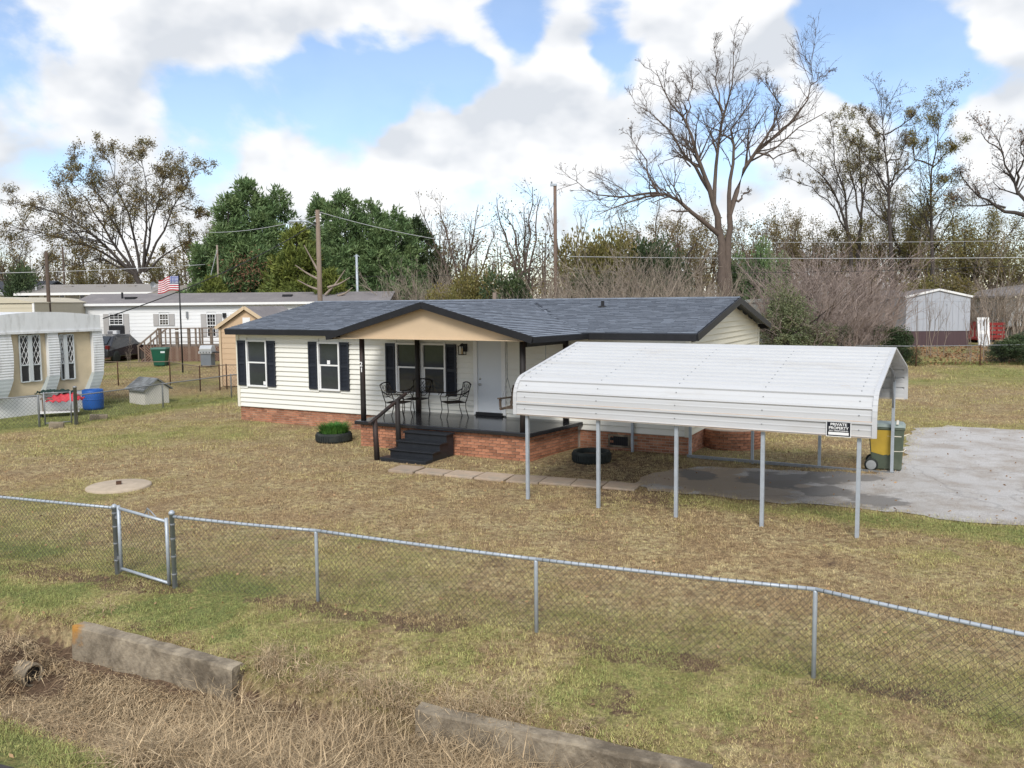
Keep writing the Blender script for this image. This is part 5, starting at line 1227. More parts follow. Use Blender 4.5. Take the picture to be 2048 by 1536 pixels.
for a, b in (((-.1, zw1-.02), (xr/2, zp)), ((xr+.1, zw1-.02), (xr/2, zp))):
    MB().bar((a[0], -.08, a[1]), (b[0], -.08, b[1]), .05, .14).build('rake_trim', M['white'], gs)
    mb = MB(); mb.v = [(a[0], -.05, a[1]), (b[0], -.05, b[1]), (b[0], 14, b[1]), (a[0], 14, a[1]), (a[0], -.05, a[1]+.05), (b[0], -.05, b[1]+.05), (b[0], 14, b[1]+.05), (a[0], 14, a[1]+.05)]
    mb.f = [(0,3,2,1),(4,5,6,7),(0,1,5,4),(1,2,6,5),(2,3,7,6),(3,0,4,7)]; mb.build('roof', rf2, gs)
p = at_y(1985, 674, 60); z_ = g1(p.x, 60); redm = mat('red_steel', (.24,.03,.028), .5, .2, 3)
rd = thing('utility_trailer', 'red slat-sided utility trailer beside the grey mobile home', 'trailer', (p.x, 60, z_), R(8))
for x in (-1.2, -.7, -.2, .3, .8): MB().box(x-.04, x+.04, -.06, .02, .25, 1.45).build('stake', redm, rd)
for z in (.35, .65, .95, 1.25): MB().box(-1.3, .9, -.10, -.065, z, z+.20).build('side_board', redm, rd)
MB().box(-1.3, .9, .0, 3, .22, .30).build('bed', redm, rd); MB().box(-1.3, .9, 2.95, 3.0, .3, 1.45).build('front_board', redm, rd)
for s in (-1.4, 1.0): MB().lathe([(.2, -.1), (.33, -.1), (.33, .1), (.2, .1)], (s, 1.4, .33), 18, 'x').build('wheel', M['rubber'], rd)
p = at_y(1969, 676, 57); wd = thing('old_door', 'white panelled door leaning by the red trailer', 'door', (p.x, 57, g1(p.x, 57)), 0)
o = MB().box(-.40, .40, -.03, .03, 0, 2.0).build('panel', M['white'], wd); o.rotation_euler = (R(-8), 0, 0)
for z0, z1 in ((.15, .85), (1.1, 1.85)): q = MB().box(-.28, .28, -.036, -.031, z0, z1).build('inset', mat('door_inset', (.55,.56,.58), .5), wd); q.rotation_euler = (R(-8), 0, 0)
MB().bar((0, .05, 1.85), (0, .62, 0), .06).build('prop', M['wood_grey'], wd)
p = at_y(2048, 640, 66); hr_ = thing('house', 'grey-white house with porch rail at the right edge', 'house', (p.x-.3, 66, g1(p.x, 66)), R(4)); z0 = 3.0
MB().box(-1.2, 9, 0, 7, -.4, z0).build('wall', mat('offwhite_wall', (.52,.52,.50), .7, .06), hr_); MB().prism([(-1.9, z0), (9, z0+1.6), (9, z0+1.75), (-1.9, z0+.15)], 'y', -.8, 7.5).build('roof', rf2, hr_)
MB().box(-1.6, 6, -1.6, -.02, .55, .75).build('porch_deck', M['wood_grey'], hr_); simple_window(hr_, .9, 2.0, 1.3, 2.3)
for k in range(8): MB().box(-1.5+k*.5, -1.44+k*.5, -1.58, -1.52, .75, 1.75).build('rail_post', M['black'], hr_)
MB().box(-1.55, 3, -1.6, -1.5, 1.752, 1.82).build('top_rail', M['black'], hr_)
p = at_y(1560, 600, 52); og = thing('mobile_home', 'faded grey-green trailer roof half hidden behind the olive bush', 'mobile home', (p.x, 52, g1(p.x, 52)), R(-4)); zt = at_y(1560, 597, 52).z-g1(p.x, 52)
ogm = mat('faded_green_metal', (.33,.36,.34), .7, .12, 2); MB().box(-3, 3.1, 0, 4, .3, zt-.25).build('wall', ogm, og); pts = [(-3.1, zt-.24)]+[(-3.1+6.3*k/8, zt-.2+.22*math.sin(math.pi*k/8)) for k in range(9)]+[(3.2, zt-.24)]
MB().prism(pts[::-1], 'y', -.1, 4.1).build('roof_crown', ogm, og)
bkp = [ground(px, py) for px, py in ((1560, 726), (1700, 730), (1832, 733), (1960, 731), (2100, 728))]
simple_fence('rusty back boundary fence along the rear lawn', bkp, 1.08, M['rust'], M['galv_dull'], .035, .17, wire=.0024)
# ================================================================== poles and wires
def upole(label, px, pt, Y, r, m=None, h_only=None):
    p = at_y(px, pt, Y); z = g1(p.x, Y); t = thing('utility_pole', label, 'pole', (p.x, Y, z)); H_ = p.z-z
    MB().tube([(0,0,-.5), (0,0,H_*.5), (0,0,H_)], [r, r*.88, r*.75], 12).build('shaft', m or M['wood_pole'], t, True); return t, H_
t, H_ = upole('tall wooden utility pole with a streetlight arm behind the house', 635, 420, 45, .15)
arm = MB().tube([(-.08, 0, H_-.85), (-.5, -.2, H_-.62), (-.9, -.3, H_-.60)], .035, 8).build('lamp_arm', M['galv'], t, True)
MB().prism([(-.85, -.07), (-1.05, -.09), (-1.45, -.07), (-1.5, 0), (-1.45, .07), (-1.05, .09), (-.85, .07)], 'z', H_-.66, H_-.56).build('lamp_head', M['galv'], t, bevel=.03).location = (0, -.3, 0)
for k in range(3): MB().lathe([(.03, 0), (.05, .05), (.03, .1)], (.14, 0, H_-.3-k*.16), 8).build('insulator', M['white'], t)
t, H_ = upole('slim bright metal pole in front of the cypress row', 713, 510, 58, .11, M['galv']); MB().tube([(-.18,0,H_-.1), (0,0,H_+.04), (.2,0,H_-.12)], .025, 6).build('wire_cap', M['galv'], t)
t, H_ = upole('tall brown pole with a small lamp on top, middle of the skyline', 1110, 372, 50, .13, mat('brown_pole', (.16,.11,.085), .85, .2, 3))
MB().box(-.28, .12, -.12, .12, H_+.0, H_+.12).build('lamp_head', M['galv'], t); MB().lathe([(.05, 0), (.05, .14)], (-.20, 0, H_+.12), 8).build('photocell', M['galv_dull'], t)
upole('thin pale pole left of the cypress trees', 434, 490, 58, .08, M['bark_pale']); upole('dark wooden pole before the long grey house, nearer the left edge', 92, 503, 48, .12, mat('dark_pole', (.09,.065,.05), .85, .2)); upole('slender dark pole behind the long grey house', 125, 494, 88, .12, bpy.data.materials['dark_pole'])
upole('short grey post top showing over the house ridge', 989, 585, 44, .14, M['wood_grey'])
def wire(label, a, Ya, b, Yb, sag, r, m):
    A_ = at_y(*a, Ya); B_ = at_y(*b, Yb); pts = [A_.lerp(B_, k/24)-Vector((0,0,sag*4*(k/24)*(1-k/24))) for k in range(25)]
    o = MB().tube(pts, r, 5).build('overhead_wire', m, None, True); tag(o, label, 'wire', 'overhead wires')
wk = mat('dark_cable', (.03,.03,.03), .6); wg = mat('bright_cable', (.45,.46,.47), .45)
wire('dark service cable sloping from the tan mobile home up to the streetlight pole', (206, 637), 31, (634, 445), 45, .35, .022, wk)
wire('pale wire crossing low over the oak at left', (-60, 547), 52, (410, 529), 58, .1, .018, wg)
wire('pale wire from the left edge to the streetlight pole', (398, 464), 60, (634, 432), 45, .3, .016, wg)
wire('pale wire sloping down right from the streetlight pole', (638, 424), 45, (1110, 498), 52, .5, .016, wg)
wire('thin dark wire level behind the slim metal pole', (560, 552), 62, (1110, 546), 52, .1, .014, wk)
wire('bright thick cable running right from the middle pole', (1136, 513), 50, (2200, 513), 50, .12, .019, wg)
wire('dark cable running right below the bright one', (1150, 541), 50, (2200, 522), 50, .35, .018, wk)
wire('thin pale wire above the bright cable at right', (1400, 484), 54, (2200, 478), 54, .1, .013, wg)
wire('dark wire descending from the left edge behind the oak', (-20, 392), 95, (140, 430), 95, .2, .03, wk)
wire('guy wire leaning beside the thin pale pole', (434, 500), 57.8, (408, 605), 57.8, 0, .02, wg)
# ================================================================== trees
RS = np.random.RandomState
def unit(v): return v/np.maximum(np.linalg.norm(v, axis=-1, keepdims=True), 1e-9)
def tubes_mesh(name, groups, m):
    """groups: list of (P[n,k,3], R[n,k], sides) polylines -> one mesh of tapered tubes"""
    V, Fq, off = [], [], 0
    for P, Rr, sd_ in groups:
        n, k, _ = P.shape
        if n == 0: continue
        T = np.empty_like(P); T[:, 1:-1] = P[:, 2:]-P[:, :-2]; T[:, 0] = P[:, 1]-P[:, 0]; T[:, -1] = P[:, -1]-P[:, -2]; T = unit(T)
        ref = np.where(np.abs(T[..., 2:3]) > .9, np.array([1., 0, 0]), np.array([0, 0, 1.])); A = unit(np.cross(T, ref)); B = np.cross(T, A)
        an = 2*np.pi*np.arange(sd_)/sd_; ring = P[:, :, None]+Rr[:, :, None, None]*(A[:, :, None]*np.cos(an)[:, None]+B[:, :, None]*np.sin(an)[:, None])
        V.append(ring.reshape(-1, 3)); ids = off+np.arange(n*k*sd_).reshape(n, k, sd_)
        a = ids[:, :-1]; b = ids[:, 1:]; Fq.append(np.stack([a, np.roll(a, -1, 2), np.roll(b, -1, 2), b], -1).reshape(-1, 4)); off += n*k*sd_
    V = np.concatenate(V); Fq = np.concatenate(Fq)
    return np_mesh(name, V, Fq, m, True)
def np_mesh(name, V, Fq, m, smooth=False):
    me = bpy.data.meshes.new(name); nv, nf, w_ = len(V), len(Fq), Fq.shape[1]
    me.vertices.add(nv); me.vertices.foreach_set('co', V.astype(np.float32).reshape(-1)); me.loops.add(nf*w_); me.loops.foreach_set('vertex_index', Fq.astype(np.int32).reshape(-1))
    me.polygons.add(nf); me.polygons.foreach_set('loop_start', np.arange(0, nf*w_, w_, dtype=np.int32)); me.update(calc_edges=True); me.validate()
    if smooth: me.shade_smooth()
    me.materials.append(m); return me
def resample(pts, k):
    pts = np.asarray(pts, float); d = np.r_[0, np.cumsum(np.linalg.norm(np.diff(pts, axis=0), axis=1))]; t = np.linspace(0, d[-1], k); return np.stack([np.interp(t, d, pts[:, i]) for i in range(3)], 1)
def spawn(rs, P, Rr, per, ang, ln, rf, up=.15, k=4, wig=.18, t0=.2, rmin=.006, droop=0., bylen=False):
    """side branches off polylines: per = how many each, ang = spread in radians, ln = length as a fraction of the parent's (min,max)"""
    n, K, _ = P.shape; L_ = np.linalg.norm(np.diff(P, axis=1), axis=2).sum(1)
    idx = np.repeat(np.arange(n), np.maximum(1, np.round(per*(L_/L_.mean()))).astype(int) if bylen else per); N_ = len(idx); t = t0+(1-t0)*rs.rand(N_)**1.15; f = t*(K-1); i = np.minimum(f.astype(int), K-2); fr = (f-i)[:, None]
    S = P[idx, i]*(1-fr)+P[idx, i+1]*fr; T = unit(P[idx, i+1]-P[idx, i]); r0 = (Rr[idx, i]*(1-fr[:, 0])+Rr[idx, i+1]*fr[:, 0])*rf*(.7+.5*rs.rand(N_))
    perp = unit(np.cross(T, rs.randn(N_, 3))); a = ang*(.6+.7*rs.rand(N_))[:, None]; D = unit(T*np.cos(a)+perp*np.sin(a)+np.array([0, 0, up]))
    ll = L_[idx]*(ln[0]+(ln[1]-ln[0])*rs.rand(N_))*(1.28-.80*t); pts = [S]; d = D
    for j in range(k-1):
        d = unit(d+wig*rs.randn(N_, 3)+np.array([0, 0, up*.25-droop])); pts.append(pts[-1]+d*(ll/(k-1))[:, None])
    C = np.stack(pts, 1); r0 = np.maximum(r0, rmin); RR = r0[:, None]*np.linspace(1, .35, k)[None]; return C, np.maximum(RR, rmin*.6)
def leaf_quads(rs, P, size, dirs=None, flat=0., aspect=.55):
    n = len(P); D = unit(rs.randn(n, 3)+(0 if dirs is None else dirs*2.0)+np.array([0, 0, -flat])); W = unit(np.cross(D, rs.randn(n, 3))); s = size*(.6+.8*rs.rand(n))[:, None]
    return np.stack([P, P+D*s*.5+W*s*aspect*.5, P+D*s, P+D*s*.5-W*s*aspect*.5], 1)
def leaves_mesh(name, quads, m): V = quads.reshape(-1, 3); return np_mesh(name, V, np.arange(len(V)).reshape(-1, 4), m)
def trace(poly, Y, rs, zoom, depth=0., k=9, y0=None):
    """limb traced over the photo: pixels at the tree's distance, drifting in depth so the crown is round"""
    ox, oy, sc = zoom; n = len(poly); pts = []
    for i, (x, y) in enumerate(poly): pts.append(at_y(ox+x/sc, oy+y/sc, Y+depth*i/(n-1)))
    return resample([tuple(p) for p in pts], k)
def traced_tree(name, label, limbs, Y, zoom, seed, m, levels, base_r, leaf=None, group=None, kk=9):
    """limbs: (pixel polyline, start radius, end radius, depth drift)"""
    rs = RS(seed); P = []; Rr = []
    for poly, r0, r1, dep in limbs: q = trace(poly, Y, rs, zoom, dep, kk); q[1:-1] += rs.randn(kk-2, 3)*.06; P.append(q); Rr.append(np.linspace(r0, r1, kk)*.55*np.linspace(1, .78, kk))
    P = np.array(P); Rr = np.array(Rr); b = P[0, 0]; base = np.array([b[0], b[1], g1(b[0], b[1])])
    t = thing(name, label, 'tree', tuple(base), 0, group)
    o = link('trunk', tubes_mesh('trunk', [(P-base, Rr, 8)], m), t); stuff(o)
    tk = Rr[:, -1] < .13; grp = []; cur = (P[tk], Rr[tk]); ends = []
    for per, ang, ln, rf, up, rmin, sides in levels:
        C, RR = spawn(rs, *cur, per, ang, ln, rf, up, 4, .2, .25, rmin, 0., not grp); grp.append((C-base, RR, sides)); ends.append(C); cur = (C, RR)
    o = link('crown', tubes_mesh('crown', grp, m), t); stuff(o)
    if leaf:
        lm_, cnt, size, spread = leaf; E = ends[-1].reshape(-1, 3); s = E[rs.randint(0, len(E), cnt)]+rs.randn(cnt, 3)*spread
        o = link('leaves', leaves_mesh('leaves', leaf_quads(rs, s-base, size), lm_), t); stuff(o)
    return t
Z5 = (1100, 60, 2.648)
big = [([(925,1440),(920,1250),(905,1090),(885,980),(868,930)], .55, .36, 0), ([(935,1440),(940,1250),(945,1080),(950,980)], .50, .34, 0),
       ([(868,930),(850,860),(820,760),(770,620),(720,490),(660,420),(620,350),(600,270),(560,210)], .27, .03, -1.5), ([(868,930),(880,760),(900,560),(915,430),(960,330),(985,200),(970,80)], .22, .03, 1.0),
       ([(915,430),(880,300),(890,180),(868,70)], .10, .02, 1.2), ([(855,870),(760,740),(700,640),(640,540),(590,480),(520,440),(450,390)], .19, .03, 2.5),
       ([(950,980),(950,800),(965,700),(965,580),(960,490),(1020,440),(1080,370),(1110,280)], .24, .025, -1.0), ([(950,980),(985,870),(1010,750),(1080,660),(1150,590),(1250,510),(1350,430),(1385,280),(1370,120)], .27, .025, 1.5),
       ([(1385,290),(1430,250),(1490,215)], .06, .02, .5), ([(1080,660),(1150,570),(1200,480),(1210,400),(1170,330),(1140,250)], .15, .025, -2.0), ([(1080,655),(1200,670),(1310,630)], .11, .03, -2.0),
       ([(890,1080),(850,1040),(770,980),(700,910),(640,880),(570,860),(440,900),(330,940),(240,985)], .27, .03, -2.5), ([(570,860),(520,760),(510,690),(450,610),(400,530)], .12, .02, 1.2), ([(575,862),(400,880),(250,875),(120,800),(80,770)], .13, .02, -1.5),
       ([(985,900),(1030,870),(1062,845)], .13, .07, .3), ([(745,725),(690,660),(620,690),(590,720)], .09, .02, 1.0), ([(720,490),(740,380),(760,290),(740,200)], .10, .02, 2.0), ([(965,580),(860,520),(740,430)], .10, .02, 2.0), ([(700,480),(720,430),(680,330),(640,260)], .08, .02, -1.5)]
BAREL = [(13, .8, (.15, .42), .5, .2, .017, 4), (6, .8, (.28, .62), .6, .1, .010, 3), (5, .8, (.3, .75), .65, .05, .0068, 3)]
traced_tree('bare_tree', 'huge bare spreading tree rising behind the right end of the house', big, 45, Z5, 11, M['bark'], BAREL, .5, (M['deadleaf'], 300, .08, .15))
Z2 = (0, 280, 4.096)
oak = [([(1150,1330),(1140,1180),(1110,1090)], .8, .6, 0), ([(1110,1100),(900,900),(600,650),(350,560),(110,505)], .38, .04, -2), ([(1110,1100),(900,800),(700,480),(560,330)], .36, .04, 2), ([(1120,1090),(1000,800),(850,520),(680,300),(630,250)], .34, .04, -1),
       ([(1150,1090),(1080,700),(950,350),(880,110)], .34, .04, 1), ([(1170,1080),(1200,750),(1200,300),(1130,100)], .34, .04, -2), ([(1180,1070),(1250,650),(1330,400),(1350,180)], .30, .04, 2), ([(1190,1050),(1400,600),(1480,450),(1590,240)], .30, .04, -1), ([(1480,540),(1600,570),(1700,640)], .14, .03, 2),
       ([(1110,1110),(850,980),(650,1000),(480,1050)], .26, .04, -3), ([(1090,1080),(750,870),(500,800),(200,720),(60,730)], .30, .04, 3), ([(1180,1080),(1400,900),(1600,800),(1720,780)], .25, .04, 2)]
traced_tree('oak_tree', 'broad oak with sparse brown leaves behind the grey house at left', oak, 92, Z2, 21, M['bark_dark'], [(13, .85, (.20, .50), .5, .16, .040, 4), (7, .8, (.28, .55), .55, .08, .021, 3), (4, .7, (.3, .6), .6, .05, .013, 3)], .8, (M['oakleaf'], 40000, .17, .20))
Z6 = (1500, 160, 2.743)
RL = [(14, .7, (.16, .42), .45, .26, .024, 4), (6, .75, (.28, .55), .55, .12, .013, 3), (4, .75, (.3, .6), .6, .08, .009, 3)]
traced_tree('bare_tree', 'multi-stemmed half-bare tree leaning left, right of the big tree', [([(560,1120),(555,950),(540,860)], .4, .3, 0), ([(545,880),(500,700),(430,560),(340,470),(260,430)], .24, .03, -2), ([(545,880),(520,640),(480,500),(450,330),(440,220)], .22, .03, 1), ([(545,880),(450,680),(330,590),(220,540)], .16, .03, 2)], 70, Z6, 31, M['bark_dark'], RL, .4, (M['oakleaf'], 5000, .10, .10), 'tall trees at the right')
traced_tree('bare_tree', 'tall upright tree with thin dark trunk and ivy, next to the leaning one', [([(600,1120),(592,950),(610,800)], .42, .3, 0), ([(610,800),(620,600),(605,450),(590,290)], .24, .03, 1), ([(615,680),(650,500),(685,320)], .16, .03, -2), ([(610,760),(560,560),(520,330),(520,190)], .18, .03, 2)], 74, Z6, 32, M['bark_dark'], RL, .4, (M['olive'], 9000, .12, .15), 'tall trees at the right')
traced_tree('bare_tree', 'tallest straight tree with a fine bare top in the right grove', [([(778,1120),(775,960),(765,700),(755,450),(735,280),(720,95)], .34, .03, 0), ([(763,640),(700,500),(620,400),(560,330)], .14, .03, 2), ([(740,300),(880,220),(930,150)], .12, .02, -2), ([(755,450),(830,420),(880,300)], .12, .02, 2), ([(742,330),(650,240),(600,150)], .12, .02, -1), ([(765,560),(830,480),(890,400)], .12, .03, -1)], 66, Z6, 33, M['bark_dark'], RL, .4, (M['oakleaf'], 5500, .10, .10), 'tall trees at the right')
traced_tree('bare_tree', 'ivy-clad tall tree with yellowing leaves right of the tallest one', [([(1000,1120),(1000,950),(990,600),(1000,450),(1040,250),(1070,120)], .34, .03, 0), ([(1000,470),(900,430),(905,280),(880,170)], .14, .03, 2), ([(1000,480),(1090,400),(1190,330)], .12, .02, -2), ([(995,650),(1080,560),(1130,540)], .12, .02, 1)], 72, Z6, 34, M['bark_dark'], RL, .4, (M['olive'], 11000, .12, .16), 'tall trees at the right')
traced_tree('bare_tree', 'bare tree with long low limb reaching in from the right edge', [([(1700,1100),(1680,950),(1600,800),(1500,740)], .5, .32, 0), ([(1510,742),(1400,715),(1320,670),(1250,640),(1180,560),(1150,500)], .26, .03, -1), ([(1600,800),(1500,660),(1440,550),(1390,400),(1320,270)], .28, .03, 1), ([(1400,700),(1250,690),(1120,690),(1060,660)], .14, .02, -2), ([(1460,580),(1500,450),(1480,300)], .16, .03, -2), ([(1390,400),(1290,330),(1240,220)], .10, .02, 1)], 55, Z6, 35, M['bark_dark'], BAREL, .4, (M['deadleaf'], 900, .12, .2), 'tall trees at the right')
# generic smaller bare trees
def small_tree(label, px, ptop, Y, seed, m, leaf=None, spread=.5, name='bare_tree', stems=5, group='small bare trees on the skyline'):
    rs = RS(seed); top = at_y(px, ptop, Y); z = g1(top.x, Y); H_ = top.z-z; t = thing(name, label, 'tree', (top.x, Y, z), 0, group)
    tr = resample([(0,0,-.3), (rs.randn()*.1, 0, H_*.2), (rs.randn()*.2, 0, H_*.38)], 9)[None]; tR = np.linspace(H_*.018, H_*.012, 9)[None]
    o = link('trunk', tubes_mesh('trunk', [(tr, tR, 7)], m), t)
    lim = []; lr = []
    for i in range(stems):
        a = 2*np.pi*(i+.5*rs.rand())/stems; ex = spread*H_*.5*(.4+.6*rs.rand()); hh = H_*(.8+.22*rs.rand()); s = tr[0, 5+i % 4]
        q = resample([s, s+np.array([math.cos(a)*ex*.45, math.sin(a)*ex*.45, (hh-s[2])*.42]), np.array([s[0]+math.cos(a)*ex, s[1]+math.sin(a)*ex, hh])], 9); q[1:-1] += rs.randn(7, 3)*H_*.008; lim.append(q); lr.append(np.linspace(H_*.010, H_*.0018, 9))
    P = np.array(lim); Rr = np.array(lr); C1, R1 = spawn(rs, P, Rr, 10, .7, (.15, .4), .5, .3, 4, .2, .15, .012); C2, R2 = spawn(rs, C1, R1, 5, .7, (.3, .6), .6, .15, 4, .2, .2, .008); C3, R3 = spawn(rs, C2, R2, 2, .7, (.3, .6), .6, .1, 3, .2, .2, .006)
    stuff(link('crown', tubes_mesh('crown', [(P, Rr, 5), (C1, R1, 4), (C2, R2, 3), (C3, R3, 3)], m), t))
    if leaf: E = C2.reshape(-1, 3); s = E[rs.randint(0, len(E), leaf[1])]+rs.randn(leaf[1], 3)*leaf[3]; stuff(link('leaves', leaves_mesh('leaves', leaf_quads(rs, s, leaf[2]), leaf[0]), t))
    return t
small_tree('fan-shaped bare tree above the roof, right of the cypresses', 925, 402, 62, 1, M['bark'], (M['oakleaf'], 500, .14, .2), .75, stems=7)
small_tree('spindly bare tree with upright shoots left of the lamp pole', 1045, 352, 56, 2, M['bark'], (M['evergreen'], 500, .14, .3), .35)
small_tree('thin bare sapling close behind the lamp pole', 1135, 420, 60, 3, M['bark'], None, .4)
small_tree('bare grey tree low between the big tree and the right grove', 1530, 440, 66, 4, M['bark'], (M['oakleaf'], 800, .14, .25), .8, stems=6)
small_tree('low bare tree at the far left edge beside the oak', 25, 470, 84, 5, M['bark_dark'], (M['oakleaf'], 4000, .12, .15), .9, stems=6)
small_tree('olive-leaved bushy tree low in the right grove', 1830, 385, 80, 6, M['bark_dark'], (M['olive'], 15000, .14, .28), .7, stems=7)
small_tree('wide greenish tree behind the right edge limb', 1940, 420, 78, 7, M['bark_dark'], (M['olive'], 15000, .14, .28), .95, stems=8)
small_tree('bare tree crown peeping between oak and cypress', 395, 440, 96, 8, M['bark_dark'], (M['olive'], 6000, .15, .2), .9, stems=6)
small_tree('brownish bare tree behind the brush right of the big trunk', 1620, 420, 84, 9, M['bark_dark'], (M['oakleaf'], 6000, .14, .2), .9, stems=6)
small_tree('bare tree low behind the left limb of the big tree', 1290, 400, 82, 10, M['bark'], (M['oakleaf'], 600, .18, .3), .9, stems=7)
small_tree('grey bare tree in the gap right of the cypress row', 860, 430, 76, 12, M['bark'], (M['oakleaf'], 500, .16, .3), .8, stems=7)
for i, (px, pt, Y, lf, lb) in enumerate(((1575, 445, 78, 'oakleaf', 'grey-brown hazy tree behind the brush, first right of the big trunk'), (1665, 430, 80, 'oakleaf', 'grey-brown hazy tree behind the leaning multi-stemmed one'), (1720, 450, 82, 'olive', 'low olive tree between the two dark trunks'), (1785, 440, 84, 'oakleaf', 'brownish tree behind the tallest straight one'), (1870, 450, 76, 'olive', 'olive tree behind the ivy-clad trunk'), (1985, 450, 82, 'oakleaf', 'brown tree low behind the right edge limb'), (2035, 470, 74, 'olive', 'olive tree cut by the right edge'),
        (1480, 470, 76, 'oakleaf', 'brown tree low behind the big trunk'), (1400, 455, 78, 'oakleaf', 'bare brown tree between big trunk and evergreen mass'), (1340, 430, 74, 'oakleaf', 'bare brown tree behind the evergreen mass'), (60, 520, 100, 'oakleaf', 'low brown tree at far left below the oak'), (165, 525, 104, 'olive', 'low olive tree under the left of the oak'), (330, 515, 104, 'olive', 'low olive tree under the right of the oak'), (235, 530, 106, 'oakleaf', 'low brown tree behind the oak trunk'))):
    small_tree(lb, px, pt, Y, 200+i, M['bark'], (M[lf], 6500, .14, .28), .85, stems=7, group='hazy background trees')
# ---- cypresses
def conifer(label, px, ptop, Y, width, seed, m, n=3300, name='cypress_tree', lean=0.):
    rs = RS(seed); top = at_y(px, ptop, Y); z = g1(top.x, Y); H_ = top.z-z; t = thing(name, label, 'tree', (top.x, Y, z), 0, 'cypress trees behind the mobile homes')
    stuff(link('trunk', tubes_mesh('trunk', [(resample([(0,0,-.3), (0,0,H_*.5), (lean,0,H_*.97)], 9)[None], np.linspace(.24, .03, 9)[None], 7)], M['bark_dark']), t))
    # billowing boughs: lobes set round the axis, each clothed in feathery sprays
    nl = 130; az_ = rs.rand(nl)*2*np.pi; hf = rs.rand(nl)**.9*.97+.02; rad = width*.5*np.clip(1.15*(1-hf)**(.6+.35*rs.rand()), .05, 1)*(1+.30*np.sin(2*az_+6.283*rs.rand()))*(.8+.35*rs.rand(nl)); az = az_
    C = np.stack([np.cos(az)*rad*.72+lean*hf, np.sin(az)*rad*.72, hf*H_], 1); LR = (.45+.45*rs.rand(nl))*(1.15-.85*hf)*width/4.
    w_ = LR**2; li = rs.choice(nl, n, p=w_/w_.sum()); d = unit(rs.randn(n, 3)+np.stack([np.cos(az[li]), np.sin(az[li]), .25+0*az[li]], 1)*.9); S = C[li]+d*LR[li][:, None]*(.55+.5*rs.rand(n))[:, None]
    S[:, 2] = np.clip(S[:, 2], .15, None); D = unit(d*.8+np.array([0, 0, .75])+.35*rs.randn(n, 3)); Q = []
    for j in range(8):
        dj = unit(D+.55*rs.randn(n, 3)); ln = (.22+.28*rs.rand(n))[:, None]; wv = unit(np.cross(dj, rs.randn(n, 3)))*(.032+.03*rs.rand(n))[:, None]; b = S+.10*rs.randn(n, 3)
        Q.append(np.stack([b, b+dj*ln*.55+wv, b+dj*ln, b+dj*ln*.55-wv], 1))
    # leader tip
    k = 420; hs = rs.rand(k); tp = np.stack([lean+0*hs, 0*hs, H_*(.88+.135*hs)], 1)+np.array([[.55, .3, -.5], [-.6, .2, -.7], [0, 0, 0.2]])[rs.randint(0, 3, k)]*np.array([1, 1, 1]); dj = unit(rs.randn(k, 3)*np.array([1, 1, .4])+np.array([0, 0, .7])); ln = (.75*(1.05-hs))[:, None]; wv = unit(np.cross(dj, rs.randn(k, 3)))*.05
    Q.append(np.stack([tp, tp+dj*ln*.5+wv, tp+dj*ln, tp+dj*ln*.5-wv], 1))
    stuff(link('crown', leaves_mesh('crown', np.concatenate(Q), m), t)); return t
for i, (px, pt, Y, wd, m_, lb) in enumerate([(455, 392, 60, 4.6, 'cypress', 'leftmost dark green cypress of the big left clump'), (492, 363, 61, 5.6, 'cypress', 'tallest cypress with spiky top in the left clump'), (548, 380, 62, 5.4, 'cypress', 'broad cypress on the right of the left clump'),
        (425, 560, 57, 2.6, 'cypress_yel', 'low ragged olive cypress foot at the left of the clump'), (592, 452, 58, 4.2, 'cypress_yel', 'yellow-green shorter cypress left of the streetlight pole'), (636, 394, 65, 4.4, 'cypress', 'dark cypress directly behind the streetlight pole'), (688, 391, 61, 5.2, 'cypress', 'full green cypress just right of the streetlight pole'),
        (742, 403, 62, 5.2, 'cypress', 'cypress behind the slim metal pole'), (788, 418, 63, 4.8, 'cypress', 'rightmost cypress of the row'), (660, 545, 56, 2.8, 'cypress_yel', 'low yellowish cypress growth between the poles'), (836, 440, 66, 4.6, 'evergreen', 'dark evergreen at the right end fading into bare twigs')]):
    conifer(lb, px, pt, Y, wd*1.3, 50+i, M[m_], 4300 if wd > 4 else 2200)
# browned patch low in the left clump
p = at_y(490, 545, 58.2); rs = RS(3); k = 650; S = np.array([p.x, p.y, p.z])+rs.randn(k, 3)*np.array([.95, .35, .75])
o = link('dead_foliage', leaves_mesh('dead_foliage', leaf_quads(rs, S, .20, aspect=.3), mat('rusty_foliage', (.17,.085,.05), .8, .2, island=.4))); tag(o, 'rust-brown dead patch low on the left cypress clump', 'foliage', kind='stuff')
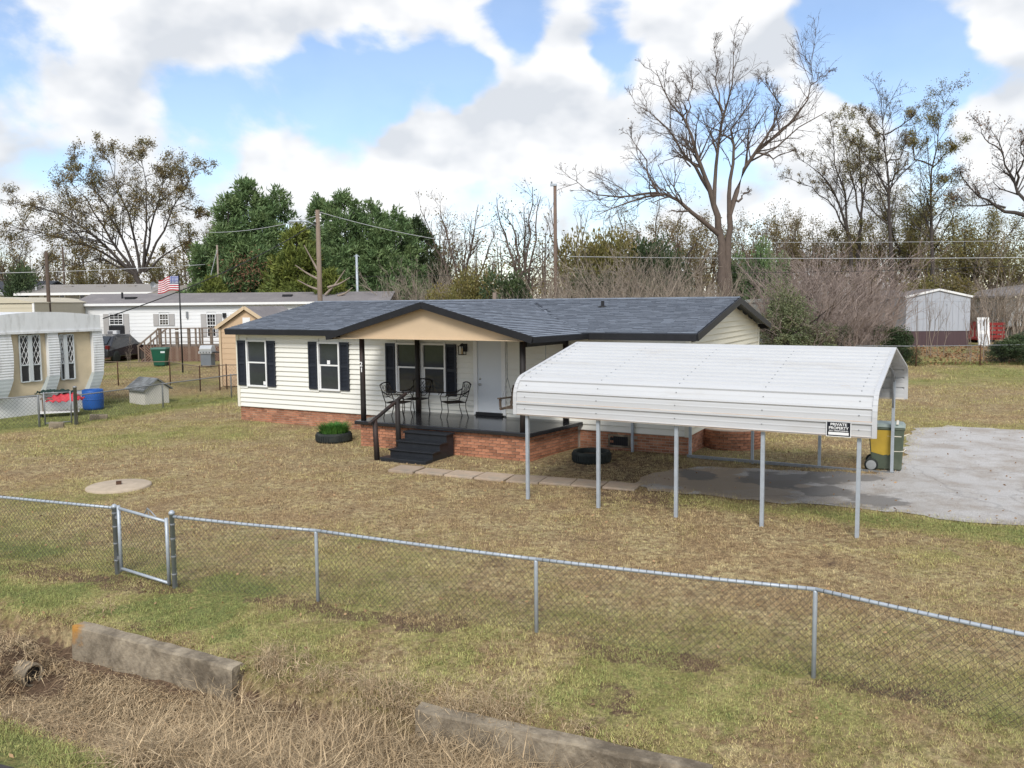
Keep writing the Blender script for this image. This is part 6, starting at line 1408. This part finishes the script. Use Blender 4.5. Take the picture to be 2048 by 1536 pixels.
# ---- thicket: bare brush, evergreen bushes, right-hand shrubs
def brush_mesh(seed, m, H_=4., W_=3., stems=34, arch=.5, tw=7):
    rs = RS(seed); P = []; Rr = []
    for i in range(stems):
        a = rs.rand()*2*np.pi; b = rs.rand()**.6*.35*W_; ex = W_*.5*(.3+.8*rs.rand()); hh = H_*(.55+.45*rs.rand()); s = np.array([math.cos(a)*b, math.sin(a)*b, -.1]); e = s+np.array([math.cos(a)*ex, math.sin(a)*ex, hh])
        mid = s*.5+e*.5+np.array([0, 0, hh*.12*arch])-np.array([math.cos(a), math.sin(a), 0])*ex*.2; q = resample([s, mid, e+np.array([math.cos(a)*ex*.3*arch, 0, -hh*.1*arch])], 7); q[1:] += rs.randn(6, 3)*.05; P.append(q); Rr.append(np.linspace(.026, .007, 7)*(.6+.8*rs.rand()))
    P = np.array(P); Rr = np.array(Rr); C1, R1 = spawn(rs, P, Rr, tw, .6, (.2, .5), .5, .2, 4, .22, .25, .007); C2, R2 = spawn(rs, C1, R1, 4, .6, (.3, .7), .6, .1, 3, .2, .2, .0055)
    return tubes_mesh('stems', [(P, Rr, 4), (C1, R1, 3), (C2, R2, 3)], m)
def bush_mesh(seed, m, H_=3., W_=3., n=6500, size=.2):
    rs = RS(seed); nl = 14; az = rs.rand(nl)*6.283; C = np.stack([np.cos(az)*W_*.27*rs.rand(nl), np.sin(az)*W_*.27*rs.rand(nl), H_*(.15+.65*rs.rand(nl))], 1)*np.array([1.4, 1.4, 1]); LR = W_*.16*(.7+.8*rs.rand(nl))
    li = rs.randint(0, nl, n); d = unit(rs.randn(n, 3)); S = C[li]+d*(LR[li]*(.5+.6*rs.rand(n)))[:, None]; S[:, 2] = np.abs(S[:, 2]); return leaves_mesh('leaves', leaf_quads(rs, S, size, d), m)
def bush_stem(seed, H_): rs = RS(seed); return tubes_mesh('stem', [(np.array([resample([(0,0,-.2), (rs.randn()*.2, rs.randn()*.2, H_*.4), (rs.randn()*.6, rs.randn()*.6, H_*.8)], 6) for k in range(5)]), np.tile(np.linspace(.05, .015, 6), (5, 1)), 4)], M['bark_dark'])
BR = {'g': [brush_mesh(1, M['brush_grey']), brush_mesh(2, M['brush_grey'], 4, 3.4, 30, .8)], 'p': [brush_mesh(3, M['brush_pink'], 4, 3.2, 40, .9, 8), brush_mesh(4, M['brush_pink'], 4, 3.6, 36, 1., 8)], 't': [brush_mesh(5, M['bark_pale'], 4, 2.2, 4, .2, 7)]}
BU = {k: (bush_mesh(i+20, M[k_], 3, 3, 7000, s_*.58), bush_stem(i, 3)) for i, (k, k_, s_) in enumerate((('e', 'evergreen', .2), ('o', 'olive', .18), ('v', 'privet', .15), ('c', 'cypress', .17)))}
rsx = random.Random(77)
def shrub(kind, px, ptop, Y, wpx, label, group, name):
    p = at_y(px, ptop, Y); z = g1(p.x, Y); H_ = max(.5, p.z-z); W_ = wpx/F_PX*Y; t = thing(name, label, 'shrub', (p.x, Y, z), rsx.uniform(0, 6.28), group)
    if kind in BR: stuff(place('stems', rsx.choice(BR[kind]), t, sc=(W_/3.3, W_/3.3, H_/4.0)))
    else: stuff(place('leaves', BU[kind][0], t, sc=(W_/3., W_/3., H_/3.))); stuff(place('stem', BU[kind][1], t, sc=(W_/3., W_/3., H_/3.)))
    return t
for px, pt, Y, w_ in ((885, 560, 46, 90), (950, 520, 49, 110), (1010, 515, 47, 120), (1075, 545, 46, 110), (1130, 500, 50, 120), (820, 520, 55, 120), (860, 480, 60, 120)):
    shrub('e' if px in (1010,) else ('o' if px in (950, 885) else 'g'), px, pt, Y, w_, {'1010': 'dark glossy evergreen bush above the ridge left of the lamp pole', '950': 'olive green bush above the house ridge', '885': 'low olive bush right of the cypress row'}.get(str(px), 'bare tangled shrub on the skyline between cypresses and lamp pole'), 'shrubs on the skyline left of the lamp pole', 'evergreen_bush' if px in (1010, 950, 885) else 'bare_shrub')
for px, pt, Y, w_ in ((1170, 445, 52, 130), (1235, 440, 54, 150), (1310, 440, 53, 150), (1190, 520, 49, 120), (1350, 470, 51, 110), (1270, 530, 50, 120)):
    shrub('o' if px < 1240 and Y > 50 else 'e', px, pt, Y, w_, 'dense dark evergreen mass behind the bare brush above the ridge', 'evergreen mass above the ridge', 'evergreen_bush')
for px, pt, Y, w_ in ((1160, 510, 46, 150), (1215, 480, 47, 170), (1275, 470, 47, 180), (1330, 480, 46, 170), (1385, 500, 45, 150), (1425, 530, 43, 120), (1240, 530, 44, 140), (1310, 540, 43, 130), (1185, 560, 43, 120), (1370, 550, 42, 110), (1100, 560, 44, 100), (1045, 565, 43, 100)):
    shrub('g', px, pt, Y, w_, 'bare grey-brown tangled brush above the house ridge', 'bare brush above the ridge', 'bare_shrub')
shrub('c', 1510, 460, 54, 110, 'dark green conical evergreen right of the big trunk', 'evergreens right of the trunk', 'evergreen_bush'); shrub('c', 1545, 490, 55, 110, 'second dark evergreen close behind the conical one', 'evergreens right of the trunk', 'evergreen_bush'); shrub('e', 1480, 500, 55, 90, 'dark evergreen growth hugging the big trunk', 'evergreens right of the trunk', 'evergreen_bush')
for px, pt, Y, w_ in ((1600, 490, 52, 190), (1660, 480, 52, 200), (1720, 490, 53, 200), (1735, 530, 51, 130), (1640, 530, 47.5, 190), (1700, 560, 47, 180), (1580, 530, 49, 150), (1725, 600, 47, 110), (1620, 600, 46, 160), (1690, 620, 45.5, 150)):
    shrub('p', px, pt, Y, w_, 'pinkish leafless arching brush behind the carport', 'pinkish brush behind the carport', 'bare_shrub')
for px, pt, Y, w_ in ((1560, 560, 46.5, 130), (1600, 580, 45.5, 150), (1570, 620, 45, 140), (1640, 650, 45, 100)):
    shrub('v', px, pt, Y, w_, 'grey-green leafy bush right of the house gable', 'grey-green bushes by the gable', 'leafy_bush')
for px, pt, Y, w_, lb in ((1790, 640, 45.5, 90, 'ivy-covered dark bush on the back fence left of the rusty post'), (1810, 690, 44.4, 60, 'low ivy clump at the foot of the back fence'), (2010, 672, 45, 120, 'dark evergreen bush spilling over the back fence at right'), (2055, 660, 45.5, 110, 'dark evergreen bush on the back fence at the photo edge'), (1680, 640, 45.5, 60, 'small round evergreen in the pinkish brush')):
    shrub('e', px, pt, Y, w_, lb, 'bushes on the back fence', 'evergreen_bush')
for px, pt, Y, w_, lb in ((1845, 470, 50, 90, 'slim pale bare sapling in front of the grey mobile home, left'), (1880, 490, 49, 90, 'slim pale bare sapling growing up the middle of the grey gable'), (1960, 450, 49, 120, 'pale bare sapling right of the grey mobile home'), (2000, 480, 50, 130, 'pale spreading bare sapling before the red trailer'), (1955, 590, 45, 80, 'dark forked stump sapling on the back fence'), (1565, 470, 47, 90, 'pale bare sapling right of the big trunk'), (1530, 500, 46, 80, 'thin pale sapling beside the gable peak')):
    shrub('t', px, pt, Y, w_, lb, 'pale saplings', 'bare_sapling')
for px, pt, Y, w_ in ((1880, 540, 62, 150), (1960, 540, 64, 160), (2030, 530, 62, 160), (1820, 560, 62, 140), (2010, 600, 70, 150)):
    shrub('g' if px != 1880 else 'o', px, pt, Y, w_, 'bare brush behind the grey mobile home', 'brush behind the grey mobile home', 'bare_shrub')
shrub('t', 249, 664, 46.5, 40, 'small reddish bare sapling on the neighbouring lawn', None, 'bare_sapling'); shrub('e', 30, 510, 76, 110, 'dark round evergreen above the dark roof at far left', None, 'evergreen_bush')
# yellow-green pine boughs by the streetlight pole: pale leaning limbs
rs = RS(9); P = []
for a, b in (((640, 560), (590, 530)), ((638, 545), (608, 490)), ((655, 575), (700, 555)), ((650, 590), (690, 540)), ((640, 580), (595, 560)), ((675, 592), (705, 575))):
    s = np.array(at_y(*a, 54.5)); e = np.array(at_y(*b, 54.5)); P.append(resample([s, (s+e)/2+np.array([0, .2, -.1]), e], 6))
o = link('bare_limbs', tubes_mesh('bare_limbs', [(np.array(P), np.tile(np.linspace(.09, .03, 6), (len(P), 1)), 5)], M['bark_pale'])); tag(o, 'pale broken limbs leaning round the streetlight pole', 'branches', kind='stuff')
# ---- far wood: one mass on the horizon
rs = RS(15); n = 260; az = np.linspace(-.95, .95, n)+rs.randn(n)*.01; Yf = 112+26*rs.rand(n); X = az*Yf*.75; Hh = 7+4.5*rs.rand(n); base = np.stack([X, Yf, gz(X, Yf)], 1)
P = np.stack([base+np.array([0, 0, -.3]), base+np.stack([rs.randn(n)*.3, rs.randn(n)*.3, Hh*.5], 1), base+np.stack([rs.randn(n)*.6, rs.randn(n)*.6, Hh], 1)], 1); P = np.stack([resample(q, 6) for q in P]); Rr = np.tile(np.linspace(.2, .04, 6), (n, 1))
C1, R1 = spawn(rs, P, Rr, 9, .8, (.2, .45), .45, .3, 4, .2, .2, .03); C2, R2 = spawn(rs, C1, R1, 4, .7, (.3, .6), .6, .2, 3, .2, .2, .02)
fw = link('far_wood', None); tag(fw, 'distant brown winter wood along the horizon', 'wood', kind='stuff'); stuff(link('branches', tubes_mesh('branches', [(P, Rr, 4), (C1, R1, 3), (C2, R2, 3)], M['bark']), fw))
E = C2.reshape(-1, 3); s = E[rs.randint(0, len(E), 26000)]+rs.randn(26000, 3)*.8; lo = base[rs.randint(0, n, 38000)]+rs.randn(38000, 3)*np.array([3, 2, 0])+np.stack([np.zeros(38000), np.zeros(38000), 5.5*rs.rand(38000)**1.3], 1); s = np.concatenate([s, lo]); stuff(link('leaves', leaves_mesh('leaves', leaf_quads(rs, s, .40), M['oakleaf']), fw))
# ================================================================== grass and litter (stuff)
def blades(seed, n, spread, hmin, hmax, lean, w_, seg=1):
    rs = RS(seed); a = rs.rand(n)*6.283; r0 = spread*np.sqrt(rs.rand(n)); B = np.stack([r0*np.cos(a), r0*np.sin(a), np.full(n, -.01)], 1); h = hmin+(hmax-hmin)*rs.rand(n); az = rs.rand(n)*6.283; ln = lean*(.3+rs.rand(n))
    D = np.stack([np.cos(az)*ln, np.sin(az)*ln, np.ones(n)], 1); D = unit(D); W = np.stack([-np.sin(az), np.cos(az), np.zeros(n)], 1)*w_*(.6+.8*rs.rand(n))[:, None]
    if seg == 1:
        V = np.stack([B-W, B+W, B+D*h[:, None]], 1); return V.reshape(-1, 3), np.arange(n*3).reshape(-1, 3)
    M1 = B+D*(h*.55)[:, None]; D2 = unit(D+np.stack([np.cos(az)*ln*1.2, np.sin(az)*ln*1.2, -ln*.7], 1)+.3*rs.randn(n, 3)); T = M1+D2*(h*.5)[:, None]
    V = np.concatenate([np.stack([B-W, B+W, M1], 1), np.stack([M1-W*.7, M1+W*.7, T], 1)], 1); return V.reshape(-1, 3), np.arange(n*6).reshape(-1, 3)
def scatter(name, label, cat, protos, X, Y, scale, rot, green):
    """tufts set on points of the ground by geometry nodes"""
    me = bpy.data.meshes.new(name); n = len(X); me.vertices.add(n); Z = gz(X, Y); me.vertices.foreach_set('co', np.stack([X, Y, Z], 1).astype(np.float32).reshape(-1))
    for nm, v in (('tsc', scale), ('trot', rot), ('green', green)): a = me.attributes.new(nm, 'FLOAT', 'POINT'); a.data.foreach_set('value', v.astype(np.float32))
    a = me.attributes.new('tid', 'INT', 'POINT'); a.data.foreach_set('value', RS(5).randint(0, len(protos), n).astype(np.int32))
    o = link(name, me); tag(o, label, cat, kind='stuff'); ng = bpy.data.node_groups.new(name, 'GeometryNodeTree')
    ng.interface.new_socket('Geometry', in_out='INPUT', socket_type='NodeSocketGeometry'); ng.interface.new_socket('Geometry', in_out='OUTPUT', socket_type='NodeSocketGeometry')
    gi = ng.nodes.new('NodeGroupInput'); go = ng.nodes.new('NodeGroupOutput'); ip = ng.nodes.new('GeometryNodeInstanceOnPoints'); gt_ = ng.nodes.new('GeometryNodeGeometryToInstance')
    for p in reversed(protos): oi = ng.nodes.new('GeometryNodeObjectInfo'); oi.inputs['Object'].default_value = p; oi.inputs['As Instance'].default_value = True; ng.links.new(oi.outputs['Geometry'], gt_.inputs[0])
    def na(nm, ty='FLOAT'): q = ng.nodes.new('GeometryNodeInputNamedAttribute'); q.data_type = ty; q.inputs[0].default_value = nm; return q.outputs[0]
    cx = ng.nodes.new('ShaderNodeCombineXYZ'); ng.links.new(na('trot'), cx.inputs[2]); e2r = ng.nodes.new('FunctionNodeEulerToRotation'); ng.links.new(cx.outputs[0], e2r.inputs[0])
    ip.inputs['Pick Instance'].default_value = True; ng.links.new(gi.outputs[0], ip.inputs['Points']); ng.links.new(gt_.outputs[0], ip.inputs['Instance']); ng.links.new(na('tid', 'INT'), ip.inputs['Instance Index']); ng.links.new(e2r.outputs[0], ip.inputs['Rotation']); ng.links.new(na('tsc'), ip.inputs['Scale']); ng.links.new(ip.outputs[0], go.inputs[0])
    md = o.modifiers.new('tufts', 'NODES'); md.node_group = ng; return o
def proto(name, VF, m): V, Fq = VF; return bpy.data.objects.new(name, np_mesh(name, V, Fq, m))
tm = bpy.data.materials.new('turf_blades'); tm.use_nodes = True; turf_nodes(tm, True)
lawn = [proto('turf_tuft', blades(s, 70, .13, .015, .048, 1.7, .0026), tm) for s in range(4)]
rs = RS(101)
def sample(dens, y0, y1, seed):
    r = RS(seed); area_w = lambda y: 1.36*y+3; n = int(dens*(y1-y0)*area_w((y0+y1)/2)); Yp = y0+(y1-y0)*r.rand(n); Xp = (r.rand(n)-.5)*area_w(y1); k = np.abs(Xp) < area_w(Yp)/2; return Xp[k], Yp[k]
parts_ = [sample(210, 5.6, 9, 1), sample(150, 9, 13, 2), sample(75, 13, 19, 3), sample(26, 19, 28, 4), sample(7, 28, 48, 5)]
X = np.concatenate([p[0] for p in parts_]); Yp = np.concatenate([p[1] for p in parts_]); grow = np.concatenate([np.full(len(p[0]), s) for p, s in zip(parts_, (1., 1.1, 1.35, 1.9, 2.8))])
c, s = math.cos(HYAW), math.sin(HYAW); hu = (X-HA.x)*c+(Yp-HA.y)*s; hn = -(X-HA.x)*s+(Yp-HA.y)*c
q = ditch_q(X, Yp)
ok = ~((hu > -.0) & (hu < HL) & (hn > -.02)) & ~((hu > 6.8) & (hu < 12.5) & (hn > -2.3)) & ~((hu > 8.6) & (hu < 10.05) & (hn > -3.75) & (hn < 0)) & ~in_poly(X, Yp, [(p.x, p.y) for p in DRV]) & (q < 2.08)
pa = at_z(790, 938); pb = at_z(1245, 973); pd = (pb-pa).normalized(); ps_ = (X-pa.x)*pd.x+(Yp-pa.y)*pd.y; pq = np.abs(-(X-pa.x)*pd.y+(Yp-pa.y)*pd.x); ok &= ~((pq < .30) & (ps_ > -.1) & (ps_ < 5.9))
for cx_, r_ in ((at_z(238, 974), .62), (tp1, .5), (tp2, .48), (pc, 1.0)): ok &= np.hypot(X-cx_.x, Yp-cx_.y) > r_
ok &= ~((q > -.22) & (q < 1.35+.35*(fbm(X, Yp, 1.5, 87)-.5)) & (ditch_s(X, Yp) > -.6))
X, Yp, grow = X[ok], Yp[ok], grow[ok]; n = len(X)
clump = fbm(X, Yp, 1.9, 71); gmk = green_mask(X, Yp)
scatter('lawn_grass', 'short dormant brown and green lawn grass', 'grass', lawn, X, Yp, grow*(.55+.9*clump)*(.75+.5*rs.rand(n))*(1+.2*gmk), rs.rand(n)*6.283, np.clip(gmk+.25*(rs.rand(n)-.5), 0, 1))
# dry tall grass in and along the ditch
drym = mat('dry_tall_grass', (.49,.375,.23), .85, .2, 2, island=.55, col2=(.31,.215,.12), c2scale=1.5, c2lo=.42, c2hi=.58)
dry = [proto('dry_tuft', blades(40+k, 46, .17, .20, .66, 1.0, .0046, 2), drym) for k in range(3)]
mats = [proto('dry_mat', blades(45+k, 70, .22, .06, .30, 3.2, .0042, 2), drym) for k in range(3)]
def ditch_points(n0, seed, q0, q1):
    r = RS(seed); S = -9+20*r.rand(n0); Q = q0+(q1-q0)*r.rand(n0); return r, S, Q, DP[0]+DD[0]*S+DN[0]*Q, DP[1]+DD[1]*S+DN[1]*Q
def walls(S, Q): return (S > -.2) & (S < 2.62) & (Q > -.3) & (Q < .06), (S > 4.6) & (S < 7.9) & (Q > -.3) & (Q < .03)
r, S, Q, Xd, Yd = ditch_points(9500, 6, -1.0, 2.2); pd_ = fbm(Xd, Yd, 1.1, 81)
pk = sstep(2.0, 2.7, S)*(sstep(-.1, .25, Q)*sstep(1.75, 1.2, Q)*.95+sstep(-.8, -.15, Q)*(Q < .1)*.6*sstep(.42, .58, pd_))*sstep(.22, .42, pd_)
w1, w2 = walls(S, Q); pk = np.where(w1, 0, np.where(w2, .5, pk)); ok = r.rand(len(S)) < pk; Xd, Yd, Qd = Xd[ok], Yd[ok], Q[ok]; n = len(Xd)
scatter('dry_ditch_grass', 'tall dry straw-coloured grass filling the ditch', 'grass', dry, Xd, Yd, np.where(Qd < .1, .62, 1.0)*(.6+.65*r.rand(n)), r.rand(n)*6.283, np.zeros(n))
r, S, Q, Xd, Yd = ditch_points(9500, 16, -.8, 1.9); pd_ = fbm(Xd, Yd, 1.6, 83)
pk = sstep(-.05, .2, Q)*sstep(np.where(S < 2.6, 1.4, 1.7), np.where(S < 2.6, 1.0, 1.15), Q)*np.where(S < 2.8, 1, sstep(.25, .45, pd_))+.30*sstep(-.7, -.2, Q)*sstep(2.3, 3, S)*(Q < .05)+.08*sstep(-1.2, -.2, Q)*(S < -.2)*sstep(.45, .6, pd_)
pk = np.where(S < -.35, pk*.35, pk); w1, w2 = walls(S, Q); pk = np.where(w1, .03, np.where(w2, .45, pk)); pk = np.where(np.hypot(Xd-cu.location.x-.16, Yd-cu.location.y+.12) < .36, 0, pk)
ok = r.rand(len(S)) < pk; Xd, Yd = Xd[ok], Yd[ok]; n = len(Xd)
scatter('matted_dry_grass', 'flattened brown dead grass matted on the ditch bed and banks', 'grass', mats, Xd, Yd, .55+.7*r.rand(n), r.rand(n)*6.283, np.zeros(n))
# greener weeds along the fence, walls and back fence
weed = [proto('weed_tuft', blades(60+k, 40, .12, .03, .085, 1.3, .005, 2), tm) for k in range(2)]
r = RS(8); n0 = 2600; S = -9+20*r.rand(n0); Q = -3.2+5.3*r.rand(n0); Xw = DP[0]+DD[0]*S+DN[0]*Q; Yw = DP[1]+DD[1]*S+DN[1]*Q
ok = (fbm(Xw, Yw, 1.3, 91) > .60) & ((Q < -.25) | (Q > 1.3)) & (Q < 2.0); Xw, Yw = Xw[ok], Yw[ok]
ga = np.linspace(0, 1, 150); A0 = np.array([-14.4, 27.3]); A1_ = np.array([-11.4, 35.4]); Xw = np.concatenate([Xw, A0[0]+(A1_-A0)[0]*ga+r.randn(150)*.15]); Yw = np.concatenate([Yw, A0[1]+(A1_-A0)[1]*ga+r.randn(150)*.15])
fb = np.linspace(0, 1, 420); b0_, b1_ = bkp[0], bkp[-1]; Xw = np.concatenate([Xw, b0_.x+(b1_.x-b0_.x)*fb]); Yw = np.concatenate([Yw, b0_.y+(b1_.y-b0_.y)*fb+r.randn(420)*.25])
n = len(Xw); sc_ = np.where(Yw > 40, 3.2, np.where(Yw > 20, 1.8, .85)); scatter('weeds', 'scattered green weeds along fences and ditch bank', 'weeds', weed, Xw, Yw, sc_*(.6+.8*r.rand(n)), r.rand(n)*6.283, np.full(n, .95)*(.8+.3*r.rand(n)))
# dead thatch clumps and a few fallen leaves on the lawn
thm = mat('dead_thatch', (.20,.125,.07), .95, .3, 3, island=.45)
that = [proto('thatch', blades(80+k, 40, .10, .012, .04, 2.6, .004), thm) for k in range(2)]
Xt, Yt = sample(16, 6, 20, 41); tk = (fbm(Xt, Yt, 1.1, 55) > .5) & ~in_poly(Xt, Yt, [(p_.x, p_.y) for p_ in DRV]) & (ditch_q(Xt, Yt) < -.2); Xt, Yt = Xt[tk], Yt[tk]; n = len(Xt)
ce = np.linspace(0, 1, 500); fe = [Vector(p_) for p_ in ((FL1.x, FL1.y, 0), (FPW[0].x, FPW[0].y, 0), (FPW[1].x, FPW[1].y, 0), (FPW[3].x, FPW[3].y, 0), (FR1.x, FR1.y, 0))]; fx = np.interp(ce*4, range(5), [p_.x for p_ in fe]); fy = np.interp(ce*4, range(5), [p_.y for p_ in fe]); r = RS(44)
Xt = np.concatenate([Xt, fx+r.randn(500)*.09]); Yt = np.concatenate([Yt, fy+r.randn(500)*.09]); n = len(Xt)
scatter('dead_thatch', 'dark clumps of dead grass on the lawn and under the fence', 'grass', that, Xt, Yt, .5+1.0*r.rand(n), r.rand(n)*6.283, np.zeros(n))
de = [Vector((p_.x, p_.y)) for p_ in DRV]; Xe, Ye = [], []
for i_ in range(len(de)):
    a_, b_ = de[i_], de[(i_+1) % len(de)]
    for k in range(int((b_-a_).length*16)): q_ = a_.lerp(b_, r.rand()); Xe.append(q_.x+r.randn()*.10); Ye.append(q_.y+r.randn()*.10)
Xe, Ye = np.array(Xe), np.array(Ye); n = len(Xe); scatter('drive_edge_grass', 'grass creeping over the ragged edge of the drive', 'grass', lawn, Xe, Ye, 1.5+1.1*r.rand(n), r.rand(n)*6.283, green_mask(Xe, Ye))
r = RS(46); Xf, Yf_ = sample(5, 6, 24, 47); n = len(Xf); Pf = np.stack([Xf, Yf_, gz(Xf, Yf_)+.035], 1); Df = unit(r.randn(n, 3)*np.array([1, 1, .2])); o = link('fallen_leaves', leaves_mesh('fallen_leaves', leaf_quads(r, Pf, .055, Df), mat('scattered_leaves', (.30,.19,.10), .9, .2, island=.5))); tag(o, 'few small brown leaves scattered over the front lawn', 'leaves', kind='stuff')
# fallen leaves beyond the back fence
r = RS(12); n = 9000; Xl = 15+34*r.rand(n); Yl = 44.3+13*r.rand(n); Pl = np.stack([Xl, Yl, gz(Xl, Yl)+.03], 1); Dl = unit(r.randn(n, 3)*np.array([1, 1, .25])); o = link('leaf_litter', leaves_mesh('leaf_litter', leaf_quads(r, Pl, .16, Dl), mat('fallen_leaves', (.27,.155,.075), .9, .2, island=.45))); tag(o, 'brown fallen leaves under the brush beyond the back fence', 'leaves', kind='stuff')
